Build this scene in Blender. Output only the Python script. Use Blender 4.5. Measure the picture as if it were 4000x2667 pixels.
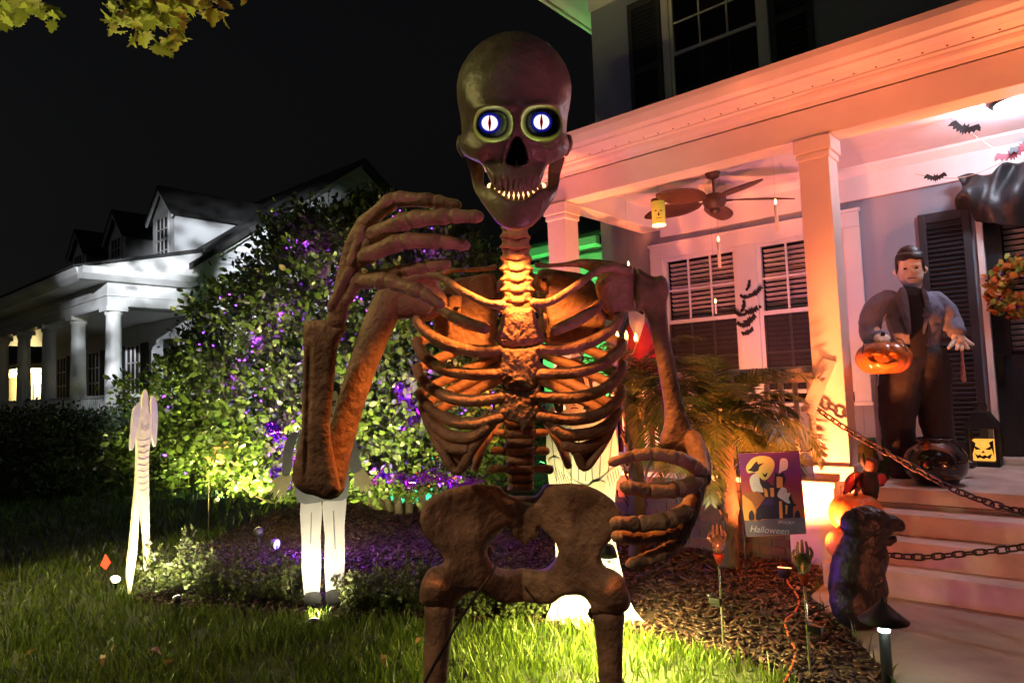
import bpy, bmesh, math, random
import numpy as np
from mathutils import Vector, Matrix, noise as mnoise
from mathutils.geometry import delaunay_2d_cdt
random.seed(7); RNG = np.random.default_rng(7)
sc = bpy.context.scene
COL = sc.collection
for o in list(bpy.data.objects): bpy.data.objects.remove(o)

# ------------------------------------------------------------------ camera
FPX = 2667.0
YAW, PITCH, ROLL, EYE = math.radians(40.65), math.radians(3.94), math.radians(-2.14), 1.6
CF = np.array([-math.sin(YAW)*math.cos(PITCH), math.cos(YAW)*math.cos(PITCH), math.sin(PITCH)])
CR = np.array([math.cos(YAW), math.sin(YAW), 0.0]); CU = np.cross(CR, CF)
CR, CU = CR*math.cos(ROLL)+CU*math.sin(ROLL), -CR*math.sin(ROLL)+CU*math.cos(ROLL)
CC = np.array([0, 0, EYE])
cam = bpy.data.cameras.new('camera'); camo = bpy.data.objects.new('camera', cam); COL.objects.link(camo)
cam.sensor_width = 36; cam.lens = 36*FPX/4000; cam.clip_start = 0.05; cam.clip_end = 800
m = Matrix.Identity(4)
for i in range(3):
    m[i][0] = CR[i]; m[i][1] = CU[i]; m[i][2] = -CF[i]; m[i][3] = CC[i]
camo.matrix_world = m
sc.camera = camo
# ------------------------------------------------------------------ night sky, moon, exposure
w = bpy.data.worlds.new('World'); sc.world = w; w.use_nodes = True
wn = w.node_tree.nodes; wl = w.node_tree.links; wn.clear()
sky = wn.new('ShaderNodeTexSky'); sky.sky_type = 'NISHITA'; sky.sun_disc = False
sky.sun_elevation = math.radians(-4.0); sky.sun_rotation = math.radians(200); sky.air_density = 1.0; sky.dust_density = 1.0
hsv = wn.new('ShaderNodeHueSaturation'); hsv.inputs['Saturation'].default_value = 0.35
bg = wn.new('ShaderNodeBackground'); bg.inputs['Strength'].default_value = 0.065
wo = wn.new('ShaderNodeOutputWorld')
wl.new(sky.outputs[0], hsv.inputs['Color']); wl.new(hsv.outputs[0], bg.inputs['Color']); wl.new(bg.outputs[0], wo.inputs['Surface'])
sun = bpy.data.lights.new('moon', 'SUN'); sun.energy = 0.012; sun.angle = math.radians(8); sun.color = (0.8, 0.88, 1.0)
suno = bpy.data.objects.new('moon', sun); COL.objects.link(suno); suno.rotation_euler = (math.radians(40), 0, math.radians(30))
sc.view_settings.view_transform = 'Standard'; sc.view_settings.look = 'None'
sc.view_settings.exposure = 1.5; sc.view_settings.gamma = 1.0
sc.cycles.max_bounces = 6; sc.cycles.diffuse_bounces = 3; sc.cycles.glossy_bounces = 3
sc.cycles.transmission_bounces = 4; sc.cycles.transparent_max_bounces = 8
sc.cycles.sample_clamp_indirect = 3.0; sc.cycles.caustics_reflective = False; sc.cycles.caustics_refractive = False
sc.cycles.use_denoising = True

# ------------------------------------------------------------------ pixel -> place
def ray(x, y): return CF*FPX + CR*(x-2000) + CU*(1333.5-y)
def onz(x, y, z=0.0): d = ray(x, y); return CC + d*((z-EYE)/d[2])
def onY(x, y, Y): d = ray(x, y); return CC + d*(Y/d[1])
def onX(x, y, X): d = ray(x, y); return CC + d*(X/d[0])
def dep(x, y, D): d = ray(x, y); return CC + d*(D/FPX)
# ------------------------------------------------------------------ materials
MATS = {}
def mat(name, col, rough=0.6, var=0.15, scale=6.0, bump=0.0, bscale=None, metal=0.0, emit=None, estr=0.0, col2=None, spec=0.5, trans=0.0, coat=0.0, stretch=None, alpha=1.0, subs=0.0):
    if name in MATS: return MATS[name]
    M = bpy.data.materials.new(name); M.use_nodes = True; nt = M.node_tree; n = nt.nodes; b = n['Principled BSDF']
    tc = n.new('ShaderNodeTexCoord'); mp = n.new('ShaderNodeMapping')
    if stretch: mp.inputs['Scale'].default_value = stretch
    nt.links.new(tc.outputs['Object'], mp.inputs['Vector'])
    nz = n.new('ShaderNodeTexNoise'); nz.inputs['Scale'].default_value = scale; nz.inputs['Detail'].default_value = 5
    nt.links.new(mp.outputs[0], nz.inputs['Vector'])
    rp = n.new('ShaderNodeValToRGB'); c = np.array(col[:3], float)
    c2 = np.array(col2 if col2 is not None else c*(1+var), float); c1 = c if col2 is not None else c*(1-var)
    rp.color_ramp.elements[0].position = 0.32; rp.color_ramp.elements[1].position = 0.68
    rp.color_ramp.elements[0].color = (*np.clip(c1, 0, 1), 1); rp.color_ramp.elements[1].color = (*np.clip(c2, 0, 1), 1)
    nt.links.new(nz.outputs['Fac'], rp.inputs['Fac']); nt.links.new(rp.outputs['Color'], b.inputs['Base Color'])
    b.inputs['Metallic'].default_value = metal; b.inputs['Specular IOR Level'].default_value = spec
    b.inputs['Transmission Weight'].default_value = trans; b.inputs['Coat Weight'].default_value = coat
    b.inputs['Alpha'].default_value = alpha
    mr = n.new('ShaderNodeMapRange'); mr.inputs['To Min'].default_value = max(0.02, rough-0.12); mr.inputs['To Max'].default_value = min(1, rough+0.12)
    nt.links.new(nz.outputs['Fac'], mr.inputs['Value']); nt.links.new(mr.outputs[0], b.inputs['Roughness'])
    if bump > 0:
        nb = n.new('ShaderNodeTexNoise'); nb.inputs['Scale'].default_value = bscale or scale*4; nb.inputs['Detail'].default_value = 6
        nt.links.new(mp.outputs[0], nb.inputs['Vector'])
        bp = n.new('ShaderNodeBump'); bp.inputs['Strength'].default_value = bump; bp.inputs['Distance'].default_value = 0.01
        nt.links.new(nb.outputs['Fac'], bp.inputs['Height']); nt.links.new(bp.outputs[0], b.inputs['Normal'])
    if emit is not None:
        b.inputs['Emission Color'].default_value = (*emit, 1); b.inputs['Emission Strength'].default_value = estr
    MATS[name] = M; return M
def leaf_mat(name, c1, c2, rough=0.4, transl=0.3):
    if name in MATS: return MATS[name]
    M = bpy.data.materials.new(name); M.use_nodes = True; nt = M.node_tree; n = nt.nodes; b = n['Principled BSDF']
    g = n.new('ShaderNodeNewGeometry'); rp = n.new('ShaderNodeValToRGB')
    rp.color_ramp.elements[0].color = (*c1, 1); rp.color_ramp.elements[1].color = (*c2, 1)
    nt.links.new(g.outputs['Random Per Island'], rp.inputs['Fac']); nt.links.new(rp.outputs[0], b.inputs['Base Color'])
    b.inputs['Roughness'].default_value = rough
    t = n.new('ShaderNodeBsdfTranslucent'); nt.links.new(rp.outputs[0], t.inputs['Color'])
    mx = n.new('ShaderNodeMixShader'); mx.inputs[0].default_value = transl
    nt.links.new(b.outputs[0], mx.inputs[1]); nt.links.new(t.outputs[0], mx.inputs[2]); nt.links.new(mx.outputs[0], n['Material Output'].inputs['Surface'])
    MATS[name] = M; return M
# ------------------------------------------------------------------ object helpers (everything is given in world coordinates)
WLOC = {}
def wl_of(o): return WLOC.get(o.name, np.zeros(3)) if o is not None else np.zeros(3)
def tag(o, label=None, cat=None, group=None, kind=None):
    if label: o['label'] = label
    if cat: o['category'] = cat
    if group: o['group'] = group
    if kind: o['kind'] = kind
    return o
def thing(name, loc, label, cat, group=None):
    o = bpy.data.objects.new(name, None); o.empty_display_size = 0.1; COL.objects.link(o); o.location = loc
    WLOC[o.name] = np.array(loc, float); return tag(o, label, cat, group)
def mk(name, v, f, mt, parent=None, smooth=False, origin=None):
    v = np.asarray(v, float).reshape(-1, 3)
    c = np.array(origin, float) if origin is not None else (v.min(0)+v.max(0))/2
    me = bpy.data.meshes.new(name); me.from_pydata((v-c).tolist(), [], f if isinstance(f, list) else [list(map(int, q)) for q in f]); me.update()
    if smooth: me.polygons.foreach_set('use_smooth', [True]*len(me.polygons))
    for q in (mt if isinstance(mt, (list, tuple)) else [mt]): me.materials.append(q)
    o = bpy.data.objects.new(name, me); COL.objects.link(o)
    if parent is not None: o.parent = parent
    o.location = c - wl_of(parent); WLOC[o.name] = c
    return o
def dup(o, loc, parent=None, rot=None, scale=None):
    c = o.copy(); COL.objects.link(c); c.parent = parent if parent is not None else o.parent
    c.location = np.array(loc) - wl_of(c.parent); WLOC[c.name] = np.array(loc, float)
    if rot is not None: c.rotation_euler = rot
    if scale is not None: c.scale = scale
    return c
BOXF = [[0,3,2,1],[4,5,6,7],[0,1,5,4],[1,2,6,5],[2,3,7,6],[3,0,4,7]]
def boxv(a, b):
    x0,y0,z0 = a; x1,y1,z1 = b
    return np.array([[x0,y0,z0],[x1,y0,z0],[x1,y1,z0],[x0,y1,z0],[x0,y0,z1],[x1,y0,z1],[x1,y1,z1],[x0,y1,z1]], float)
def bevel_obj(o, wd=0.006, seg=2):
    bm = bmesh.new(); bm.from_mesh(o.data)
    bmesh.ops.bevel(bm, geom=bm.edges[:], offset=wd, segments=seg, affect='EDGES', profile=0.6)
    bm.to_mesh(o.data); bm.free(); return o
def box(name, a, b, mt, parent=None, bev=0.0):
    a, b = np.minimum(a, b), np.maximum(a, b)
    o = mk(name, boxv(a, b), BOXF, mt, parent)
    if bev > 0: bevel_obj(o, bev)
    return o
def prism(name, poly, axis, a0, a1, mt, parent=None, bev=0.0):
    """poly: 2-D outline; axis 'x': (y,z) outline, 'y': (x,z), 'z': (x,y)"""
    n = len(poly); v = []
    for a in (a0, a1):
        for p, q in poly: v.append({'x': (a, p, q), 'y': (p, a, q), 'z': (p, q, a)}[axis])
    f = [list(range(n)), list(range(2*n-1, n-1, -1))] + [[i, i+n, (i+1) % n+n, (i+1) % n] for i in range(n)]
    o = mk(name, v, f, mt, parent); fixn(o)
    if bev > 0: bevel_obj(o, bev)
    return o
def fixn(o):
    bm = bmesh.new(); bm.from_mesh(o.data); bmesh.ops.recalc_face_normals(bm, faces=bm.faces[:]); bm.to_mesh(o.data); bm.free(); return o
def catmull(P, R, sub):
    P = np.asarray(P, float); R = np.asarray(R, float)
    if sub <= 1 or len(P) < 3: 
        if sub <= 1: return P, R
        t = np.linspace(0, 1, sub*(len(P)-1)+1)[:, None]; return P[0]*(1-t)+P[-1]*t, R[0]*(1-t[:, 0])+R[-1]*t[:, 0]
    Q = np.column_stack([P, R]); Q = np.vstack([2*Q[0]-Q[1], Q, 2*Q[-1]-Q[-2]]); out = []
    for i in range(1, len(Q)-2):
        for t in np.arange(sub)/sub:
            a, b, c, d = Q[i-1], Q[i], Q[i+1], Q[i+2]
            out.append(0.5*((2*b)+(c-a)*t+(2*a-5*b+4*c-d)*t*t+(3*b-a-3*c+d)*t**3))
    out.append(Q[-2]); out = np.array(out); return out[:, :3], np.maximum(out[:, 3], 1e-5)
def tubev(P, R, seg=12, sub=4, cap=True, flat=1.0, up=None):
    """tapered tube along P with radii R; flat scales the cross-section along 'up'"""
    R = np.full(len(P), R, float) if np.isscalar(R) else np.asarray(R, float)
    P, R = catmull(P, R, sub); n = len(P)
    T = np.gradient(P, axis=0); T /= np.linalg.norm(T, axis=1)[:, None]+1e-12
    if cap:
        nc = 3; P2, R2, T2 = [], [], []
        for k in range(nc): 
            a = math.pi/2*(k+0.35)/nc; P2.append(P[0]-T[0]*R[0]*math.cos(a)*0.9); R2.append(R[0]*math.sin(a)); T2.append(T[0])
        P2 += list(P); R2 += list(R); T2 += list(T)
        for k in range(nc-1, -1, -1):
            a = math.pi/2*(k+0.35)/nc; P2.append(P[-1]+T[-1]*R[-1]*math.cos(a)*0.9); R2.append(R[-1]*math.sin(a)); T2.append(T[-1])
        P, R, T = np.array(P2), np.array(R2), np.array(T2); n = len(P)
    u = np.array(up if up is not None else (0, 0, 1.0), float)
    if up is None and abs(T[0] @ u) > 0.9: u = np.array([1.0, 0, 0])
    V = []; pu = u
    for i in range(n):
        a = pu - T[i]*(pu @ T[i]); a /= np.linalg.norm(a)+1e-12; b = np.cross(T[i], a)
        if up is None: pu = a
        th = np.arange(seg)*2*math.pi/seg
        V.append(P[i] + R[i]*(np.cos(th)[:, None]*a*flat + np.sin(th)[:, None]*b))
    V = np.vstack(V); F = []
    for i in range(n-1):
        for j in range(seg):
            k = (j+1) % seg; F.append([i*seg+j, i*seg+k, (i+1)*seg+k, (i+1)*seg+j])
    F.append(list(range(seg-1, -1, -1))); F.append([(n-1)*seg+j for j in range(seg)])
    return V, F
def tube(name, P, R, mt, parent=None, seg=12, sub=4, cap=True, flat=1.0, up=None):
    v, f = tubev(P, R, seg, sub, cap, flat, up); return mk(name, v, f, mt, parent, True)
def lathev(prof, c, seg=24, ax=None):
    """prof: (radius, height) list around a vertical axis through c"""
    v = []; f = []; n = len(prof)
    for r_, h in prof:
        for j in range(seg):
            a = 2*math.pi*j/seg; v.append((c[0]+r_*math.cos(a), c[1]+r_*math.sin(a), c[2]+h))
    for i in range(n-1):
        for j in range(seg):
            k = (j+1) % seg; f.append([i*seg+j, i*seg+k, (i+1)*seg+k, (i+1)*seg+j])
    f.append(list(range(seg-1, -1, -1))); f.append([(n-1)*seg+j for j in range(seg)])
    return np.array(v), f
def lathe(name, prof, c, mt, parent=None, seg=24):
    v, f = lathev(prof, c, seg); return mk(name, v, f, mt, parent, True)
def join(parts):
    V = []; F = []; k = 0
    for v, f in parts:
        V.append(np.asarray(v, float)); F += [[i+k for i in q] for q in f]; k += len(v)
    return np.vstack(V), F
def pip(px_, py_, poly):
    ins = np.zeros(len(px_), bool); n = len(poly); j = n-1
    for i in range(n):
        xi, yi = poly[i]; xj, yj = poly[j]
        c = ((yi > py_) != (yj > py_)) & (px_ < (xj-xi)*(py_-yi)/(yj-yi+1e-12)+xi); ins ^= c; j = i
    return ins
def segdist(P, poly):
    d = np.full(len(P), 1e9); n = len(poly); A = np.array(poly, float)
    for i in range(n):
        a, b = A[i], A[(i+1) % n]; ab = b-a; t = np.clip(((P-a) @ ab)/(ab @ ab+1e-12), 0, 1)
        d = np.minimum(d, np.linalg.norm(P-(a+t[:, None]*ab), axis=1))
    return d
def smooth_loop(poly, sub=5):
    P = np.array(poly, float); n = len(P); out = []
    for i in range(n):
        a, b, c, d = P[i-1], P[i], P[(i+1) % n], P[(i+2) % n]
        for t in np.arange(sub)/sub: out.append(0.5*((2*b)+(c-a)*t+(2*a-5*b+4*c-d)*t*t+(3*b-a-3*c+d)*t**3))
    return np.array(out)
def inflate(outline, holes=(), step=10.0, fn=None, back=None):
    """2-D outline (any units) -> triangulated two-sided pillow. fn(P, d) gives front height, back(P, d) back height (positive numbers)"""
    loops = [np.array(outline, float)]+[np.array(h, float) for h in holes]
    pts = []; edges = []
    for L in loops:
        k = len(pts); n = len(L); pts += [Vector((float(p[0]), float(p[1]))) for p in L]; edges += [(k+i, k+(i+1) % n) for i in range(n)]
    lo, hi = loops[0].min(0), loops[0].max(0)
    gx, gy = np.meshgrid(np.arange(lo[0], hi[0], step), np.arange(lo[1], hi[1], step)); G = np.column_stack([gx.ravel(), gy.ravel()])
    G[:, 0] += (np.round((G[:, 1]-lo[1])/step) % 2)*step/2
    ins = pip(G[:, 0], G[:, 1], loops[0])
    for h in loops[1:]: ins &= ~pip(G[:, 0], G[:, 1], h)
    G = G[ins]; d = np.min([segdist(G, L) for L in loops], axis=0) if len(G) else np.zeros(0); G = G[d > step*0.45]
    pts += [Vector((float(p[0]), float(p[1]))) for p in G]
    ov, _, of, *_ = delaunay_2d_cdt(pts, edges, [], 0, 1e-6)
    V = np.array([(p.x, p.y) for p in ov]); F = np.array([list(q) for q in of if len(q) == 3])
    cen = V[F].mean(1); ok = pip(cen[:, 0], cen[:, 1], loops[0])
    for h in loops[1:]: ok &= ~pip(cen[:, 0], cen[:, 1], h)
    F = F[ok]; d = np.min([segdist(V, L) for L in loops], axis=0)
    d[d < 1e-4] = 0
    a = V[F[:, 1]]-V[F[:, 0]]; b = V[F[:, 2]]-V[F[:, 0]]; flip = (a[:, 0]*b[:, 1]-a[:, 1]*b[:, 0]) < 0
    F[flip] = F[flip][:, ::-1]
    zf = fn(V, d); zb = back(V, d) if back else zf
    n = len(V); VV = np.vstack([np.column_stack([V, zf]), np.column_stack([V, -zb])])
    faces = F.tolist()+(F[:, ::-1]+n).tolist()
    cnt = {}
    for t in F:
        for i in range(3): e = (int(t[i]), int(t[(i+1) % 3])); cnt[e] = 1
    for (i, j) in list(cnt):
        if (j, i) not in cnt: faces.append([j, i, i+n, j+n])
    return VV, faces, d
def pillow(t, r, edge=0.3):
    """front height profile: thickness t reached r inside the outline"""
    return lambda V, d: t*(edge+(1-edge)*np.sqrt(np.clip(1-(1-np.clip(d/r, 0, 1))**2, 0, 1)))
def vnoise(P, s, seed=0.0):
    return np.array([mnoise.noise(Vector((p[0]*s+seed, p[1]*s, p[2]*s))) for p in P])
def spot(name, loc, target, power, color, size=70, blend=0.4, rad=0.04, parent=None):
    L = bpy.data.lights.new(name, 'SPOT'); L.energy = power; L.color = color; L.spot_size = math.radians(size); L.spot_blend = blend; L.shadow_soft_size = rad
    o = bpy.data.objects.new(name, L); COL.objects.link(o); d = Vector(np.array(target, float)-np.array(loc, float))
    o.rotation_euler = d.to_track_quat('-Z', 'Y').to_euler()
    if parent is not None: o.parent = parent
    o.location = np.array(loc)-wl_of(parent); return o
def point(name, loc, power, color, rad=0.03, parent=None):
    L = bpy.data.lights.new(name, 'POINT'); L.energy = power; L.color = color; L.shadow_soft_size = rad
    o = bpy.data.objects.new(name, L); COL.objects.link(o)
    if parent is not None: o.parent = parent
    o.location = np.array(loc)-wl_of(parent); return o
# ================================================================== giant skeleton on the lawn
D0 = 1.5; UN = D0/FPX
def Q(x, y, z=0.0, ax=None):
    """photo pixel + metres towards the camera -> place (behind the torso plane the frame is rigid)"""
    P = dep(x, y, D0-max(z, 0.0))
    return P + (CF if ax is None else ax)*(-min(z, 0.0))
M_bone = mat('bone_plastic', (0.42, 0.28, 0.17), 0.45, 0.4, 16, 0.8, 60, spec=0.45)
M_bone_r = mat('bone_rough', (0.38, 0.25, 0.15), 0.55, 0.3, 14, 1.0, 60)
M_skull = mat('skull_plastic', (0.30, 0.225, 0.15), 0.36, 0.4, 8, 0.55, 34, spec=0.6)
M_tooth = mat('tooth_enamel', (0.42, 0.33, 0.2), 0.3, 0.25, 30, 0.2)
M_black = mat('black_rubber', (0.012, 0.012, 0.013), 0.5, 0.2, 10)
M_dark = mat('socket_black', (0.01, 0.01, 0.01), 0.8, 0.2, 10)
sk_base = Q(2010, 1900); sk_base[2] = 0
SK = thing('giant_skeleton', sk_base, 'towering brown plastic skeleton with glowing slit-pupil eyes standing on the lawn', 'skeleton')

# ---------------------------------------------------------------- skull
S1 = 0.574
rc = ray(1600+709*S1, 50+600*S1); rc = rc/np.linalg.norm(rc)
def QS(x, y, z): return Q(1600+x*S1, 50+y*S1, z*S1*UN+.055, rc)
tab = np.array([  # y, half width, front, back
 (125,2,40,-20),(129,48,95,40),(138,88,130,95),(160,148,180,165),(200,222,240,250),(260,288,300,335),(340,345,350,405),(420,378,384,445),(500,391,402,458),(580,388,414,455),
 (640,378,428,440),(700,366,418,415),(760,359,405,385),(820,356,395,350),(860,368,388,310),(900,374,380,270),(940,364,374,210),(970,345,370,140),(990,322,366,70),(1006,285,366,0),(1022,240,372,-90),(1050,208,386,-150),(1100,192,402,-170),(1150,172,410,-190),(1190,150,402,-200),(1212,118,385,-220),(1220,60,350,-250)], float)
NV, NU = 190, 200
ys = np.interp(np.linspace(0, 1, NV), np.linspace(0, 1, 9), [125, 133, 200, 400, 600, 760, 900, 1040, 1220])
W_, F_, B_ = (np.interp(ys, tab[:, 0], tab[:, i]) for i in (1, 2, 3))
k5 = np.ones(5)/5
for A in (W_, F_, B_): A[3:-3] = np.convolve(np.pad(A, 2, mode='edge'), k5, 'valid')[3:-3]
V = []; th = np.linspace(-math.pi, math.pi, NU, endpoint=False)
for i, y in enumerate(ys):
    zc, hd = (F_[i]-B_[i])/2, (F_[i]+B_[i])/2
    cxx = np.interp(y, [125, 900, 1050, 1220], [709, 711, 720, 725])
    s, c = np.sin(th), np.cos(th)
    pz = np.interp(y, [125, 420, 700, 1220], [1.0, .95, .80, .85])
    x = W_[i]*s; z = zc+hd*np.sign(c)*np.abs(c)**pz
    yy = np.full(NU, y)
    if y < 900: yy = y - 18*np.clip(-c, 0, 1)*np.clip((y-150)/300, 0, 1)
    V.append(np.column_stack([cxx+x, yy, z, c]))
V = np.vstack(V); X, Y, Z, Cc = V.T
front = np.clip(Cc*6, 0, 1)
ss = lambda a, b, t: (lambda q: q*q*(3-2*q))(np.clip((t-a)/(b-a), 0, 1))
for ex_, ey_, rx, ry in ((568, 757, 127, 115), (903, 749, 137, 116)):
    r_ = (np.abs((X-ex_)/rx)**2.3+np.abs((Y-ey_)/ry)**2.3)**(1/2.3)
    Z -= front*165*ss(1.06, 0.72, r_); Z += front*7*np.exp(-((r_-1.16)/0.13)**2)
# nose opening
nh = np.interp(Y, [840, 860, 900, 950, 1000, 1030, 1050], [0, 26, 46, 62, 73, 62, 0]); nx = np.abs(X-(728+(Y-950)*0.02))
notch = np.clip((Y-985)/60, 0, 1)*26
nin = ss(8, -10, nx-nh)*ss(2, 12, nh)*np.where(nx < notch*0.5, 0.35, 1.0)
Z -= front*150*nin; Z += front*14*np.exp(-((nx-nh-16)/14)**2)*(nh > 5)
# brow, cheek hollow, temple hollow
Z += front*22*np.exp(-((Y-630)/32)**2)*np.exp(-((np.abs(X-735)-150)/110)**2)
Z += front*26*np.exp(-((Y-925)/42)**2)*np.exp(-((np.abs(X-715)-235)/75)**2)
Z -= front*36*np.exp(-((Y-1015)/45)**2)*np.exp(-((np.abs(X-718)-165)/50)**2)
X -= np.sign(X-709)*12*np.exp(-((Y-690)/70)**2)*np.exp(-((Z-190)/90)**2)
# ridges over the tooth roots
Z += front*7*np.cos((X-725)/20*math.pi)*ss(1085, 1150, Y)
P = np.array([QS(*p) for p in np.column_stack([X, Y, Z])])
P += rc[None]*-1*(vnoise(P, 28, 3.1)*0.0012+vnoise(P, 75, 9.1)*0.0005)[:, None]
F = [[i*NU+j, (i+1)*NU+j, (i+1)*NU+(j+1) % NU, i*NU+(j+1) % NU] for i in range(NV-1) for j in range(NU)]
F.append([j for j in range(NU)]); F.append([(NV-1)*NU+j for j in range(NU-1, -1, -1)])
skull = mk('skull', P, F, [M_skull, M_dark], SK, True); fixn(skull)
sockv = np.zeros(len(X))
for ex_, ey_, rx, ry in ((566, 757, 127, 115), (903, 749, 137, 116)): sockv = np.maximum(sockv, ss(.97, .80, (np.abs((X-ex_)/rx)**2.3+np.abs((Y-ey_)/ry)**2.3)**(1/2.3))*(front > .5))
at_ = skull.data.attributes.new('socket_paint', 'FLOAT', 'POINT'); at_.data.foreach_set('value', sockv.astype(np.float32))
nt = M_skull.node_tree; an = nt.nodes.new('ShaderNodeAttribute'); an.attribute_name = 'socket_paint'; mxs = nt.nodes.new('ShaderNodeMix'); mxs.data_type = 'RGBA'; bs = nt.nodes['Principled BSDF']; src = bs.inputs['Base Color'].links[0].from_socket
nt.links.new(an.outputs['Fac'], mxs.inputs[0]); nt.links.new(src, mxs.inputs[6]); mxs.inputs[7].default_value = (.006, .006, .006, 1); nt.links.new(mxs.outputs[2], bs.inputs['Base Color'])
skull['label'] = 'dark olive skull with deep eye sockets'
# ear bumps
for ex_, ey_ in ((348, 905), (1080, 900)):
    v, f = tubev([QS(ex_, ey_-50, 10), QS(ex_+(4 if ex_ < 700 else -4), ey_, 30), QS(ex_+(18 if ex_ < 700 else -18), ey_+60, 20)], np.array([22, 34, 20])*S1*UN, 12, 5)
    mk('mastoid_bump', v, f, M_skull, skull, True)
# nose cavity liner
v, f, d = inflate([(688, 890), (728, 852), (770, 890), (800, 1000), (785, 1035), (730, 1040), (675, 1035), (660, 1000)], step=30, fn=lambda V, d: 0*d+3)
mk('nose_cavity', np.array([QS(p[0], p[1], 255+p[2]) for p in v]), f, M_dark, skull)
# glowing screen eyes
M_eye = bpy.data.materials.new('eye_screen'); M_eye.use_nodes = True; nt = M_eye.node_tree; n = nt.nodes; n.clear()
tc = n.new('ShaderNodeTexCoord'); sp = n.new('ShaderNodeSeparateXYZ'); nt.links.new(tc.outputs['UV'], sp.inputs[0])
def mth(op, a, b=None):
    q = n.new('ShaderNodeMath'); q.operation = op
    for i, t in enumerate((a, b)):
        if t is None: continue
        if isinstance(t, (int, float)): q.inputs[i].default_value = t
        else: nt.links.new(t, q.inputs[i])
    return q.outputs[0]
ux, uy = mth('SUBTRACT', sp.outputs[0], 0.5), mth('SUBTRACT', sp.outputs[1], 0.5)
r2 = mth('SQRT', mth('ADD', mth('MULTIPLY', ux, ux), mth('MULTIPLY', uy, uy)))
slit = mth('ADD', mth('MULTIPLY', mth('ABSOLUTE', ux), 7.0), mth('MULTIPLY', mth('ABSOLUTE', uy), 1.15))
r1 = n.new('ShaderNodeValToRGB'); e = r1.color_ramp.elements
e[0].position = 0.0; e[0].color = (1, .97, .9, 1); e[1].position = 0.5; e[1].color = (0, .004, .05, 1)
for ps, c in ((0.34, (1, .98, .9, 1)), (0.365, (.25, .05, .4, 1)), (0.39, (.004, .01, .22, 1))): q = e.new(ps); q.color = c
nt.links.new(r2, r1.inputs[0])
r3 = n.new('ShaderNodeValToRGB'); e = r3.color_ramp.elements; e[0].position = 0.42; e[0].color = (.05, 0, .01, 1); e[1].position = 0.62; e[1].color = (1, 1, 1, 1)
q = e.new(0.52); q.color = (.75, .05, .05, 1); nt.links.new(slit, r3.inputs[0])
mx = n.new('ShaderNodeMix'); mx.data_type = 'RGBA'; mx.blend_type = 'MULTIPLY'; mx.inputs[0].default_value = 1
nt.links.new(r1.outputs[0], mx.inputs[6]); nt.links.new(r3.outputs[0], mx.inputs[7])
em = n.new('ShaderNodeEmission'); em.inputs['Strength'].default_value = 0.5; nt.links.new(mx.outputs[2], em.inputs[0])
mo = n.new('ShaderNodeOutputMaterial'); nt.links.new(em.outputs[0], mo.inputs[0])
for ex_, ey_, rr in ((545, 752, 76), (897, 744, 74)):
    v = []; f = []; uv = []; rings = 8; seg = 32
    v.append(QS(ex_, ey_, 300)); uv.append((.5, .5))
    for i in range(1, rings+1):
        for j in range(seg):
            a = 2*math.pi*j/seg; q = i/rings
            v.append(QS(ex_+rr*q*math.cos(a), ey_-rr*0.95*q*math.sin(a), 300-32*q*q)); uv.append((.5+.5*q*math.cos(a), .5+.5*q*math.sin(a)))
    f += [[0, 1+j, 1+(j+1) % seg] for j in range(seg)]
    for i in range(rings-1):
        for j in range(seg): k = (j+1) % seg; f.append([1+i*seg+j, 1+(i+1)*seg+j, 1+(i+1)*seg+k, 1+i*seg+k])
    eye = mk('eye', v, f, M_eye, skull, True); ul = eye.data.uv_layers.new(name='uv')
    for lp in eye.data.loops: ul.data[lp.index].uv = uv[lp.vertex_index]
    eye['label'] = 'lit white eye with a red slit pupil'
    point('eye_glow', QS(ex_, ey_+10, 350), 0.018, (.7, 1.0, .10), .012, skull)
# ---------------------------------------------------------------- lower jaw
O_ = np.array([(398,985,20),(414,1040,25),(432,1110,35),(450,1200,80),(487,1270,150),(540,1350,235),(600,1430,300),(665,1468,340),(735,1480,352),(805,1466,340),(868,1422,300),(930,1335,235),(975,1255,150),(1002,1180,80),(1012,1100,35),(1028,1040,25),(1042,985,20)], float)
I_ = np.array([(470,985,20),(482,1040,25),(490,1100,35),(494,1168,90),(530,1188,180),(572,1196,262),(620,1232,322),(675,1262,352),(727,1272,362),(782,1266,352),(832,1236,322),(882,1198,262),(926,1186,180),(950,1172,90),(955,1100,35),(962,1040,25),(968,985,20)], float)
def resamp(A, n):
    P_, _ = catmull(A, np.ones(len(A)), 6); t = np.linspace(0, len(P_)-1, n); i = np.minimum(t.astype(int), len(P_)-2); fr = (t-i)[:, None]; return P_[i]*(1-fr)+P_[i+1]*fr
NJ = 97; O2, I2 = resamp(O_, NJ), resamp(I_, NJ); V = []; SJ = 16
for i in range(NJ):
    mid = (O2[i]+I2[i])/2; h = (I2[i]-O2[i])/2
    nrm = np.array([mid[0]-722, 0, (mid[2]+40)*1.0]); nrm /= np.linalg.norm(nrm)+1e-9
    t = np.interp(abs(i/(NJ-1)-.5), [0, .2, .32, .5], [46, 40, 26, 34])
    for k in range(SJ):
        a = 2*math.pi*k/SJ; ca, sa = math.cos(a), math.sin(a)
        V.append(mid+h*np.sign(ca)*abs(ca)**.75+nrm*t*np.sign(sa)*abs(sa)**.8)
P = np.array([QS(*p) for p in V]); P += rc[None]*-1*(vnoise(P, 60, 5)*0.0010)[:, None]
F = [[i*SJ+k, i*SJ+(k+1) % SJ, (i+1)*SJ+(k+1) % SJ, (i+1)*SJ+k] for i in range(NJ-1) for k in range(SJ)]
F.append(list(range(SJ-1, -1, -1))); F.append([(NJ-1)*SJ+k for k in range(SJ)])
jaw = mk('lower_jaw', P, F, M_skull, SK, True); fixn(jaw)
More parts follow.
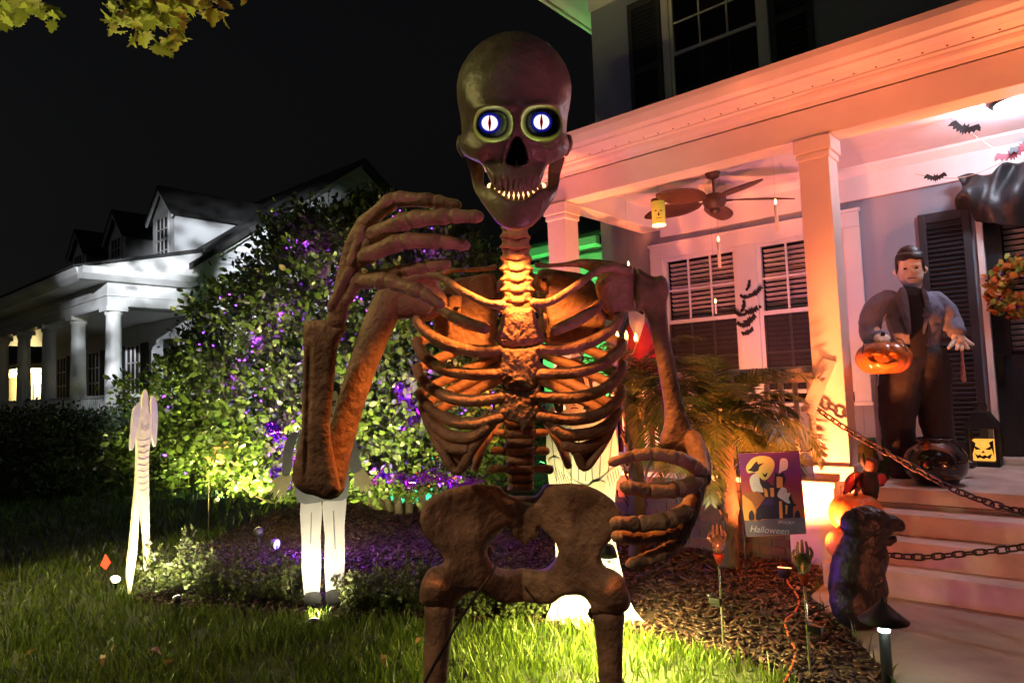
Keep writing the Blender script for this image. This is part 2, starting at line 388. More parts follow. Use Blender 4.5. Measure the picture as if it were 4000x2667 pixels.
def tooth(parent, x, y, z, wd, ht, th_, nx):
    v, f = tubev([QS(x, y-ht/2, z), QS(x, y, z+3), QS(x, y+ht/2, z)], np.array([wd*.42, wd*.5, wd*.44])*S1*UN, 10, 3, True, th_)
    mk('tooth', v, f, M_tooth, parent, True)
for i in range(11):
    t = -1+2*i/10; x = 727+165*t; tooth(jaw, x, 1284-76*abs(t)**2.0, 352-120*t*t, 39, 60, .6, t)
for i in range(11):
    t = -1+2*i/10; x = 725+158*t; tooth(skull, x, 1196-42*abs(t)**2.2, 400-130*t*t, 36, 66, .6, t)
# warm light strip lying behind the lower teeth
M_strip = mat('mouth_strip_glow', (1, .7, .35), 0.5, .05, 5, emit=(1.0, .55, .2), estr=1.3)
st = [QS(727+178*t, 1247-66*abs(t)**2.0, 335-150*t*t) for t in np.linspace(-1, 1, 15)]
strip = tube('mouth_light_strip', st, 21*S1*UN, M_strip, jaw, 8, 2); strip['label'] = 'glowing warm strip along the lower teeth'
spot('chin_lamp', QS(727, 1500, 335), Q(2010, 1900, .02), 6.0, (1.0, .26, .05), 112, .55, 0.010, jaw)

# ---------------------------------------------------------------- torso, zoom-3 coordinates
S3 = .574
def Q3(x, y, z=0.0): return Q(1500+x*S3, 1000+y*S3, z)
def Q4(x, y, z=0.0): return Q(1500+x*.5848, 1750+y*.5848, z)
def r3_(r): return np.array(r, float)*S3*UN
def inflQ(name, outline, qf, u, parent, mt, thick, rad, z0=0.0, step=14, holes=(), relief=None, sub=4, nz=0.001, nscale=60, edge=.35):
    ol = smooth_loop(outline, sub) if sub > 1 else outline; hs = [smooth_loop(h, sub) if sub > 1 else h for h in holes]
    v, f, d = inflate(ol, hs, step, pillow(thick, rad, edge))
    zr = z0(v) if callable(z0) else z0
    zz = v[:, 2]*u*UN+zr
    if relief is not None: zz = zz+relief(v)*u*UN*(v[:, 2] > 0)
    P = np.array([qf(a[0], a[1], b) for a, b in zip(v, zz)])
    if nz: P -= CF[None]*(vnoise(P, nscale, 1.7)*nz)[:, None]
    return fixn(mk(name, P, f, mt, parent, True))
# neck vertebrae
for i in range(8):
    y = -165+i*73; hw = np.interp(i, [0, 3, 7], [100, 106, 112])*(1+.04*(i % 2)); cx = 892+i*3.2; z = np.interp(i, [0, 7], [.085, .045])
    ol = [(cx-hw*.96, y-34), (cx-hw*.55, y-40), (cx, y-28), (cx+hw*.55, y-40), (cx+hw*.96, y-34), (cx+hw*.86, y-8), (cx+hw*.90, y+14), (cx+hw*1.04, y+28), (cx+hw*.98, y+40), (cx+hw*.5, y+42), (cx, y+54), (cx-hw*.5, y+42), (cx-hw*.98, y+40), (cx-hw*1.04, y+28), (cx-hw*.90, y+14), (cx-hw*.86, y-8)]
    inflQ('neck_vertebra', ol, Q3, S3, SK, M_bone, 105, 95, z-.03, 13, sub=3, nz=.0012, relief=lambda v, y=y, cx=cx: 16*np.exp(-((v[:, 1]-y-32-10*(1-((v[:, 0]-cx)/100)**2))/8)**2)-16*np.exp(-((v[:, 1]-y-2)/13)**2)-12*np.exp(-((np.abs(v[:, 0]-cx)-66)/9)**2))
tube('neck_core', [Q3(893, -230, .03), Q3(905, 150, .0), Q3(915, 420, -.02)], r3_([62, 66, 70]), M_bone, SK, 14, 3)
# sternum
rg = lambda v: 9*vnoise(v*[1, 1, 0], .035, 2.)+6*vnoise(v*[1, 1, 0], .08, 5.)
inflQ('sternum', [(815, 352), (910, 362), (1010, 350), (1030, 400), (1050, 470), (1088, 545), (1085, 590), (1000, 612), (900, 622), (800, 605), (752, 570), (755, 530), (790, 450), (805, 395)], Q3, S3, SK, M_bone_r, 55, 70, .105, 11, relief=rg)
inflQ('sternum', [(790, 628), (900, 632), (1000, 622), (1075, 605), (1060, 680), (1062, 760), (1052, 850), (1010, 905), (930, 915), (850, 905), (800, 850), (790, 760), (800, 690)], Q3, S3, SK, M_bone_r, 50, 70, .112, 11, relief=rg)
inflQ('sternum', [(800, 915), (870, 900), (930, 918), (1000, 905), (1060, 870), (1060, 960), (1050, 1060), (1045, 1110), (1000, 1140), (950, 1192), (910, 1140), (840, 1120), (800, 1080), (800, 1000)], Q3, S3, SK, M_bone_r, 50, 70, .11, 11, relief=rg)
# ribs: front arc read off the photograph, back arc round to the spine
CX = 925.0
ribsR = [[(1165,505),(1300,445),(1400,385),(1470,325)], [(1075,632),(1250,632),(1430,572),(1555,490),(1600,420)], [(1055,802),(1300,792),(1480,735),(1590,650),(1620,590)], [(1050,960),(1300,962),(1480,912),(1590,825),(1626,740)],
         [(1060,1085),(1270,1112),(1450,1082),(1570,1000),(1615,910)], [(1160,1175),(1250,1216),(1420,1200),(1540,1130),(1595,1040)], [(1235,1285),(1330,1308),(1440,1272),(1520,1195),(1565,1110)]]
ribsL = [[(688,492),(560,455),(460,405),(375,345)], [(780,642),(600,642),(410,592),(275,505),(225,430)], [(790,800),(600,803),(400,768),(275,680),(222,590)], [(800,960),(600,986),(440,958),(300,880),(225,770)],
         [(795,1095),(640,1136),(480,1128),(335,1052),(243,940)], [(705,1160),(600,1230),(450,1220),(325,1132),(262,1030)], [(560,1312),(455,1300),(350,1205),(290,1110)]]
for side, L in ((1, ribsR), (-1, ribsL)):
    for i, pts in enumerate(L):
        xe, ye = pts[-1]; A = abs(xe-CX)*1.02; P = []
        for (x, y) in pts: P.append(Q3(x, y, .118*math.sqrt(max(0, 1-((x-CX)/A)**2))))
        nb = 7; rise = 330 if i else 120
        for k in range(1, nb+1):
            a = math.pi/2*k/nb; x = CX+(xe-CX)*max(math.cos(a), .10)
            P.append(Q3(x, ye+30*math.sin(2*a)-rise*(k/nb)**1.3, -.155*math.sin(a)**.8))
        R = r3_([36, 39, 40, 37, 33] if len(pts) == 5 else [36, 40, 38, 33]); R = np.concatenate([R[:len(pts)], r3_(np.linspace(34, 44, nb))])
        v, f = tubev(P, R, 12, 5, True, 1.0, None); v -= CF[None]*(vnoise(v, 50, i)*.0016)[:, None]
        mk('rib', v, f, M_bone, SK, True)
# costal margins
for pts in ([(1035,1035),(1110,1115),(1210,1215),(1300,1320),(1362,1435),(1450,1350),(1525,1235),(1580,1090),(1612,920)], [(812,1050),(725,1150),(610,1300),(500,1465),(400,1340),(305,1165),(250,980)]):
    zz = np.interp(np.arange(len(pts)), [0, len(pts)*.55, len(pts)-1], [.115, .085, .0])
    v, f = tubev([Q3(x, y, z) for (x, y), z in zip(pts, zz)], r3_([34]*3+[30]*2+[22]*(len(pts)-5)), 12, 5); mk('costal_margin', v, f, M_bone, SK, True)
inflQ('rib_web', [(1235,1235),(1330,1290),(1450,1270),(1430,1370),(1362,1440),(1310,1350)], Q3, S3, SK, M_bone, 18, 30, .07, 16)
inflQ('rib_web', [(630,1235),(560,1280),(430,1280),(420,1350),(500,1462),(560,1370)], Q3, S3, SK, M_bone, 18, 30, .07, 16)
for pts in ([(1085,1110),(1150,1200),(1215,1310),(1255,1425)], [(790,1150),(725,1230),(665,1310),(622,1440)]):
    v, f = tubev([Q3(x, y, z) for (x, y), z in zip(pts, (-.12, -.07, -.03, .0))], r3_([26, 32, 34, 26]), 12, 5); mk('floating_rib', v, f, M_bone, SK, True)
# clavicles and shoulder yoke
for pts in ([(1022,322),(1075,322),(1160,298),(1320,195),(1420,120),(1530,75),(1660,105)], [(806,336),(750,330),(690,318),(520,232),(400,150),(300,130),(190,160)]):
    v, f = tubev([Q3(x, y, z) for (x, y), z in zip(pts, (.13, .13, .12, .09, .06, .04, .03))], r3_([33, 27, 25, 25, 26, 32, 40]), 14, 5); v -= CF[None]*(vnoise(v, 60, 3)*.002)[:, None]; mk('clavicle', v, f, M_bone, SK, True)
inflQ('shoulder_yoke', [(1035,25),(1130,38),(1250,30),(1340,12),(1450,18),(1560,35),(1690,90),(1600,140),(1480,150),(1415,100),(1330,66),(1200,62),(1100,66),(1040,60)], Q3, S3, SK, M_bone, 45, 40, lambda v: np.interp(v[:, 0], [1035, 1400, 1690], [-.05, -.02, .0]), 14, sub=3)
inflQ('shoulder_yoke', [(757,40),(690,58),(560,72),(440,80),(340,110),(200,100),(120,160),(250,190),(380,150),(450,110),(560,98),(680,88),(755,76)], Q3, S3, SK, M_bone, 45, 40, lambda v: np.interp(v[:, 0], [120, 450, 757], [.0, -.02, -.05]), 14, sub=3)
# back plates (shoulder blades), battery box, hinge
inflQ('shoulder_blade', [(1060,70),(1250,70),(1420,110),(1500,230),(1550,420),(1530,560),(1400,600),(1200,610),(1090,560),(1060,300)], Q3, S3, SK, M_bone, 14, 20, -.10, 26, nz=.003)
inflQ('shoulder_blade', [(745,100),(560,110),(430,140),(330,240),(300,420),(330,600),(480,660),(650,650),(750,600),(755,300)], Q3, S3, SK, M_bone, 14, 20, -.10, 26, nz=.003)
inflQ('battery_box', [(1125,120),(1300,140),(1470,220),(1522,300),(1520,480),(1300,478),(1130,470)], Q3, S3, SK, M_bone, 30, 12, -.05, 24, sub=2)
for a, b in (((1030, 110), (1118, 235)), ((1090, 380), (1118, 440)), ((425, 250), (520, 400))):
    inflQ('bracket', [(a[0], a[1]), (b[0], a[1]+18), (b[0], b[1]), (a[0], b[1]-14)], Q3, S3, SK, M_bone, 34, 10, -.035, 16, sub=1)
for x, y in ((1095, 155), (1090, 248), (437, 262), (490, 350)):
    v, f = tubev([Q3(x-12, y, -.018), Q3(x+12, y, -.018)], r3_(9), 8, 2); mk('bracket_slot', v, f, M_dark, SK, True)
# spine
for i in range(8):
    y = 1150+i*62; hw = np.interp(i, [0, 7], [108, 92]); cx = 925+i*1
    ol = [(cx-hw, y-22), (cx-hw*.5, y-30), (cx+hw*.5, y-30), (cx+hw, y-22), (cx+hw*.9, y+8), (cx+hw, y+28), (cx+hw*.5, y+36), (cx-hw*.5, y+36), (cx-hw, y+28), (cx-hw*.9, y+8)]
    inflQ('spine_vertebra', ol, Q3, S3, SK, M_bone, 100, 90, -.04, 14, sub=3, nz=.0015)
    if i in (1, 3, 5):
        for s in (-1, 1):
            w_ = (75, 0, 95, 0, 110, 0)[i-1] if i != 1 else 70
            w_ = {1: 75, 3: 85, 5: 112}[i]
            v, f = tubev([Q3(cx+s*hw*.7, y+20, -.05), Q3(cx+s*(hw+w_*.5), y+8+i*2, -.055), Q3(cx+s*(hw+w_), y+12+i*3, -.06)], r3_([24, 25+i, 22+2*i]), 12, 4); mk('transverse_process', v, f, M_bone, SK, True)
for i in range(7):
    y = 500+i*88; inflQ('spine_vertebra', [(840, y-36), (1010, y-36), (1000, y), (1010, y+36), (840, y+36), (850, y)], Q3, S3, SK, M_bone, 60, 60, -.17, 26, sub=2, nz=0)
# shoulder block and upper arm on the house side
inflQ('shoulder_block', [(1440,210),(1480,120),(1560,70),(1640,80),(1694,100),(1700,230),(1702,362),(1640,368),(1570,402),(1500,370)], Q3, S3, SK, M_bone, 120, 90, .0, 16, sub=3)
inflQ('upper_arm', [(1714,97),(1790,120),(1840,140),(1895,134),(1932,175),(1942,235),(1926,310),(1928,420),(1945,560),(1975,700),(2005,860),(2035,1000),(2070,1110),(2110,1190),(2160,1270),(2172,1330),(2100,1345),(1990,1325),(1895,1300),(1880,1225),(1905,1150),(1905,1010),(1880,850),(1840,640),(1797,460),(1768,375),(1714,358)], Q3, S3, SK, M_bone, 85, 75, lambda v: np.interp(v[:, 1], [100, 1300], [.0, .04]), 14, sub=3)
for y0 in (365,):
    v, f = tubev([Q3(1640, 372, -.01), Q3(1700, 355, -.01), Q3(1765, 385, -.01)], r3_([12, 10, 12]), 8, 3); mk('shoulder_pin', v, f, M_tooth, SK, True)
# forearm towards the camera + grasping hand in front of the hip (zoom-4 coordinates)
v, f = tubev([Q4(2060, -60, .06), Q4(2110, 60, .10), Q4(2128, 150, .15), Q4(2120, 200, .20)], np.array([62, 60, 52, 56])*.5848*UN, 16, 5, flat=1.0); mk('forearm', v, f, M_bone, SK, True)
def phal(pts, rs, qf, u, zs, parent, nm='finger_bone'):
    """a finger as separate bones between the listed joints, each with swollen ends"""
    for i in range(len(pts)-1):
        a, b = np.array(pts[i], float), np.array(pts[i+1], float); za, zb = zs[i], zs[i+1]; ra, rb = rs[i], rs[i+1]
        P = []; R = []
        for t, k in ((.05, .9), (.15, 1.08), (.35, .98), (.6, .96), (.85, 1.09), (.96, .92)):
            q = a+(b-a)*t; P.append(qf(q[0], q[1], za+(zb-za)*t)); R.append((ra+(rb-ra)*t)*k*u*UN*(D0-max(za, 0))/D0)
        v, f = tubev(P, R, 14, 4); v -= CF[None]*(vnoise(v, 70, i)*.0012)[:, None]; mk(nm, v, f, M_bone, parent, True)
HR = tube('hand', [Q4(2125, 190, .20), Q4(2085, 290, .24), Q4(2035, 430, .27), Q4(1985, 560, .28)], np.array([58, 62, 66, 60])*.5848*UN*.85, M_bone, SK, 16, 5, True, .55, -CF)
for pts, rs, z in (([(2075,120),(1955,62),(1790,35),(1660,52),(1515,98)], [46,46,44,40,30], .29), ([(2075,235),(1960,278),(1765,285),(1605,258)], [58,56,52,44], .31), ([(2020,420),(1895,485),(1695,508),(1535,498)], [56,58,54,42], .32), ([(2000,500),(1900,570),(1710,600),(1545,590)], [50,50,50,42], .29), ([(1990,590),(1890,690),(1745,745),(1635,775)], [50,50,46,32], .28)):
    phal(pts, rs, Q4, .5848, [z-.03]+[z]*(len(pts)-2)+[z+.02], HR)
for a, b in (((2130, 170), (2070, 120)), ((2125, 190), (2070, 240)), ((2110, 220), (2015, 430)), ((2090, 250), (1990, 590))):
    phal([a, b], [40, 48], Q4, .5848, [.22, .27], HR, 'hand_bone')

# ---------------------------------------------------------------- raised arm beside the skull
v, f = tubev([Q(1600, 1110, .0), Q(1540, 1160, .0), Q(1490, 1240, .02), Q(1400, 1480, .05), Q(1330, 1720, .08), Q(1296, 1840, .09), Q(1290, 1900, .09)], np.array([70, 66, 60, 52, 50, 58, 52])*UN, 18, 6); mk('upper_arm', v, f, M_bone, SK, True)
inflQ('shoulder_block', [(120,170),(200,90),(330,110),(380,200),(430,330),(330,420),(200,420),(60,420),(60,280)], Q3, S3, SK, M_bone, 110, 80, .0, 18, sub=3)
inflQ('forearm', [(1186,1262),(1215,1252),(1262,1250),(1310,1262),(1352,1268),(1350,1295),(1322,1340),(1312,1420),(1298,1560),(1290,1660),(1296,1730),(1310,1800),(1325,1880),(1330,1918),(1300,1942),(1268,1950),(1230,1935),(1180,1922),(1142,1880),(1150,1800),(1176,1700),(1180,1560),(1186,1420),(1185,1330)], lambda x, y, z=0: Q(x, y, z), 1.0, SK, M_bone, 52, 45, lambda v: np.interp(v[:, 1], [1250, 1940], [.17, .12]), 9, sub=3, relief=lambda v: -22*np.exp(-((v[:, 0]-(1205-(v[:, 1]-1500)*.03))/9)**2)*np.clip((v[:, 1]-1330)/60, 0, 1)*np.clip((1880-v[:, 1])/100, 0, 1))
def QA(x, y, z=0.0): return Q(1100+x*.4464, 650+y*.4464, z)
HL = tube('hand', [QA(480, 1345, .19), QA(525, 1150, .20), QA(575, 960, .21), QA(650, 700, .22), QA(735, 500, .23)], np.array([88, 80, 92, 98, 80])*.4464*UN*.87, M_bone, SK, 18, 6, True, .6, -CF)
for pts, rs, zs in (([(700,520),(985,285),(1335,300),(1550,340)], [66,72,60,42], (.23,.27,.29,.30)), ([(760,620),(1115,465),(1480,435),(1735,440)], [74,78,66,54], (.24,.29,.32,.33)), ([(700,800),(1050,650),(1390,655),(1625,695)], [72,74,66,46], (.24,.28,.29,.28)),
                    ([(560,1010),(925,1000),(1235,1105),(1405,1215)], [70,68,60,42], (.22,.28,.31,.32)), ([(620,1000),(880,960),(1060,915),(1270,875),(1450,852)], [52,56,56,54,50], (.20,.22,.24,.26,.27))):
    phal(pts, rs, QA, .4464, zs, HL)
for a, b, r_ in (((420, 1260), (600, 900), 40), ((560, 1200), (690, 960), 46), ((600, 900), (720, 540), 52), ((690, 860), (770, 640), 50)):
    phal([a, b], [r_, r_+6], QA, .4464, [.23, .245], HL, 'hand_bone')

# ---------------------------------------------------------------- pelvis, legs
pel = [(250,415),(300,335),(400,285),(500,258),(620,240),(760,262),(800,310),(860,345),(940,355),(1010,345),(1050,300),(1070,262),(1150,242),(1240,234),(1330,245),(1420,275),(1520,340),(1580,420),(1595,490),(1560,560),(1490,640),(1452,710),(1470,780),(1540,812),(1600,860),(1625,930),(1648,1010),(1630,1075),(1560,1105),(1400,1110),(1378,1050),(1330,990),(1250,980),(1190,990),(1120,1035),(1020,1062),(900,1068),(790,1045),(700,985),(620,950),(540,975),(500,1020),(480,1060),(380,1062),(262,1045),(236,990),(245,920),(270,850),(310,800),(390,770),(400,735),(350,665),(280,590),(244,510)]
hole = [(840,540),(770,565),(705,640),(690,700),(715,770),(770,820),(860,850),(960,855),(1060,835),(1130,770),(1165,690),(1130,610),(1050,545),(1035,560),(1025,610),(985,635),(960,672),(930,672),(885,630),(850,590)]
inflQ('pelvis', pel, Q4, .5848, SK, M_bone, 70, 70, lambda v: np.interp(np.abs(v[:, 0]-930), [0, 300, 700], [-.05, .02, .05]), 17, holes=[hole], sub=3, nz=.002, nscale=35,
      relief=lambda v: 70*np.exp(-(((v[:, 0]-380)/110)**2+((v[:, 1]-930)/110)**2))+80*np.exp(-(((v[:, 0]-1520)/110)**2+((v[:, 1]-960)/110)**2))-45*np.exp(-(((v[:, 0]-540)/170)**2+((v[:, 1]-440)/120)**2))-45*np.exp(-(((v[:, 0]-1330)/170)**2+((v[:, 1]-440)/120)**2))+60*np.exp(-(((v[:, 0]-930)/80)**2+((v[:, 1]-430)/120)**2)))
for s, pts, rs in ((-1, [(372,1072),(365,1180),(350,1400),(338,1600)], [104,92,82,78]), (1, [(1500,1125),(1502,1200),(1510,1400),(1516,1600)], [106,94,82,78])):
    P = [Q4(x, y, .03) for x, y in pts]; R = np.array(rs)*.5848*UN
    kn = P[-1]+(P[-1]-P[1])*0.55; an = kn.copy(); an[2] = .09; an[:2] -= CF[:2]*.02
    tube('thigh_bone', P+[kn+np.array([0, 0, .05])], list(R)+[R[-1]*1.25], M_bone, SK, 18, 5)
    tube('shin_bone', [kn+np.array([0, 0, -.03]), (kn+an)/2, an], [R[-1]*1.15, R[-1]*.8, R[-1]*.8], M_bone, SK, 16, 5)
    fw = np.array([-CF[0], -CF[1], 0]); tube('foot', [an+np.array([0, 0, -.04])-fw*.06, an+np.array([0, 0, -.045])+fw*.1, an+np.array([0, 0, -.06])+fw*.22], [.04, .045, .03], M_bone, SK, 14, 4, True, .8)
inflQ('thigh_collar', [(1372,1068),(1410,1075),(1425,1130),(1385,1145),(1360,1110)], Q4, .5848, SK, M_dark, 30, 20, .0, 14, sub=1)
tube('power_cable', [Q4(748, 785, .035), Q4(690, 875, .12), Q4(480, 1185, .13), Q4(265, 1575, .14), Q4(80, 1900, .14), np.append(Q4(0, 2100, .12)[:2], .01)], 9*.5848*UN, M_black, SK, 8, 4)
# ================================================================== the porch house (front along X, depth along Y)
M_trim = mat('white_trim_paint', (0.74, 0.72, 0.70), 0.45, 0.05, 3, 0.05, 40)
M_wall = mat('grey_wall_paint', (0.27, 0.29, 0.34), 0.7, 0.06, 2, 0.12, 120)
M_ceil = mat('porch_ceiling_paint', (0.66, 0.64, 0.66), 0.7, 0.05, 4, 0.5, 60)
M_roof = mat('dark_shingles', (0.03, 0.028, 0.027), 0.9, 0.3, 8, 0.6, 40)
M_conc = mat('painted_step_concrete', (0.55, 0.51, 0.48), 0.65, 0.22, 4, 0.4, 70)
M_shut = mat('charcoal_shutter_paint', (0.022, 0.023, 0.028), 0.5, 0.15, 5)
M_door = mat('black_door_paint', (0.016, 0.016, 0.019), 0.4, 0.15, 4)
M_slat = mat('blind_slat_vinyl', (0.75, 0.70, 0.64), 0.5, 0.08, 6)
M_int = mat('dark_room', (0.05, 0.035, 0.03), 0.9, 0.2, 2)
M_glass = mat('window_glass', (0.02, 0.02, 0.025), 0.06, 0.0, 2, alpha=0.16, spec=0.6)
M_screen = mat('insect_screen', (0.03, 0.028, 0.028), 0.9, 0.1, 20, alpha=0.55)
M_brick = mat('dark_red_brick', (.085, .035, .022), .9, .35, 9, .5, 40); M_brick2 = mat('brown_brick', (.06, .032, .024), .9, .35, 9, .5, 40); M_mort = mat('grey_mortar', (.10, .09, .08), .95, .2, 9)
H = thing('porch_house', (-1.5, 6.2, 0), 'grey two-storey house with a white columned front porch washed in orange light', 'house')
YW = 8.3; ZF = 0.69; ZC = 3.92
# porch deck, skirt, steps
box('porch_floor', (-4.75, 6.2, ZF-.12), (-1.72, YW+.02, ZF), M_conc, H, .008)
box('porch_floor', (-1.716, 6.21, ZF-.12), (4.0, YW+.02, ZF), M_conc, H, .008)
box('porch_skirt', (-2.12, 6.02, 0), (-1.74, 6.22, ZF-.004), M_trim, H, .006)
for r_ in range(9):
    xx = -4.72-(.11 if r_ % 2 else 0)
    while xx < -2.13:
        x1 = min(xx+.215, -2.125)
        if x1-max(xx, -4.72) > .03: box('brick', (max(xx, -4.72), 6.03+RNG.uniform(-.004, .004), r_*.0755), (x1-.008, 6.2, r_*.0755+.067), [M_brick, M_brick2][int(RNG.random() < .4)], H)
        xx += .223
box('brick_mortar', (-4.71, 6.045, 0), (-2.13, 6.19, .68), M_mort, H)
box('porch_cap', (-4.72, 5.99, ZF-.002), (-1.72, 6.30, ZF+.045), M_trim, H, .008)
box('porch_skirt', (-1.735, 6.23, 0), (4.0, 8.2, ZF-.13), M_conc, H)
ST = thing('porch_steps', (-.3, 5.9, 0), 'pale concrete steps climbing to the porch between white skirting', 'steps')
for y0, z in ((5.5, .20), (5.73, .37), (5.95, .53)):
    s = box('step', (-1.71, y0, 0 if z < .3 else z-.2), (2.0, 6.235-.004*z, z-.0), M_conc, ST, .012)
# columns, beam, ceiling
def column(x, y):
    c = box('column', (x-.125, y-.125, ZF+.045), (x+.125, y+.125, 3.66), M_trim, H, .008)
    box('capital', (x-.155, y-.155, 3.53), (x+.155, y+.155, 3.658), M_trim, c, .01)
    box('capital', (x-.14, y-.14, 3.47), (x+.14, y+.14, 3.528), M_trim, c, .012)
    box('base', (x-.16, y-.16, ZF+.046), (x+.16, y+.16, ZF+.17), M_trim, c, .012)
column(-1.745, 6.225); column(-4.52, 6.225); column(1.15, 6.225)
box('porch_beam', (-4.68, 6.10, 3.662), (4.0, 6.35, 4.02), M_trim, H, .006)
box('porch_beam', (-4.66, 6.352, 3.662), (-4.40, YW-.01, 4.018), M_trim, H, .006)
box('porch_ceiling', (-4.66, 6.1, ZC), (4.0, YW+.05, ZC+.06), M_ceil, H)
for xa, xb in ((-4.38, 4.0),): 
    box('wall_frieze', (xa, YW-.05, 3.56), (xb, YW-.004, ZC-.002), M_trim, H, .006)
    prism('crown_moulding', [(YW-.05, ZC-.003), (YW-.05, ZC-.10), (YW-.075, ZC-.08), (YW-.14, ZC-.03), (YW-.15, ZC-.003)], 'x', xa, xb, M_trim, H)
prism('crown_moulding', [(6.352, ZC-.003), (6.352, ZC-.08), (6.375, ZC-.06), (6.43, ZC-.02), (6.44, ZC-.003)], 'x', -4.38, 4.0, M_trim, H)
# eave: frieze strips, vented soffit boards, fascia, gutter
XL, XR = -5.05, 4.0
for k in range(3):
    box('soffit_board', (XL, 5.692+k*.137, 4.022+.006*(k % 2)), (XR, 5.692+k*.137+.122, 4.045), M_trim, H, .004)
vh = lathev([(.008, 0), (.008, .004)], (0, 0, 0), 8); v0 = mk('vent_hole', vh[0], vh[1], M_dark, H)
v0.location = np.array((XL+.2, 5.89, 4.018))-wl_of(H)
for k in range(1, 46): dup(v0, (XL+.2+k*.16, 5.89, 4.018), H)
prism('eave_moulding', [(6.098, 3.93), (6.098, 4.018), (6.03, 4.018), (6.04, 3.99), (6.075, 3.965), (6.085, 3.93)], 'x', XL+.35, XR, M_trim, H)
box('fascia', (XL, 5.655, 4.01), (XR, 5.684, 4.16), M_trim, H)
g = [(5.653, 4.03), (5.653, 4.15), (5.645, 4.15), (5.645, 4.04), (5.57, 4.04), (5.545, 4.08), (5.545, 4.12), (5.53, 4.15), (5.515, 4.15), (5.52, 4.10), (5.55, 4.03)]
prism('gutter', g, 'x', XL-.02, XR, M_trim, H)
prism('porch_roof', [(5.60, 4.165), (5.60, 4.195), (YW, 5.02), (YW, 4.99)], 'x', XL, XR, M_roof, H)
prism('roof_side', [(5.66, 4.045), (5.66, 4.16), (YW, 4.985), (YW, 4.045)], 'x', XL+.02, XL+.06, M_trim, H)
# front wall below and above the porch roof, left side wall
WX0, WX1, WZ0, WZ1 = -4.56, -1.93, 1.25, 3.44
for a, b in (((-5.35, YW, 0), (-4.46, YW+.2, 7.4)), ((-4.458, YW, 0), (-2.03, YW+.2, 1.32)), ((-4.458, YW, 3.36), (-2.03, YW+.2, 4.95)), ((-2.028, YW, 0), (-.86, YW+.2, 4.95)), ((-.858, YW, 3.3), (4.0, YW+.2, 4.95)), ((.35, YW, 0), (4.0, YW+.2, 3.298)),
             ((-4.458, YW, 4.952), (-4.12, YW+.2, 7.4)), ((-2.86, YW, 4.952), (4.0, YW+.2, 7.4)), ((-4.118, YW, 6.9), (-2.862, YW+.2, 7.4))):
    box('wall', a, b, M_wall, H)
box('wall', (-5.35, YW+.202, 0), (-5.15, 16, 7.4), M_wall, H)
box('room_back', (-5.1, YW+.7, 0.5), (4, YW+.75, 7.3), M_int, H)
# triple window unit under the porch
def window(x0, x1, z0, z1, y, cols, rows, zmid, blinds=True, screen=True, parent=H, tilt=.35):
    w_ = box('window', (x0, y-.005, z0), (x1, y+.06, z0+.05), M_trim, parent, .004)          # sill rail carries the unit
    box('sash_rail', (x0, y-.004, z1-.05), (x1, y+.055, z1), M_trim, w_)
    box('sash_rail', (x0+.05, y-.02, zmid-.025), (x1-.05, y+.05, zmid+.025), M_trim, w_)
    for xs in (x0, x1-.05): box('sash_stile', (xs, y-.003, z0+.051), (xs+.05, y+.054, z1-.051), M_trim, w_)
    for (za, zb, yy) in ((z0+.05, zmid-.026, .012), (zmid+.026, z1-.05, -.002)):
        for c in range(1, cols):
            xm = x0+.05+(x1-x0-.1)*c/cols; box('muntin', (xm-.011, y+yy, za), (xm+.011, y+yy+.02, zb), M_trim, w_)
        for r_ in range(1, rows):
            zm = za+(zb-za)*r_/rows; box('muntin', (x0+.05, y+yy+.002, zm-.011), (x1-.05, y+yy+.018, zm+.011), M_trim, w_)
        box('pane', (x0+.05, y+yy+.021, za), (x1-.05, y+yy+.024, zb), M_glass, w_)
    if screen: box('insect_screen', (x0+.05, y-.012, z0+.05), (x1-.05, y-.010, zmid-.03), M_screen, w_)
    if blinds:
        n = int((z1-z0-.1)/.06); c = (x0+x1)/2; hw = (x1-x0)/2-.055
        v = boxv((-hw, -.028, -.0012), (hw, .028, .0012)); R_ = np.array(Matrix.Rotation(tilt, 3, 'X')); v = v @ R_.T
        s0 = mk('slat', v, BOXF, M_slat, w_); s0.location = np.array((c, y+.10, z0+.07))-wl_of(w_)
        for k in range(1, n): dup(s0, (c, y+.10, z0+.07+k*.06), w_)
    return w_
ZS, ZT, ZM = 1.42, 3.27, 2.40
window(-4.38, -3.36, ZS, ZT, YW-.0, 3, 2, ZM, tilt=-.72); window(-3.11, -2.10, ZS, ZT, YW-.0, 3, 2, ZM, tilt=-.72)
for a, b in (((WX0, YW-.035, ZT), (WX1, YW-.002, WZ1)), ((WX0, YW-.034, ZS-.11), (-4.38, YW-.001, ZT-.002)), ((-3.36, YW-.034, ZS-.11), (-3.11, YW-.001, ZT-.002)), ((-2.10, YW-.034, ZS-.11), (WX1, YW-.001, ZT-.002)), ((WX0-.03, YW-.06, ZS-.15), (WX1+.03, YW-.0015, ZS-.112)), ((WX0-.02, YW-.05, WZ1+.001), (WX1+.02, YW-.0015, WZ1+.035))):
    box('window_trim', a, b, M_trim, H, .004)
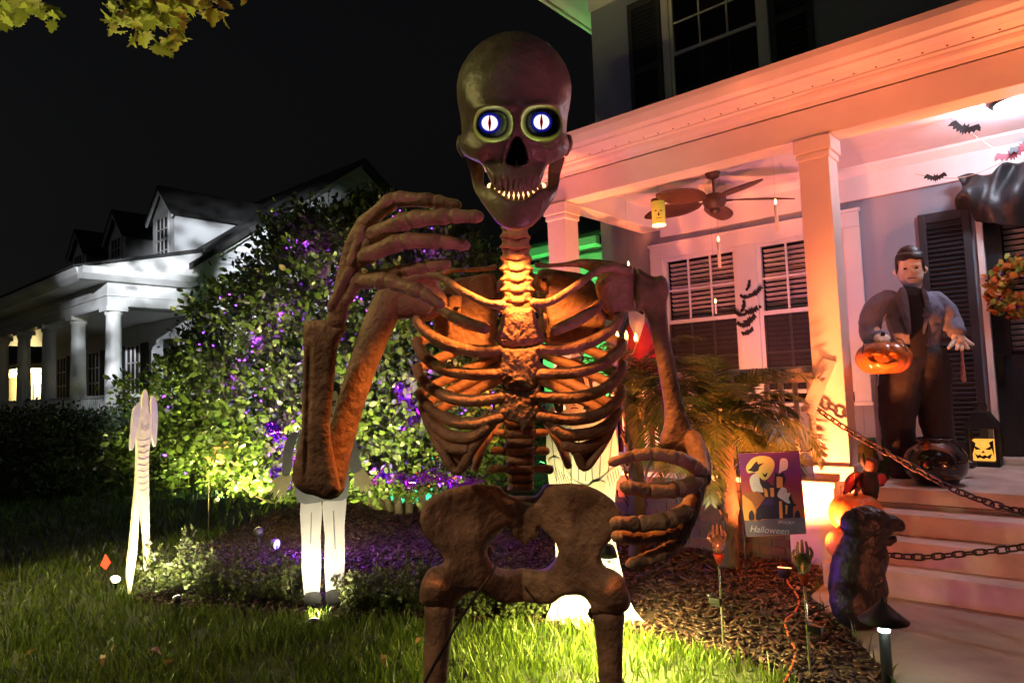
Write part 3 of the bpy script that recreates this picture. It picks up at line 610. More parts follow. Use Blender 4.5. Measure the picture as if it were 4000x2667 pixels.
# upper window with shutters
window(-4.10, -2.88, 4.96, 6.9, YW, 3, 2, 6.0, blinds=False, screen=True)
for a, b in (((-4.20, YW-.03, 4.96), (-4.102, YW-.001, 6.98)), ((-2.878, YW-.03, 4.96), (-2.78, YW-.001, 6.98)), ((-4.10, YW-.028, 6.902), (-2.88, YW-.001, 6.98))): box('window_trim', a, b, M_shut if False else M_trim, H)
def shutter(x0, x1, z0, z1, y, n):
    s = box('shutter', (x0, y-.045, z0), (x0+.07, y-.002, z1), M_shut, H, .006)
    box('stile', (x1-.07, y-.045, z0), (x1, y-.002, z1), M_shut, s, .006)
    for za, zb in ((z0, z0+.12), (z1-.1, z1), ((z0+z1)/2-.06, (z0+z1)/2+.04)): box('rail', (x0+.071, y-.042, za), (x1-.071, y-.004, zb), M_shut, s, .004)
    box('backing', (x0+.06, y-.012, z0+.05), (x1-.06, y-.003, z1-.05), M_shut, s)
    c = (x0+x1)/2; hw = (x1-x0)/2-.072; v = boxv((-hw, -.02, -.004), (hw, .02, .004)) @ np.array(Matrix.Rotation(.7, 3, 'X')).T
    s0 = None; step = (z1-z0-.24)/n
    for k in range(n):
        z = z0+.14+k*step
        if abs(z-(z0+z1)/2+.01) < .07: continue
        if s0 is None: s0 = mk('louvre', v, BOXF, M_shut, s); s0.location = np.array((c, y-.026, z))-wl_of(s)
        else: dup(s0, (c, y-.026, z), s)
shutter(-4.72, -4.22, 4.96, 6.95, YW, 30); shutter(-2.76, -2.26, 4.96, 6.95, YW, 30)
shutter(-1.36, -.90, .76, 3.27, YW, 46)
# door: white jamb, black slab, blind behind glass
box('door_jamb', (-.855, YW-.06, ZF), (-.80, YW+.1, 3.28), M_trim, H, .004); box('door_jamb', (.30, YW-.06, ZF), (.348, YW+.1, 3.28), M_trim, H, .004)
box('door_header', (-.86, YW-.07, 3.282), (.35, YW-.003, 3.42), M_trim, H, .006)
box('threshold', (-.86, YW-.16, ZF+.001), (.35, YW+.1, ZF+.06), M_trim, H, .006)
dr = box('door', (-.798, YW+.02, ZF+.065), (-.66, YW+.07, 3.27), M_door, H)
box('door_stile', (.16, YW+.02, ZF+.065), (.298, YW+.07, 3.27), M_door, dr)
for za, zb in ((ZF+.065, 1.75), (3.12, 3.27)): box('door_rail', (-.659, YW+.021, za), (.159, YW+.069, zb), M_door, dr)
for za, zb in ((.9, 1.25), (1.32, 1.68)): box('door_panel', (-.58, YW+.012, za), (.1, YW+.0205, zb), M_door, dr, .004)
box('pane', (-.659, YW+.04, 1.75), (.159, YW+.044, 3.12), M_glass, dr)
v = boxv((-.40, -.024, -.0015), (.40, .024, .0015)) @ np.array(Matrix.Rotation(-.75, 3, 'X')).T
s0 = mk('slat', v, BOXF, mat('white_slat', (.85, .85, .85), .5, .03, 5), dr); s0.location = np.array((-.25, YW+.09, 1.8))-wl_of(dr)
for k in range(1, 24): dup(s0, (-.25, YW+.09, 1.8+k*.056), dr)
box('door_handle', (-.77, YW-.03, 1.5), (-.72, YW+.018, 1.75), mat('dark_bronze', (.05, .04, .03), .35, .2, 8, metal=.8), dr, .01)
# railing between the columns
def railing(x0, x1, y, n):
    r0 = box('railing', (x0, y-.045, 1.63), (x1, y+.045, 1.70), M_trim, H, .012)
    box('rail', (x0, y-.03, ZF+.14), (x1, y+.03, ZF+.2), M_trim, r0, .006); box('rail', (x0, y-.028, 1.56), (x1, y+.028, 1.628), M_trim, r0, .006)
    b0 = None
    for k in range(n):
        x = x0+(x1-x0)*(k+.5)/n
        if b0 is None: b0 = box('baluster', (x-.02, y-.02, ZF+.201), (x+.02, y+.02, 1.559), M_trim, r0, .003)
        else: dup(b0, (x, y, (ZF+.201+1.559)/2), r0)
railing(-4.39, -1.875, 6.225, 20)
box('baluster_post', (-1.93, 6.17, ZF+.05), (-1.875, 6.28, 1.58), M_trim, H, .006)
railing(-1.60, -1.55, 6.9, 1)
# main roof overhang and the lit lower wing behind
prism('main_roof', [(7.55, 7.42), (7.55, 7.62), (12, 10.2), (16.4, 7.62), (16.4, 7.42)], 'x', -5.85, 4.2, M_roof, H)
box('eave_soffit', (-5.85, 7.62, 7.36), (4.2, YW-.002, 7.41), M_trim, H); box('eave_soffit', (-5.86, YW, 7.362), (-5.352, 16.4, 7.412), M_trim, H)
box('eave_fascia', (-5.87, 7.55, 7.33), (4.2, 7.618, 7.56), M_trim, H, .01); box('eave_fascia', (-5.93, 7.55, 7.33), (-5.872, 16.4, 7.56), M_trim, H, .01)
box('wall_frieze', (-5.37, YW-.03, 7.12), (4.0, YW-.001, 7.355), M_trim, H)
M_grn = mat('pale_wing_siding', (.62, .66, .6), .6, .06, 4)
WG = thing('rear_wing', (-8.2, 12.5, 0), 'pale low house wing lit bright green behind the porch corner', 'building')
box('wall', (-9.8, 12.5, 0), (-7.35, 12.7, 4.6), M_grn, WG); box('wall', (-7.36, 12.72, 0), (-7.16, 20, 4.6), M_grn, WG)
box('roof_fascia', (-10.2, 12.05, 4.6), (-7.9, 12.2, 4.78), M_grn, WG, .01); box('soffit', (-10.2, 12.2, 4.58), (-7.9, 12.5, 4.62), M_grn, WG)
box('pediment_return', (-10.0, 12.25, 4.25), (-7.75, 12.48, 4.45), M_grn, WG, .01); box('frieze', (-9.8, 12.44, 3.95), (-7.5, 12.498, 4.2), M_grn, WG, .006)
box('corner_board', (-7.62, 12.42, 0), (-7.33, 12.44, 4.95), M_grn, WG); box('frieze', (-7.32, 12.6, 4.0), (-6.3, 12.66, 4.22), M_grn, WG); box('wall', (-7.3, 12.67, 0), (-6.3, 12.8, 4.2), M_grn, WG)
prism('roof', [(12.0, 4.79), (12.0, 4.85), (16, 6.9), (20, 4.85), (20, 4.79)], 'x', -10.3, -7.0, M_roof, WG)
# ------------------------------------------------------------------ neighbour's house, same street line
M_nwall = mat('white_clapboard', (.72, .72, .72), .6, .05, 2, .05, 30)
NX, NY = -17.8, 6.0
N = thing('white_cottage', (NX, NY, 0), 'white clapboard cottage with dormers and a colonnaded porch across the dark lawn', 'house')
box('porch_floor', (-31, 5.7, .75), (NX+.1, 8.2, .95), M_trim, N); box('porch_skirt', (-31, 5.8, 0), (NX+.05, 6.0, .75), M_trim, N); box('porch_skirt', (NX-.1, 6.01, 0), (NX+.05, 8.2, .749), M_trim, N)
def ncol(x):
    o = lathe('column', [(.24, 0), (.24, .12), (.2, .14), (.2, .2), (.19, 1.0), (.165, 2.7), (.165, 2.74), (.2, 2.8), (.2, 2.86)], (x, NY+.2, .95), M_trim, N, 20); box('capital', (x-.24, NY-.04, 3.81), (x+.24, NY+.44, 3.93), M_trim, o)
for k in range(8): ncol(NX-.2-k*2.47)
box('entablature', (-31, NY-.02, 3.93), (NX+.04, NY+.42, 4.5), M_trim, N); box('entablature', (NX-.38, NY+.421, 3.93), (NX+.04, 8.2, 4.5), M_trim, N)
box('architrave_band', (-31, NY-.05, 4.16), (NX+.07, NY+.43, 4.2), M_trim, N, .01); box('architrave_band', (NX-.36, NY+.431, 4.16), (NX+.07, 8.19, 4.2), M_trim, N, .01)
prism('cornice', [(5.45, 4.5), (5.35, 4.62), (5.3, 4.78), (8.2, 4.78), (8.2, 4.5)], 'x', -31.3, NX+.05, M_trim, N)
prism('porch_end_cornice', [(NX+.04, 4.5), (NX+.04, 4.77), (NX+.42, 4.77), (NX+.36, 4.62), (NX+.2, 4.5)], 'y', 5.35, 8.19, M_trim, N)
box('porch_ceiling', (-31, 6.0, 3.9), (NX-.4, 8.2, 3.94), M_trim, N)
prism('porch_roof', [(5.28, 4.785), (5.28, 4.84), (8.3, 5.62), (8.3, 5.5)], 'x', -31.4, NX-.02, M_roof, N)
prism('porch_gable_end', [(5.42, 4.785), (8.25, 5.48), (8.25, 4.785)], 'x', NX-.015, NX+.06, M_trim, N)
# gable wall as overlapping siding boards
z = .0; ap = (13.44, 9.0); k = 0
while z < 8.95:
    zt = z+.19
    def yr(zz): 
        t = (zz-5.2)/(ap[1]-5.2); t = max(t, 0)
        return 8.2+(ap[0]-8.2)*t, 18.7-(18.7-ap[0])*t
    a0, a1 = yr(z); b0, b1 = yr(zt)
    if b1-b0 > .05: prism('siding_board', [(a0, z-.02), (a1, z-.02), (b1, zt), (b0, zt)], 'x', NX+.0, NX+.016, M_nwall, N)
    z += .188; k += 1
prism('gable_core', [(8.2, 0), (18.7, 0), (18.7, 5.2), (ap[0], 9.02), (8.2, 5.2)], 'x', NX-.2, NX+.004, M_nwall, N)
box('corner_board', (NX-.02, 8.1, .9), (NX+.05, 8.32, 4.4), M_trim, N)
def slab(name, p, q, th_, x0, x1, mt): prism(name, [p, q, (q[0], q[1]+th_), (p[0], p[1]+th_)], 'x', x0, x1, mt, N)
slab('main_roof', (7.9, 5.0), (ap[0], 9.04), .16, -31.4, NX+.3, M_roof); slab('main_roof', (ap[0]+.005, 9.04), (19.1, 4.95), .16, -31.4, NX+.3, M_roof)
slab('rake_board', (7.95, 4.92), (ap[0], 8.93), .10, NX+.1, NX+.16, M_trim)
box('front_wall', (-31, 8.2, .95), (NX-.21, 8.4, 5.0), M_nwall, N)
def nwin(x0, x1, z0, z1, y):
    w_ = box('window', (x0, y-.03, z0), (x1, y-.01, z1), M_int, N)
    for a, b in (((x0-.09, z0-.09), (x0, z1+.09)), ((x1, z0-.09), (x1+.09, z1+.09)), ((x0, z1), (x1, z1+.09)), ((x0, z0-.09), (x1, z0)), ((x0, (z0+z1)/2-.03), (x1, (z0+z1)/2+.03)), ((x0+(x1-x0)/3-.02, z0), (x0+(x1-x0)/3+.02, z1)), ((x0+2*(x1-x0)/3-.02, z0), (x0+2*(x1-x0)/3+.02, z1)), ((x0, z0+(z1-z0)*.75-.02), (x1, z0+(z1-z0)*.75+.02)), ((x0, z0+(z1-z0)*.25-.02), (x1, z0+(z1-z0)*.25+.02))):
        box('frame', (a[0], y-.06, a[1]), (b[0], y-.031, b[1]), M_trim, w_)
for x in (-19.3, -22.6, -25.9, -29.2):
    nwin(x, x+.95, 1.3, 3.3, 8.2)
    for xs in (x-.62, x+1.05): box('shutter', (xs, 8.14, 1.25), (xs+.5, 8.19, 3.35), M_shut, N)
for x0, x1 in ((-30.8, NX-.45),):
    r0 = box('railing', (x0, NY+.16, 1.74), (x1, NY+.24, 1.81), M_trim, N); box('rail', (x0, NY+.17, 1.06), (x1, NY+.23, 1.12), M_trim, r0)
    b0 = None
    for k in range(92):
        x = x1-.08-k*.135
        if b0 is None: b0 = box('baluster', (x-.02, NY+.18, 1.12), (x+.02, NY+.22, 1.74), M_trim, r0)
        else: dup(b0, (x, NY+.2, 1.43), r0)
rs = box('side_railing', (NX-.2, NY+.45, 1.74), (NX-.12, 8.1, 1.81), M_trim, N); b0 = None
for k in range(12):
    y = NY+.55+k*.135
    if b0 is None: b0 = box('baluster', (NX-.18, y-.02, 1.06), (NX-.14, y+.02, 1.74), M_trim, rs)
    else: dup(b0, (NX-.16, y, 1.4), rs)
# dormers
for k in range(3):
    xc = -20.9-k*3.65; yf = 8.55
    dm = prism('dormer', [(xc-.75, 5.4), (xc+.75, 5.4), (xc+.75, 7.15), (xc, 7.92), (xc-.75, 7.15)], 'y', yf, yf+.08, M_nwall, N)
    for sx in (-.75, .67): prism('dormer_cheek', [(yf+.082, 5.5), (yf+.082, 7.15), (yf+2.4, 7.15), (yf+.3, 5.6)], 'x', xc+sx, xc+sx+.08, M_nwall, dm)
    for s in (-1, 1): 
        prism('dormer_roof', [(xc, 7.93), (xc+s*.92, 7.0), (xc+s*.92, 7.1), (xc, 8.05)], 'y', yf-.18, yf+3.2, M_roof, dm)
        prism('dormer_rake', [(xc, 7.82), (xc+s*.9, 6.92), (xc+s*.92, 7.0), (xc, 7.93)], 'y', yf-.16, yf-.1, M_trim, dm)
    box('dormer_window', (xc-.38, yf-.02, 5.75), (xc+.38, yf-.004, 7.05), M_int, dm)
    for a, b in (((-.46, 5.7), (-.38, 7.12)), ((.38, 5.7), (.46, 7.12)), ((-.38, 7.05), (.38, 7.12)), ((-.38, 6.37), (.38, 6.43)), ((-.14, 5.75), (-.11, 7.05)), ((.11, 5.75), (.14, 7.05)), ((-.38, 6.7), (.38, 6.73)), ((-.38, 6.05), (.38, 6.08))):
        box('dormer_frame', (xc+a[0], yf-.05, a[1]), (xc+b[0], yf-.021, b[1]), M_trim, dm)
# lit house further down the street
FH = thing('far_house', (-44, 12, 0), 'far cream house with its porch wall glowing warm yellow behind the cottage columns', 'house')
M_fw = mat('cream_siding', (.7, .62, .42), .7, .05, 3)
box('wall', (-62, 12.6, 0), (-40, 12.9, 3.6), M_fw, FH); box('porch_ceiling', (-62, 9.6, 3.5), (-40, 12.6, 3.7), M_trim, FH); prism('roof', [(9.4, 3.72), (9.4, 3.85), (16, 8.2), (22, 3.85), (22, 3.72)], 'x', -63, -39.5, M_roof, FH)
for x in (-50.2, -46.6, -43.2):
    d_ = box('window', (x, 12.55, 1.0), (x+1.1, 12.59, 2.9), M_int, FH)
    box('frame', (x-.1, 12.53, .9), (x, 12.585, 3.0), M_trim, d_); box('frame', (x+1.1, 12.53, .9), (x+1.2, 12.585, 3.0), M_trim, d_); box('frame', (x+.5, 12.52, 1.0), (x+.58, 12.549, 2.9), M_trim, d_)
for x in (-52, -48.5, -45, -41.5):
    point('porch_lamp', (x, 11.4, 3.1), 260, (1, .78, .32), .1, FH)
# ================================================================== ground
M_soil = mat('lawn_soil', (0.035, 0.042, 0.014), 0.95, 0.5, 3, 0.4, 30)
M_mulch = mat('mulch_ground', (0.035, 0.018, 0.012), 0.95, 0.4, 9, 0.8, 40)
M_walk = mat('walkway_concrete', (0.36, 0.33, 0.28), 0.8, 0.22, 2.2, 0.5, 70)
def sheet(name, poly, z, mt, th_=0.0):
    n = len(poly); v = [(p[0], p[1], z) for p in poly]
    if th_: v += [(p[0], p[1], z-th_) for p in poly]; f = [list(range(n)), list(range(2*n-1, n-1, -1))]+[[i, (i+1) % n, (i+1) % n+n, i+n] for i in range(n)]
    else: f = [list(range(n))]
    o = mk(name, v, f, mt); fixn(o); o['kind'] = 'structure'; return o
sheet('lawn', [(-260, -200), (200, -200), (200, 300), (-260, 300)], 0, M_soil)
front_px = [(500, 2345), (700, 2385), (950, 2405), (1300, 2425), (1700, 2430), (2100, 2450), (2450, 2485), (2700, 2535), (2950, 2605), (3100, 2680), (3190, 2760)]
left_px = [(620, 2240), (780, 2150), (960, 2050), (1120, 1990)]
walk = [(-1.735, 5.95), (-1.72, 5.23), (-1.30, 4.62), (-.96, 4.08), (-.60, 3.3), (-.2, 2.2), (0.3, 1.0), (2.4, 1.0), (2.4, 5.95)]
bed = [onz(*p)[:2] for p in front_px]+[np.array((-.78, 3.55)), np.array((-.98, 4.10)), np.array((-1.32, 4.63)), np.array((-1.74, 5.24)), np.array((-1.75, 6.0)), np.array((-4.7, 6.05)), np.array((-5.3, 8.3)), np.array((-8.6, 9.2)), np.array((-10.2, 7.6))]+[onz(*p)[:2] for p in left_px[::-1]]
bed = np.array(bed)
sheet('mulch_bed', bed, .006, M_mulch); sheet('walkway', walk, .02, M_walk, .1)
def scatter_poly(poly, n, rng):
    lo, hi = poly.min(0), poly.max(0); P = rng.uniform(lo, hi, (n, 2)); return P[pip(P[:, 0], P[:, 1], poly)]
def stuff_mesh(name, V, F, mt, label, cat, parent=None):
    me = bpy.data.meshes.new(name); me.vertices.add(len(V)); me.vertices.foreach_set('co', np.asarray(V, np.float32).ravel())
    F = np.asarray(F, np.int32); k = F.shape[1]; me.loops.add(F.size); me.loops.foreach_set('vertex_index', F.ravel())
    me.polygons.add(len(F)); me.polygons.foreach_set('loop_start', np.arange(0, F.size, k, dtype=np.int32)); me.polygons.foreach_set('loop_total', np.full(len(F), k, np.int32))
    me.update(calc_edges=True); me.validate(); me.materials.append(mt)
    o = bpy.data.objects.new(name, me); COL.objects.link(o)
    if parent is not None: o.parent = parent; o.location = -wl_of(parent)
    if label: tag(o, label, cat)
    return o
# wood chips
def unit(a): return a/(np.linalg.norm(a, axis=-1, keepdims=True)+1e-9)
P = scatter_poly(bed, 52000, RNG); dist = np.hypot(P[:, 0], P[:, 1]); P = P[RNG.random(len(P)) < np.clip(7.0/dist, .25, 1)]
n = len(P); L = RNG.uniform(.025, .09, n); Wd = RNG.uniform(.008, .024, n); a = RNG.uniform(0, 2*math.pi, n); tl = RNG.uniform(-.5, .5, n)
ux = np.column_stack([np.cos(a)*np.cos(tl), np.sin(a)*np.cos(tl), np.sin(tl)]); vx = np.column_stack([-np.sin(a), np.cos(a), RNG.uniform(-.5, .5, n)])
c = np.column_stack([P, RNG.uniform(.008, .045, n)])
wx = unit(np.cross(ux, vx))*.004
q = [c-ux*L[:, None]/2-vx*Wd[:, None]/2, c+ux*L[:, None]/2-vx*Wd[:, None]*.3, c+ux*L[:, None]/2+vx*Wd[:, None]/2, c-ux*L[:, None]/2+vx*Wd[:, None]*.4]
V = np.stack([k-wx for k in q]+[k+wx for k in q], 1).reshape(-1, 3); b = (np.arange(n)*8)[:, None]
F = np.vstack([b+np.array(f) for f in BOXF]); 
ch = stuff_mesh('wood_chips', V, F, leaf_mat('wood_chip', (.014, .007, .005), (.085, .036, .022), .5, 0.0), 'shredded brown wood chips covering the flower bed', 'mulch'); ch['kind'] = 'stuff'
# grass
def blades(P, h, wd, rng, name, mt):
    n = len(P); a = rng.uniform(0, 2*math.pi, n); lean = rng.uniform(.1, .75, n)*h; la = rng.uniform(0, 2*math.pi, n)
    s = np.column_stack([np.cos(a), np.sin(a), np.zeros(n)])*wd[:, None]; ld = np.column_stack([np.cos(la), np.sin(la), np.zeros(n)])*lean[:, None]
    b0 = np.column_stack([P, np.zeros(n)]); up = np.array([0, 0, 1.0])
    m1 = b0+up*h[:, None]*.45+ld*.25; m2 = b0+up*h[:, None]*.8+ld*.62; t = b0+up*h[:, None]*.97+ld
    V = np.stack([b0-s, b0+s, m1-s*.95, m1+s*.95, m2-s*.6, m2+s*.6, t], 1).reshape(-1, 3); i = (np.arange(n)*7)[:, None]
    F = np.vstack([i+np.array(x) for x in ([0, 1, 3], [0, 3, 2], [2, 3, 5], [2, 5, 4], [4, 5, 6])])
    return V, F
lp = []
for (n, r0, r1) in ((52000, 2.6, 5.8), (36000, 5.8, 9), (30000, 9, 18), (9000, 18, 30)):
    r_ = np.sqrt(RNG.uniform(r0*r0, r1*r1, n)); th_ = RNG.uniform(math.radians(88), math.radians(182), n); lp.append(np.column_stack([r_*np.cos(th_), r_*np.sin(th_)]))
lp = np.vstack(lp); lp = lp[~pip(lp[:, 0], lp[:, 1], bed) & ~pip(lp[:, 0], lp[:, 1], np.array(walk)) & (lp[:, 1] < 9)]
lp = lp[~((lp[:, 1] > 5.6) & (lp[:, 0] < -16.5))]
# clumps thin the turf unevenly
cl = np.array([mnoise.noise(Vector((p[0]*2.2, p[1]*2.2, 0)))+.6*mnoise.noise(Vector((p[0]*6, p[1]*6, 3))) for p in lp]); lp = lp[RNG.random(len(lp)) < np.clip(.75+cl*.9, .22, 1)]
dd = np.hypot(lp[:, 0], lp[:, 1]); h = RNG.uniform(.045, .125, len(lp))*np.clip(1+.35*np.array([mnoise.noise(Vector((p[0]*1.3, p[1]*1.3, 7))) for p in lp]), .6, 1.4); wd = RNG.uniform(.003, .0062, len(lp))*np.clip(dd/5, 1, 3)
V, F = blades(lp, h, wd, RNG, 'grass', None)
gr = stuff_mesh('grass', V, F, leaf_mat('grass_blade', (.05, .10, .008), (.16, .21, .03), .42, .35), 'uneven tufted green lawn grass round the skeleton', 'grass'); gr['kind'] = 'stuff'
# a few fallen leaves on the grass
for px_, py_ in ((400, 2590), (610, 2555), (660, 2600), (450, 2535), (1640, 2510), (1500, 2590), (2250, 2450), (120, 2560)):
    p = onz(px_, py_, .05); a = RNG.uniform(0, 6); s = .035
    ol = np.array([(-1, 0), (-.5, .45), (.2, .5), (1, .05), (.2, -.5), (-.5, -.4)])*s; ca, sa = math.cos(a), math.sin(a)
    v = [(p[0]+x*ca-y*sa, p[1]+x*sa+y*ca, p[2]+.012*math.sin(x*60)+.01*i) for i, (x, y) in enumerate(ol)]
    o = mk('fallen_leaf', v, [[0, 1, 2, 5], [2, 3, 4, 5]], leaf_mat('dry_leaf', (.35, .16, .06), (.45, .25, .1), .6, .2)); tag(o, 'curled dry tan leaf fallen on the dark lawn', 'leaf', 'dry leaves scattered on the lawn')
# ================================================================== leaf clouds
def leaves(C_, Nrm, size, rng, asp=.5, fold=.25, spread=.9):
    """pointed folded leaves, 6 verts each"""
    n = len(C_); rnd = unit(rng.normal(size=(n, 3))); ax = unit(rnd*spread+Nrm*.55+np.array([0, 0, .25])); sd = unit(np.cross(ax, unit(rng.normal(size=(n, 3))*.6+Nrm))); nr = np.cross(sd, ax)
    L = size[:, None]; b = C_; t = C_+ax*L; m1 = C_+ax*L*.35; m2 = C_+ax*L*.7
    V = np.stack([b, m1-sd*L*asp*.45+nr*L*fold*.3, m1+sd*L*asp*.45+nr*L*fold*.3, m2-sd*L*asp*.42+nr*L*fold*.25, m2+sd*L*asp*.42+nr*L*fold*.25, t], 1).reshape(-1, 3)
    i = (np.arange(n)*6)[:, None]; F = np.vstack([i+np.array(x) for x in ([0, 2, 1], [1, 2, 4], [1, 4, 3], [3, 4, 5])]); return V, F
# ---------------------------------------------------------------- big clipped bush beside the porch
BD = 9.0; bb = onz(1600, 2005)
M_leafb = leaf_mat('glossy_bush_leaf', (.035, .075, .012), (.10, .15, .03), .28, .25); M_bark = mat('grey_bark', (.10, .085, .065), .9, .3, 10, .8, 40)
BU = thing('evergreen_bush', bb, 'tall dense evergreen bush strung with purple lights beside the porch', 'bush')
prof = np.array([(790, 30, 1470), (840, 190, 1450), (900, 300, 1435), (1000, 420, 1420), (1150, 530, 1400), (1300, 600, 1380), (1450, 650, 1360), (1600, 690, 1335), (1720, 690, 1330), (1820, 600, 1380), (1890, 330, 1480)], float)
def bush_pts(n, rng, rmin, rmax):
    y = rng.choice(np.interp(np.linspace(0, 1, 4000), np.linspace(0, 1, len(prof)), prof[:, 0]), n, p=(lambda q: q/q.sum())(np.interp(np.interp(np.linspace(0, 1, 4000), np.linspace(0, 1, len(prof)), prof[:, 0]), prof[:, 0], prof[:, 1])+40))
    y = y+rng.uniform(-35, 35, n); hw = np.interp(y, prof[:, 0], prof[:, 1]); cx = np.interp(y, prof[:, 0], prof[:, 2]); a = rng.uniform(0, 2*math.pi, n)
    k = BD/FPX; r_ = rng.uniform(rmin, rmax, n); lump = np.array([mnoise.noise(Vector((math.cos(q)*2.6, math.sin(q)*2.6, yy*.006))) for q, yy in zip(a, y)]); r_ = r_*(1+.26*lump)
    c = np.array([dep(x, yy, BD) for x, yy in zip(cx, y)]); hr = np.array([CR[0], CR[1], 0]); hf = np.array([CF[0], CF[1], 0]); hr /= np.linalg.norm(hr); hf /= np.linalg.norm(hf)
    nrm = np.cos(a)[:, None]*hr+np.sin(a)[:, None]*hf*.8; P = c+nrm*(hw*k*r_)[:, None]
    sl = np.gradient(prof[:, 1], prof[:, 0]); up = np.interp(y, prof[:, 0], sl); return P, unit(nrm+np.array([0, 0, 1.0])*np.clip(up, -1, 3)[:, None]*.6)
A0, A0n = bush_pts(1250, RNG, .80, 1.10); ia = np.repeat(np.arange(len(A0)), 30); A = A0[ia]+RNG.normal(size=(len(ia), 3))*np.array([.085, .085, .075]); An = A0n[ia]; B, Bn = bush_pts(26000, RNG, .3, .86)
C_, Cn = np.vstack([A, B]), np.vstack([An, Bn]); keep = C_[:, 2] > .22; C_, Cn = C_[keep], Cn[keep]
V, F = leaves(C_, Cn, RNG.uniform(.05, .12, len(C_)), RNG, .55); cr = stuff_mesh('crown', V, F, M_leafb, None, None, BU)
# sprigs that break the outline
S_, Sn = bush_pts(420, RNG, 1.0, 1.04); VV = []; FF = []; k0 = 0
for p, nn in zip(S_, Sn):
    if p[2] < .3: continue
    d_ = unit(nn+np.array([0, 0, .5])+RNG.normal(size=3)*.25); m_ = RNG.integers(5, 10); t = np.linspace(0, 1, m_)[:, None]; L_ = RNG.uniform(.12, .32)
    v, f = leaves(p+d_*t*L_, np.tile(d_, (m_, 1)), RNG.uniform(.05, .09, m_), RNG, spread=.8); VV.append(v); FF.append(f+k0); k0 += len(v)
stuff_mesh('sprigs', np.vstack(VV), np.vstack(FF), M_leafb, None, None, BU)
for bx_, tx, ty in ((1560, 1500, 1600), (1600, 1560, 1500), (1650, 1640, 1600), (1530, 1400, 1680), (1690, 1760, 1650), (1510, 1200, 1700), (1500, 1000, 1720)):
    b_ = onz(bx_, 2005+RNG.uniform(-12, 12)); t_ = dep(tx, ty, BD+RNG.uniform(-.3, .3)); md = b_*.55+t_*.45; md[2] += .1
    tube('trunk', [b_, md, t_], [.055, .045, .03], M_bark, BU, 10, 4)
for pts in ([(1480,1900),(1180,1870),(960,1780),(760,1600)], [(1480,1900),(1100,1880),(900,1800),(690,1690)], [(1450,1880),(1150,1930),(1060,1960),(940,1900),(800,1790)]):
    tube('branch', [dep(x, y, BD-.5-.15*i) for i, (x, y) in enumerate(pts)], [.022, .018, .014, .008]+[.006]*(len(pts)-4), M_bark, BU, 8, 4)
# purple string lights and foil garland on the bush
M_pbulb = mat('purple_bulb', (.3, .05, .8), .3, .1, 5, emit=(.27, .04, 1.0), estr=4.0); M_wire = mat('dark_wire', (.01, .02, .01), .6, .1, 5)
PL = thing('string_lights', bb+np.array([0, -.4, .6]), 'strand of small purple lights wound through the evergreen bush', 'string lights')
Lp, Ln = bush_pts(1500, RNG, .93, 1.0); tocam = unit((CC-Lp)); Lp = Lp[((Ln*tocam).sum(1) > .1) & (Lp[:, 2] > .5)]
cent = Lp[RNG.integers(0, len(Lp), 26)]; sel = []
for c in cent: sel += list(np.argsort(np.linalg.norm(Lp-c, axis=1))[:5])
sel = sorted(set(sel)); Bp = Lp[sel]; order = [0]; left = set(range(1, len(Bp)))
while left: j = min(left, key=lambda q: np.linalg.norm(Bp[q]-Bp[order[-1]])); order.append(j); left.remove(j)
Bp = Bp[order]; vb, fb = lathev([(.002, -.012), (.007, -.008), (.008, 0), (.005, .010), (.001, .014)], (0, 0, 0), 8)
b0 = mk('bulb', vb, fb, M_pbulb, PL, True); b0.location = Bp[0]-wl_of(PL)
for p in Bp[1:]: dup(b0, p, PL, (RNG.uniform(0, 3), RNG.uniform(0, 3), 0))
tube('wire', Bp-np.array([0, 0, .015]), .0025, M_wire, PL, 5, 1, False)
for gx_, gy_, gp in ((1100, 1600, 5), (1080, 1750, 6), (1150, 1820, 6), (1550, 1480, 5), (1600, 1560, 5), (1660, 1440, 4), (1230, 1400, 4), (1000, 1330, 4), (1100, 1230, 3), (1290, 1080, 3), (1700, 980, 3), (1200, 960, 3), (1480, 1820, 5), (1780, 1850, 5), (900, 1480, 3), (1300, 1560, 4)):
    hw_ = np.interp(gy_, prof[:, 0], prof[:, 1]); cx_ = np.interp(gy_, prof[:, 0], prof[:, 2]); dz_ = .8*BD/FPX*math.sqrt(max(0, hw_**2-(gx_-cx_)**2)); point('bulb_glow', dep(gx_, gy_, BD-dz_-.16), gp, (.36, .04, 1.0), .05, PL)
M_foil = mat('purple_foil', (.25, .03, .55), .18, .3, 20, metal=.9)
for nm, pts in (('lower', [(1330,1840),(1420,1870),(1520,1850),(1600,1880),(1680,1850),(1780,1890),(1860,1880)]), ('side', [(1040,1640),(1090,1700),(1130,1780),(1080,1840),(1150,1880)]), ('rib', [(1560,1500),(1590,1580),(1640,1600),(1560,1680)])):
    P_, _ = catmull([dep(x, y, BD-1.55) for x, y in pts], np.ones(len(pts)), 14); m_ = len(P_)*16; i = RNG.integers(0, len(P_), m_); c = P_[i]+RNG.normal(size=(m_, 3))*.02; d_ = unit(RNG.normal(size=(m_, 3))+np.array([0, 0, -.6])); s_ = unit(np.cross(d_, RNG.normal(size=(m_, 3)))); L_ = RNG.uniform(.03, .11, m_)[:, None]
    V = np.stack([c-s_*.003, c+s_*.003, c+d_*L_+s_*.004, c+d_*L_-s_*.004], 1).reshape(-1, 3); F = (np.arange(m_)*4)[:, None]+np.array([[0, 1, 2, 3]])
    o = stuff_mesh('foil_garland', V, F, M_foil, {'lower': 'shiny purple foil garland hanging along the bottom edge of the bush', 'side': 'purple foil garland draped down the lawn side of the bush', 'rib': 'short purple foil garland on the middle of the bush'}[nm], 'garland'); o['group'] = 'purple foil garlands on the bush'
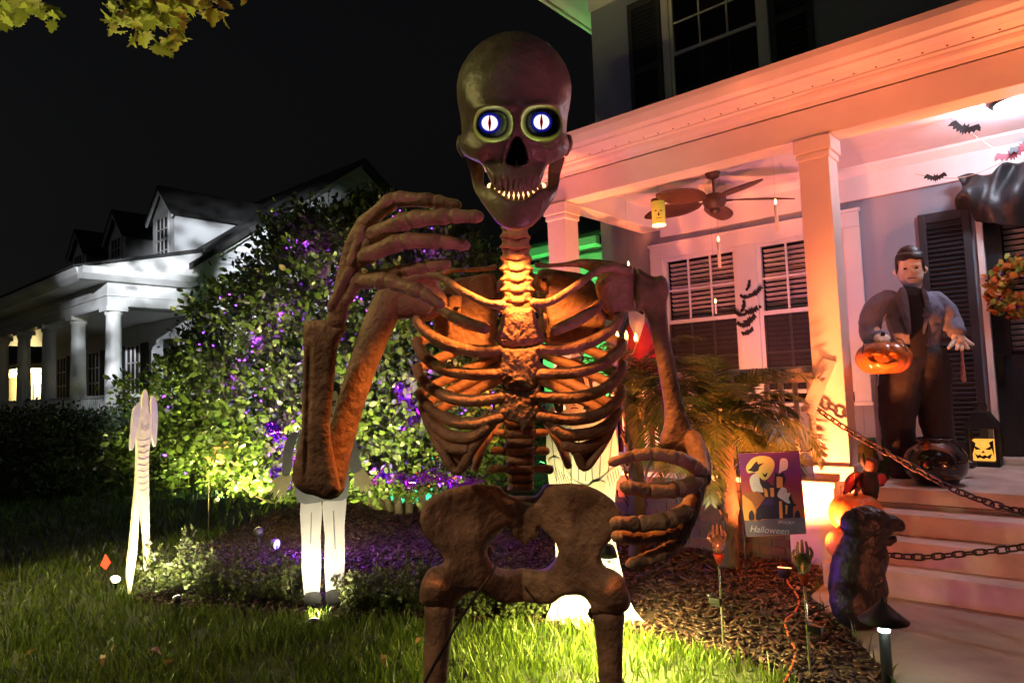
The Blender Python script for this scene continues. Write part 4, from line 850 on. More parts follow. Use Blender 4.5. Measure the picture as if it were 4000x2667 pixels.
# ---------------------------------------------------------------- low shrubs along the bed edge
M_leafs = leaf_mat('small_shrub_leaf', (.06, .09, .02), (.16, .19, .06), .45, .25)
for k, (px_, py_, w_, h_) in enumerate(((610, 2325, .26, .34), (700, 2300, .42, .50), (850, 2330, .42, .36), (1000, 2345, .40, .36), (1130, 2355, .34, .34), (1420, 2375, .34, .30), (1540, 2385, .36, .36), (1660, 2385, .38, .46), (1850, 2400, .36, .36), (1980, 2405, .36, .32), (2080, 2410, .3, .3))):
    b_ = onz(px_, py_); s_ = thing('low_shrub', b_, ['small-leaved low shrub at the foot of the pale creature cutout', 'bright small-leaved shrub lit by the white spotlight', 'small-leaved low shrub edging the mulch between the two cutouts', 'small-leaved low shrub edging the mulch between the two cutouts', 'small-leaved low shrub touching the grey trouser leg of the cutout', 'dim small-leaved shrub on the house side of the trousered cutout', 'dim small-leaved shrub on the house side of the trousered cutout', 'tall leafy shrub beside the skeleton hip', 'shaded low shrub seen through the skeleton pelvis', 'shaded low shrub seen through the skeleton pelvis', 'shaded low shrub seen through the skeleton pelvis'][k], 'shrub', 'low shrubs along the mulch edge')
    ns = 42; VV = []; FF = []; k0 = 0; SV = []
    for j in range(ns):
        a = RNG.uniform(0, 2*math.pi); r_ = w_*.85*math.sqrt(RNG.random()); tip = b_+np.array([r_*math.cos(a), r_*math.sin(a), h_*RNG.uniform(.45, 1.1)*(1-.45*(r_/w_)**2)]); root = b_+np.array([.3*r_*math.cos(a), .3*r_*math.sin(a), 0])
        SV.append(tubev([root, (root*.45+tip*.55), tip], [.004, .003, .0015], 5, 2, False)); m_ = 30; t = RNG.uniform(.25, 1.0, m_)[:, None]; nn = np.tile(unit(tip-root), (m_, 1))
        v, f = leaves(root+(tip-root)*t+RNG.normal(size=(m_, 3))*.012, unit(nn+RNG.normal(size=(m_, 3))*.9), RNG.uniform(.022, .046, m_), RNG, .6); VV.append(v); FF.append(f+k0); k0 += len(v)
    stuff_mesh('foliage', np.vstack(VV), np.vstack(FF), M_leafs, None, None, s_); sv, sf = join(SV); mk('stems', sv, sf, M_bark, s_)
b_ = onz(1240, 2400); WD = thing('leafy_weed', b_, 'spindly broad-leaved weed beside the grey trouser leg', 'plant')
for i, (x, y) in enumerate(((1135, 2290), (1150, 2250), (1120, 2200), (1160, 2320), (1180, 2280))):
    t_ = dep(x, y, 5.35); tube('stem', [onz(1150, 2385), (onz(1150, 2385)+t_)/2+np.array([.01, 0, .03]), t_], [.005, .004, .002], M_bark, WD, 6, 3)
    v, f = leaves(t_+RNG.normal(size=(9, 3))*.02, unit(RNG.normal(size=(9, 3))), RNG.uniform(.04, .06, 9), RNG, .8); stuff_mesh('leaf', v, f, M_leafs, None, None, WD)
# ---------------------------------------------------------------- dark hedges before the cottage
M_leafh = leaf_mat('dark_hedge_leaf', (.018, .034, .01), (.04, .06, .018), .5, .2)
hd = [(60, 1870, 1.9, 1.5, 'round dark hedge under the cottage porch at the lawn edge'), (230, 1860, 1.9, 1.45, 'round dark hedge under the cottage porch at the lawn edge'), (400, 1850, 1.6, 1.35, 'dark hedge below the cottage corner column'), (560, 1850, 1.2, 1.5, 'loose light-leaved shrub before the cottage side railing'), (700, 1845, 1.2, 1.3, 'low dark shrub between the cottage wall and the purple-lit bush'), (130, 1930, 1.3, .55, 'low rounded shrub in front of the dark hedges')]
for px_, py_, r_, h_, lb in hd:
    b_ = onz(px_, py_); s_ = thing('hedge_shrub', b_, lb, 'hedge', 'dark hedges before the cottage'); n = 5200
    d_ = unit(RNG.normal(size=(n, 3))); d_[:, 2] = np.abs(d_[:, 2]); rr = RNG.uniform(.7, 1.03, n)[:, None]*(1+.18*np.array([mnoise.noise(Vector(q*3)) for q in d_]))[:, None]
    P_ = b_+d_*rr*np.array([r_, r_*.9, h_])+np.array([0, 0, .1]); v, f = leaves(P_, d_, RNG.uniform(.06, .12, n), RNG, .5); stuff_mesh('foliage', v, f, M_leafh if 'light' not in lb else leaf_mat('silver_leaf', (.05, .08, .03), (.16, .2, .12), .4, .2), None, None, s_)
    for j in range(4): tube('stem', [b_+np.array([RNG.uniform(-.3, .3), RNG.uniform(-.3, .3), 0]), b_+np.array([RNG.uniform(-.5, .5), RNG.uniform(-.5, .5), h_*.6])], [.04, .02], M_bark, s_, 6, 2)
# ---------------------------------------------------------------- palms in front of the porch
M_frond = leaf_mat('palm_leaflet', (.05, .085, .018), (.11, .13, .03), .4, .3); M_ptrunk = mat('palm_trunk', (.045, .03, .018), .95, .4, 12, 1.0, 25)
def palm(base, h, n, flen, lb, seed, lean=(0, 0)):
    rng = np.random.default_rng(seed); p_ = thing('pygmy_palm', base, lb, 'palm', 'palms before the porch railing'); top = base+np.array([lean[0], lean[1], h])
    v, f = tubev([base, base*.5+top*.5+np.array([.03, 0, 0]), top], [.085, .07, .075], 14, 8); v += (vnoise(v, 22, seed)*.02)[:, None]*unit(v-base-(v-base)*[0, 0, 1]); mk('trunk', v, f, M_ptrunk, p_, True)
    stub = []
    for j in range(60):
        z = rng.uniform(.1, 1); a = rng.uniform(0, 6.28); c = base+(top-base)*z; o_ = np.array([math.cos(a), math.sin(a), .9]); stub.append(tubev([c+o_*[.06, .06, 0], c+o_*.1], [.016, .006], 5, 2, False))
    sv, sf = join(stub); mk('leaf_bases', sv, sf, M_ptrunk, p_)
    for j in range(n):
        a = 2.4*j+rng.uniform(-.3, .3); el = np.interp(j/n, [0, 1], [1.35, -.15])+rng.uniform(-.12, .12); L_ = flen*rng.uniform(.8, 1.1); d_ = np.array([math.cos(a), math.sin(a), 0]); K_ = 16; pos = top.copy(); pts = [pos.copy()]; e = el
        for k in range(K_): pos = pos+(d_*math.cos(e)+np.array([0, 0, 1])*math.sin(e))*L_/K_; e -= (1.5+.5*rng.random())/K_*(.6+1.0*k/K_); pts.append(pos.copy())
        pts[0:0] = []; pts = np.array(pts); pts[:, 2] = np.maximum(pts[:, 2], .1); tv, tf = tubev(pts, np.linspace(.008, .002, K_+1), 5, 1, False)
        P_, _ = catmull(pts, np.ones(len(pts)), 5); T_ = unit(np.gradient(P_, axis=0)); i0 = int(len(P_)*.18); V = []; F = []; k0 = 0; sd = unit(np.cross(T_, [0, 0, 1.0]))
        for i in range(i0, len(P_)):
            u_ = (i-i0)/(len(P_)-i0); ll = .29*flen/1.1*(math.sin(math.pi*min(.95, .18+u_*.8))**.7)*rng.uniform(.85, 1.1)
            for s in (-1, 1):
                dd_ = unit(sd[i]*s*.8+T_[i]*.65+np.array([0, 0, .12-.45*rng.random()])); wv = np.cross(dd_, T_[i]); wv = unit(np.cross(dd_, unit(wv)))*.0055
                b_ = P_[i]; m_ = b_+dd_*ll*.5+np.array([0, 0, .0]); t_ = b_+dd_*ll+np.array([0, 0, -.12*ll]); V += [b_-wv*.5, b_+wv*.5, m_-wv, m_+wv, t_]; F += [[k0, k0+1, k0+3], [k0, k0+3, k0+2], [k0+2, k0+3, k0+4]]; k0 += 5
        V = np.vstack([tv, np.array(V)]); F = tf+[[q+len(tv) for q in f] for f in F]; mk('frond', V, F, M_frond, p_, False)
palm(np.array([-2.5, 5.62, 0]), 1.2, 44, .98, 'small palm with drooping feathery fronds beside the garden flag', 11)
palm(np.array([-3.35, 5.55, 0]), 1.45, 34, .95, 'small palm behind the skeleton arm, against the porch balusters', 23)
# ---------------------------------------------------------------- oak branch overhead (tree stands left of the camera)
M_oak = leaf_mat('oak_leaf', (.13, .19, .02), (.32, .34, .05), .5, .4)
OT = thing('oak_tree', (-5.8, -1.2, 0), 'overhanging oak with yellow-green lobed leaves against the black sky', 'tree')
tube('trunk', [(-5.8, -1.2, -.1), (-5.75, -1.1, 1.5), (-5.7, -1.0, 3.2), (-5.9, -.7, 5.0), (-6.2, -.2, 7.0)], [.34, .27, .23, .17, .10], M_bark, OT, 14, 4)
lobed = np.array([(0, 0), (.10, .06), (.05, .18), (.28, .26), (.20, .36), (.42, .52), (.26, .58), (.34, .76), (.16, .78), (.12, .95), (0, 1.0)]); lobed = np.vstack([lobed, lobed[-2:0:-1]*[-1, 1]])
def oakleaves(C_, rng, s0, s1):
    V = []; F = []; k0 = 0
    for c in C_:
        s = rng.uniform(s0, s1); ax = unit(rng.normal(size=3)*.8+np.array([0, 0, -.7])); sd = unit(np.cross(ax, rng.normal(size=3))); nr = np.cross(sd, ax)
        V.append(c); k1 = k0+1
        for (x, y) in lobed: V.append(c+sd*x*s+ax*y*s+nr*(abs(x)*.35-.15*y*y)*s)
        n_ = len(lobed); V[-n_-1] = c+ax*.45*s; F += [[k0, k1+i, k1+(i+1) % n_] for i in range(n_)]; k0 += n_+1
    return np.array(V), np.array(F)
OD = 5.0
lv_, lf_ = oakleaves(np.zeros((1, 3)), np.random.default_rng(3), 1.0, 1.0); OL = [None]
def oak_leaf(c):
    s = RNG.uniform(.10, .17); rot = (RNG.uniform(-1, 1), RNG.uniform(-1, 1), RNG.uniform(0, 6.28))
    if OL[0] is None: OL[0] = mk('leaf', lv_, lf_.tolist(), M_oak, OT, True, (0, 0, 0)); OL[0].location = c-wl_of(OT); OL[0].rotation_euler = rot; OL[0].scale = (s, s, s)
    else: dup(OL[0], c, OT, rot, (s, s, s))
root = np.array([-5.8, -.9, 4.6])
for br, cl_ in (([(100, -260), (120, -60), (60, 20)], [(20, 25, 60, 16), (130, 25, 55, 10), (180, 60, 35, 5), (60, 5, 60, 12)]), ([(520, -320), (560, -120), (620, 60)], [(600, 60, 110, 30), (640, 140, 70, 14), (500, 90, 60, 12), (440, 70, 40, 6), (560, 10, 120, 26)]), ([(700, -260), (760, -60), (860, 15)], [(720, 25, 70, 14), (850, 10, 60, 14), (790, 15, 60, 8), (660, 50, 50, 8)])):
    pts = [root]+[dep(x, y, OD) for x, y in br]; tube('branch', pts, [.07, .03, .015, .006], M_bark, OT, 8, 5)
    for (x, y, sp, n_) in cl_:
        C_ = np.array([dep(x+RNG.normal()*sp*.6, y+RNG.normal()*sp*.42-6, OD+RNG.uniform(-.25, .25)) for _ in range(n_)]); [oak_leaf(c) for c in C_]
        tube('twig', [pts[-1]*.5+pts[-2]*.5, (pts[-1]+C_.mean(0))/2, C_.mean(0)], [.006, .004, .002], M_bark, OT, 5, 3)
# rest of the crown, above and behind the view
cc = np.array([-6.2, -.6, 6.6]); d_ = unit(RNG.normal(size=(1100, 3))); C_ = cc+d_*RNG.uniform(.5, 1, (1100, 1))**.5*np.array([2.6, 2.0, 1.5]); C_ = C_[(C_-CC) @ CU < ((C_-CC) @ CF)*2] if False else C_
pr = (C_-CC) @ CF; py = 1333.5-FPX*((C_-CC) @ CU)/np.maximum(pr, .01); px_ = 2000+FPX*((C_-CC) @ CR)/np.maximum(pr, .01); out = (pr < .2) | (py < -260) | (px_ < -500)
V, F = oakleaves(C_[out], RNG, .12, .18); stuff_mesh('crown', V, F, M_oak, None, None, OT)
# ================================================================== flat yard cutouts
def board(xc, gy, theta):
    """a printed board standing on the ground point under photo pixel (xc, gy), turned theta about the vertical"""
    g = onz(xc, gy); D = (g-CC) @ CF; hf = unit(np.array([g[0], g[1], 0])); hr = np.array([hf[1], -hf[0], 0])
    e = hr*math.cos(theta)+hf*math.sin(theta); nrm = unit(np.cross(e, [0, 0, 1.0])) ; k = D/FPX
    if nrm @ CF > 0: nrm = -nrm
    def mp(x, y, z=0.0):
        c = dep(xc, y, D); dx = (x-xc)*k/max(math.cos(theta), .2)
        return np.array([g[0], g[1], c[2]])+e*dx+nrm*z
    return g, mp, k
def bpart(name, ol, mp, mt, parent, t=.006, z=0.0, sub=3, step=14, bulge=0.0, ext=0.0):
    o2 = smooth_loop(ol, sub) if sub > 1 else np.array(ol, float)
    v, f, d = inflate(o2, (), step, lambda V, d: t+bulge*np.clip(d/25, 0, 1), lambda V, d: 0*d+t)
    return fixn(mk(name, np.array([mp(a[0], a[1], z+a[2]) for a in v]), f, mt, parent, False))
def lines(name, segs, mp, r_, mt, parent, z):
    V, F = join([tubev([mp(x, y, z) for x, y in s], r_, 5, 3, False) for s in segs]); o = mk(name, V, F, mt, parent); o['kind'] = 'stuff'; return o
M_skin = mat('printed_greenish_skin', (.52, .48, .26), .6, .1, 12); M_jack = mat('printed_grey_jacket', (.20, .21, .22), .6, .12, 10); M_trou = mat('printed_pale_trousers', (.55, .54, .56), .6, .06, 8); M_ink = mat('printed_black', (.012, .012, .014), .6, .1, 10)
g, mp, k_ = board(1275, 2372, 0.0)
FK = thing('monster_cutout', g, 'flat board monster in grey jacket and pale trousers with hands spread, in the mulch', 'cutout')
for ol in ([(1188,1930),(1262,1930),(1258,2100),(1252,2312),(1192,2312),(1186,2100)], [(1270,1930),(1356,1920),(1350,2060),(1340,2312),(1273,2312),(1274,2100)]): bpart('trouser_leg', ol, mp, M_trou, FK, sub=2)
for ol in ([(1196,2310),(1252,2310),(1254,2360),(1236,2384),(1206,2384),(1194,2360)], [(1276,2310),(1336,2310),(1338,2370),(1310,2386),(1284,2380),(1276,2350)]): bpart('shoe', ol, mp, M_ink, FK, z=.004)
bpart('jacket', [(1180,1700),(1220,1650),(1290,1640),(1350,1648),(1392,1680),(1398,1740),(1372,1820),(1366,1950),(1280,1960),(1175,1955),(1168,1830)], mp, M_jack, FK, .007, .002)
for ol in ([(1180,1690),(1160,1760),(1150,1840),(1122,1850),(1118,1800),(1130,1730),(1150,1690)], [(1385,1670),(1400,1720),(1412,1790),(1422,1840),(1395,1858),(1376,1850),(1362,1780),(1358,1700)]): bpart('sleeve', ol, mp, M_jack, FK, .008, .006)
def fingers(cx, cy, s, ang, parent, mp, mt, z=.008, sc=1.0, sg=1):
    ca, sa = math.cos(ang), math.sin(ang); tr = lambda p: (cx+(p[0]*ca-p[1]*sa)*sc, cy+(p[0]*sa+p[1]*ca)*sc)
    h_ = bpart('hand', [tr(p) for p in ((-18, 0), (18, 0), (24, 30), (22, 62), (-20, 62), (-26, 30))], mp, mt, parent, .006, z, 3, 10)
    for i, (dx, a, L_) in enumerate(((-16, .28, 42), (-6, .08, 52), (6, -.08, 50), (17, -.28, 40))):
        p0 = np.array([dx, 54]); d_ = np.array([-math.sin(a), math.cos(a)]); s_ = np.array([d_[1], -d_[0]]); q = [p0-s_*5.5, p0+d_*L_*.5-s_*5.8, p0+d_*L_-s_*3, p0+d_*L_+s_*3, p0+d_*L_*.5+s_*5.8, p0+s_*5.5]
        bpart('finger', [tr(p) for p in q], mp, mt, h_, .006, z+.001, 3, 8); lines('nail', [[tr(p0+d_*(L_-9)), tr(p0+d_*(L_-1))]], mp, 3.0*k_*sc, M_ink, h_, z+.007)
    q = [np.array(p)*[sg, 1] for p in ((20, 12), (34, 30), (44, 56), (36, 60), (24, 44), (16, 30))]; bpart('thumb', [tr(p) for p in q], mp, mt, h_, .006, z+.001, 3, 8)
fingers(1140, 1846, 1, .5, FK, mp, M_skin, sg=-1); fingers(1408, 1848, 1, -.42, FK, mp, M_skin, sg=-1)
hd_ = bpart('head', [(1258,1520),(1300,1508),(1338,1520),(1342,1570),(1335,1620),(1312,1650),(1280,1652),(1258,1625),(1250,1570)], mp, M_skin, FK, .007, .006)
bpart('hair', [(1252,1560),(1250,1505),(1275,1490),(1330,1492),(1344,1520),(1340,1560),(1328,1528),(1300,1534),(1270,1526)], mp, M_ink, hd_, .006, .012)
lines('face_lines', [[(1262, 1572), (1282, 1578)], [(1302, 1578), (1326, 1570)], [(1264, 1585), (1280, 1588)], [(1304, 1588), (1322, 1584)], [(1292, 1580), (1288, 1604), (1298, 1610)], [(1274, 1628), (1295, 1622), (1316, 1630)], [(1270, 1545), (1276, 1560)], [(1255, 1620), (1268, 1640)]], mp, 2.4*k_, M_ink, hd_, .014)
lines('cloth_lines', [[(1215, 1660), (1262, 1790), (1270, 1950)], [(1345, 1660), (1300, 1790), (1284, 1950)], [(1372, 1760), (1400, 1750)], [(1372, 1790), (1408, 1782)], [(1225, 2000), (1220, 2120)], [(1308, 2000), (1312, 2150)]], mp, 2.0*k_, M_jack, FK, .011)
# white gowned cutout behind the skeleton's hip
M_gown = mat('printed_white_gown', (.70, .67, .58), .6, .06, 7); M_gline = mat('printed_fold_line', (.10, .085, .07), .7, .1, 10); M_face = mat('printed_pale_face', (.62, .56, .44), .6, .06, 8)
g, mp, k_ = board(2340, 2440, 0.0)
BR = thing('bride_cutout', g, 'flat board figure in a long white wrapped gown with white-streaked black hair', 'cutout')
bpart('gown', [(2180,1640),(2230,1600),(2330,1600),(2400,1625),(2440,1700),(2445,1800),(2425,1950),(2412,2060),(2428,2180),(2452,2300),(2478,2380),(2548,2476),(2440,2468),(2330,2450),(2220,2446),(2128,2440),(2165,2340),(2182,2200),(2178,2060),(2168,1900),(2160,1760)], mp, M_gown, BR, .008, 0, 4, 22)
bpart('sleeve', [(2172,1800),(2210,1790),(2260,1870),(2330,1900),(2400,1850),(2448,1822),(2452,1860),(2400,1920),(2330,1950),(2250,1940),(2190,1890)], mp, M_gown, BR, .006, .012, 3, 16)
bpart('hand', [(2330,1895),(2375,1880),(2392,1900),(2370,1925),(2330,1928)], mp, M_face, BR, .006, .022, 3, 12)
hd_ = bpart('head', [(2240,1520),(2280,1505),(2318,1520),(2326,1560),(2310,1605),(2282,1622),(2254,1605),(2238,1560)], mp, M_face, BR, .007, .006)
bpart('hair', [(2205,1600),(2195,1520),(2205,1440),(2245,1400),(2300,1398),(2345,1432),(2358,1510),(2352,1595),(2325,1610),(2322,1540),(2280,1512),(2240,1536),(2236,1600)], mp, M_ink, hd_, .007, .004)
lines('white_streaks', [[(2222, 1580), (2218, 1520), (2232, 1450)], [(2232, 1560), (2228, 1510), (2242, 1455)], [(2338, 1575), (2342, 1515), (2330, 1450)], [(2330, 1545), (2332, 1500), (2320, 1452)]], mp, 4*k_, M_gown, hd_, .015)
lines('face_lines', [[(2250, 1545), (2270, 1540)], [(2292, 1540), (2312, 1546)], [(2252, 1556), (2268, 1557)], [(2294, 1557), (2310, 1556)], [(2281, 1550), (2277, 1576), (2286, 1580)], [(2266, 1594), (2282, 1590), (2298, 1595)]], mp, 2.2*k_, M_ink, hd_, .014)
sg_ = [[(2190+i*34+RNG.uniform(-8, 8), 1650+RNG.uniform(0, 60)), (2196+i*30+RNG.uniform(-6, 6), 1780+RNG.uniform(-20, 20)), (2200+i*28, 1880)] for i in range(8)]+[[(2200+i*32, 1960+RNG.uniform(0, 60)), (2196+i*34+RNG.uniform(-6, 6), 2150), (2180+i*44+RNG.uniform(-8, 8), 2410)] for i in range(7)]+[[(2185+i*11, 1815+i*9), (2200+i*12, 1888+i*6)] for i in range(7)]+[[(2400+i*10, 1860-i*7), (2408+i*9, 1905-i*10)] for i in range(5)]
lines('fold_lines', sg_, mp, 1.5*k_, M_gline, BR, .017)
# pale creature board seen almost edge-on
M_crea = mat('printed_pale_creature', (.66, .60, .40), .6, .15, 14); M_crea2 = mat('printed_pale_arm', (.52, .48, .46), .6, .12, 14)
g, mp, k_ = board(552, 2340, .9); s2 = .638
zt = lambda pts: [(x*s2, 1400+y*s2) for x, y in pts]
CT = thing('creature_cutout', g, 'tall pale scaly creature board seen nearly edge-on at the lawn edge', 'cutout')
bpart('body', zt([(885,188),(900,240),(903,330),(922,360),(918,470),(906,560),(902,700),(905,870),(906,1010),(908,1200),(904,1350),(930,1455),(905,1400),(884,1300),(878,1150),(862,960),(854,872),(850,960),(838,1180),(822,1290),(806,1400),(798,1395),(788,1260),(804,1100),(820,900),(832,760),(838,560),(833,480),(838,390),(858,340),(864,250)]), mp, M_crea, CT, .009, 0, 3, 9, .006)
for ol in ([(846,270),(856,300),(850,345),(836,420),(818,540),(803,552),(802,500),(810,400),(818,310),(835,285)], [(918,240),(935,238),(948,300),(952,380),(946,480),(940,548),(930,540),(918,470),(922,400),(915,330)]): bpart('arm', zt(ol), mp, M_crea2, CT, .009, .004, 3, 8, .004)
lines('scale_lines', [zt([(858, 405+i*14), (877, 418+i*14), (900, 403+i*14)]) for i in range(3)]+[zt([(842, 500+i*38), (868, 510+i*38), (898, 498+i*38)]) for i in range(9)], mp, .0022, M_crea2, CT, .016)
# ------------------------------------------------------------------ ornaments round the bush
M_or = mat('orange_plastic', (.62, .17, .03), .5, .15, 8); M_pump = mat('orange_pumpkin', (.60, .16, .025), .45, .25, 6, .15, 30)
mk_ = dep(840, 1800, 7.9); MO = thing('mask_ornament', dep(820, 1875, 7.9)*[1, 1, 0], 'orange pointed face ornament on a thin stick under the bush edge', 'ornament')
bp = lambda x, y, z=0.0: dep(x, y, 7.9)-CF*z
bpart('face', [(806,1790),(812,1760),(850,1740),(890,1722),(884,1780),(858,1830),(822,1862),(806,1830)], bp, mat('brick_orange', (.42, .15, .08), .5, .2, 9), MO, .006, 0, 3, 14, .012)
lines('face_mark', [[(845, 1796), (858, 1800)], [(838, 1806), (848, 1806)]], bp, .014, M_gown, MO, .022); tube('stick', [bp(816, 1858), np.append(bp(812, 1890)[:2], 0)], .005, M_bark, MO, 6, 2)
LP = thing('glowing_inflatable', dep(1690, 1960, 10.4)*[1, 1, 0], 'glowing orange pumpkin inflatable with a green base behind the bush stems', 'inflatable')
M_glo = mat('lit_orange_fabric', (.8, .25, .05), .6, .15, 3, emit=(1.0, .22, .03), estr=1.1, trans=0.0); M_glg = mat('lit_green_fabric', (.05, .5, .25), .6, .15, 4, emit=(.05, .8, .35), estr=.7)
def pumpkin(name, c, R_, hs, mt, parent=None, ribs=9, depth=.09, seg=72):
    v = []; f = []; rows = 22
    for i in range(rows+1):
        ph = math.pi*i/rows; 
        for j in range(seg):
            a = 2*math.pi*j/seg; r_ = R_*(1-depth*(1-abs(math.cos(a*ribs/2)))**2)*(math.sin(ph)**.8); z = math.cos(ph)*R_*hs-(.12*R_*math.exp(-(math.sin(ph)/.3)**2) if ph < 1.5 else -.08*R_*math.exp(-(math.sin(ph)/.3)**2)); v.append((c[0]+r_*math.cos(a), c[1]+r_*math.sin(a), c[2]+z))
    for i in range(rows):
        for j in range(seg): k = (j+1) % seg; f.append([i*seg+j, (i+1)*seg+j, (i+1)*seg+k, i*seg+k])
    return mk(name, v, f, mt, parent, True)
lc = dep(1690, 1880, 10.4); pumpkin('pumpkin_body', lc, .46, .85, M_glo, LP); lathe('green_base', [(.62, 0), (.62, .12), (.5, .2), (.3, .22)], (lc[0]-.05, lc[1], 0), M_glg, LP, 30); lathe('stalk', [(.07, 0), (.05, .12), (.06, .2)], lc+np.array([0, 0, .33]), M_glg, LP, 12)
# red diamond driveway marker, its reflected glow put in as emission
g = onz(412, 2250); dmk = thing('reflector_marker', g, 'small red diamond reflector on a thin rod in the lawn', 'marker'); D = (g-CC) @ CF; bp = lambda x, y, z=0.0: dep(x, y, D)-CF*z
bpart('diamond', [(412,2164),(432,2196),(414,2222),(393,2206)], bp, mat('red_reflector_glow', (.75, .08, .03), .3, .1, 10, emit=(1, .06, .02), estr=.9), dmk, .006, 0, 1, 12); tube('rod', [bp(412, 2220), g], .006, M_bark, dmk, 6, 2)
# ------------------------------------------------------------------ garden flag
FY = 5.0; FL = thing('garden_flag', (-2.09, FY, 0), 'small purple and orange garden flag with moon, ghosts and haunted house on a metal stand', 'flag')
M_met = mat('black_stand_metal', (.03, .03, .03), .4, .2, 10, metal=.6)
ft = lambda x, y: onY(2850+x*.2487, 1740+y*.2487, FY)
M_flag = bpy.data.materials.new('flag_print'); M_flag.use_nodes = True; nt = M_flag.node_tree; n = nt.nodes; tc = n.new('ShaderNodeTexCoord'); sp = n.new('ShaderNodeSeparateXYZ'); rp = n.new('ShaderNodeValToRGB')
nz = n.new('ShaderNodeTexNoise'); nz.inputs['Scale'].default_value = 6; ad = n.new('ShaderNodeMath'); ad.operation = 'MULTIPLY_ADD'; ad.inputs[1].default_value = .25
nt.links.new(tc.outputs['Generated'], sp.inputs[0]); nt.links.new(tc.outputs['Object'], nz.inputs[0]); nt.links.new(nz.outputs[0], ad.inputs[0]); nt.links.new(sp.outputs[2], ad.inputs[2]); nt.links.new(ad.outputs[0], rp.inputs[0])
e = rp.color_ramp.elements; e[0].position = .2; e[0].color = (.75, .30, .05, 1); e[1].position = 1.05; e[1].color = (.10, .02, .16, 1)
for ps, c in ((.5, (.62, .13, .03, 1)), (.75, (.30, .02, .06, 1)), (.92, (.16, .02, .2, 1))): q = e.new(ps); q.color = c
nt.links.new(rp.outputs[0], n['Principled BSDF'].inputs['Base Color']); n['Principled BSDF'].inputs['Roughness'].default_value = .7
fq = lambda x, y, z=0.0: ft(x, y)+np.array([0, -z, 0])
def fp(name, ol, mt, z, sub=3, st=30, parent=None): return bpart(name, ol, fq, mt, parent or cloth, .0008, z, sub, st)
ft_corners = [(135,125),(1090,95),(1130,500),(1190,1130),(1205,1385),(270,1430),(200,800)]
cloth = bpart('flag_cloth', ft_corners, fq, M_flag, FL, .0015, 0, 1, 60)
M_moon = mat('flag_moon', (.70, .68, .16), .7, .08, 8); M_ghost = mat('flag_ghost', (.68, .66, .62), .7, .05, 8); M_fblk = mat('flag_dark', (.02, .015, .03), .7, .1, 8); M_for = mat('flag_amber', (.78, .36, .08), .7, .1, 8); M_fpur = mat('flag_violet', (.05, .02, .12), .7, .1, 8); M_brd = mat('flag_signboard', (.16, .14, .15), .7, .2, 8)
fp('moon', [(340,215),(430,170),(540,160),(650,190),(705,270),(690,380),(640,470),(560,540),(470,500),(390,420),(290,430),(262,330)], M_moon, .002)
fp('hill', [(200,780),(300,740),(430,720),(520,770),(520,860),(430,940),(380,960),(300,860)], mat('flag_rust', (.36, .12, .03), .7, .1, 8), .002); fp('glow', [(200,785),(260,810),(350,880),(410,1000),(400,1050),(345,1155),(235,1165)], M_for, .003, 2)
for ol, z in (([(800,220),(850,195),(905,220),(920,300),(900,370),(830,400),(780,430),(785,340)], .004), ([(340,480),(400,440),(460,470),(480,580),(520,660),(530,730),(440,715),(370,720),(330,620),(318,540)], .004), ([(790,690),(840,650),(895,680),(910,740),(955,735),(945,790),(930,830),(958,900),(900,895),(840,850),(790,820),(755,775)], .006)): gst = fp('ghost', ol, M_ghost, z)
for x, y in ((835, 255), (868, 255), (405, 600), (440, 632), (390, 636), (820, 705), (870, 710)): lines('ghost_eye', [[(x-5, y), (x+5, y)]], fq, .0022, M_fblk, cloth, .010)
lines('ghost_smile', [[(825, 740), (848, 750), (868, 738)]], fq, .001, M_fblk, cloth, .010)
fp('witch', [(290,385),(340,350),(375,300),(400,270),(430,240),(450,290),(545,270),(470,330),(455,390),(400,415)], M_fblk, .004, 1); fp('bat', [(510,415),(545,450),(560,450),(598,415),(590,460),(565,500),(535,470)], M_fblk, .004, 1)
fp('haunted_house', [(480,500),(560,580),(580,540),(690,640),(720,400),(770,450),(850,420),(890,520),(840,680),(960,760),(1010,900),(1060,930),(1000,960),(1000,1150),(440,1150),(420,1010),(500,900),(560,820),(480,740)], M_fblk, .003, 1); fp('roof', [(490,920),(580,840),(690,800),(700,930)], M_fpur, .005, 1)
for ol in ([(740,490),(780,480),(835,500),(840,660),(745,660)], [(780,870),(825,870),(840,1135),(790,1140)], [(880,930),(920,930),(905,1075),(885,1070)], [(540,660),(590,690),(610,800),(560,800)], [(640,660),(700,660),(705,800),(650,800)]): fp('lit_window', ol, M_for, .005, 1)
for x in (350, 460, 1070): fp('gravestone', [(x-40,1160),(x-40,1060),(x,1010),(x+35,1060),(x+40,1160)], M_fblk, .005, 2)
fp('signboard', [(240,1170),(420,1180),(640,1150),(1190,1120),(1205,1380),(700,1400),(270,1425)], M_brd, .006, 1)
def lettering(txt, x, y, size, shear, mt, parent):
    cu = bpy.data.curves.new('lettering', 'FONT'); cu.body = txt; cu.size = size; cu.shear = shear; cu.extrude = .0004; t = bpy.data.objects.new('lettering', cu); COL.objects.link(t)
    dg = bpy.context.evaluated_depsgraph_get(); me = bpy.data.meshes.new_from_object(t.evaluated_get(dg)); bpy.data.objects.remove(t)
    o = bpy.data.objects.new('lettering', me); me.materials.append(mt); COL.objects.link(o); o.parent = parent; o.rotation_euler = (math.pi/2, math.radians(-2), 0); p = fq(x, y, .0085); o.location = p-wl_of(parent); return o
lettering('Halloween', 320, 1345, .066, .35, M_ghost, cloth); lettering('SPOOKY', 770, 1215, .030, 0, M_ghost, cloth)
tube('stand_pole', [(-2.10, FY+.008, 0), (-2.10, FY+.008, .6), ft(130, 105)+np.array([-.01, .008, 0]), ft(128, 60)+np.array([-.01, .008, .02])], .004, M_met, FL, 8, 3)
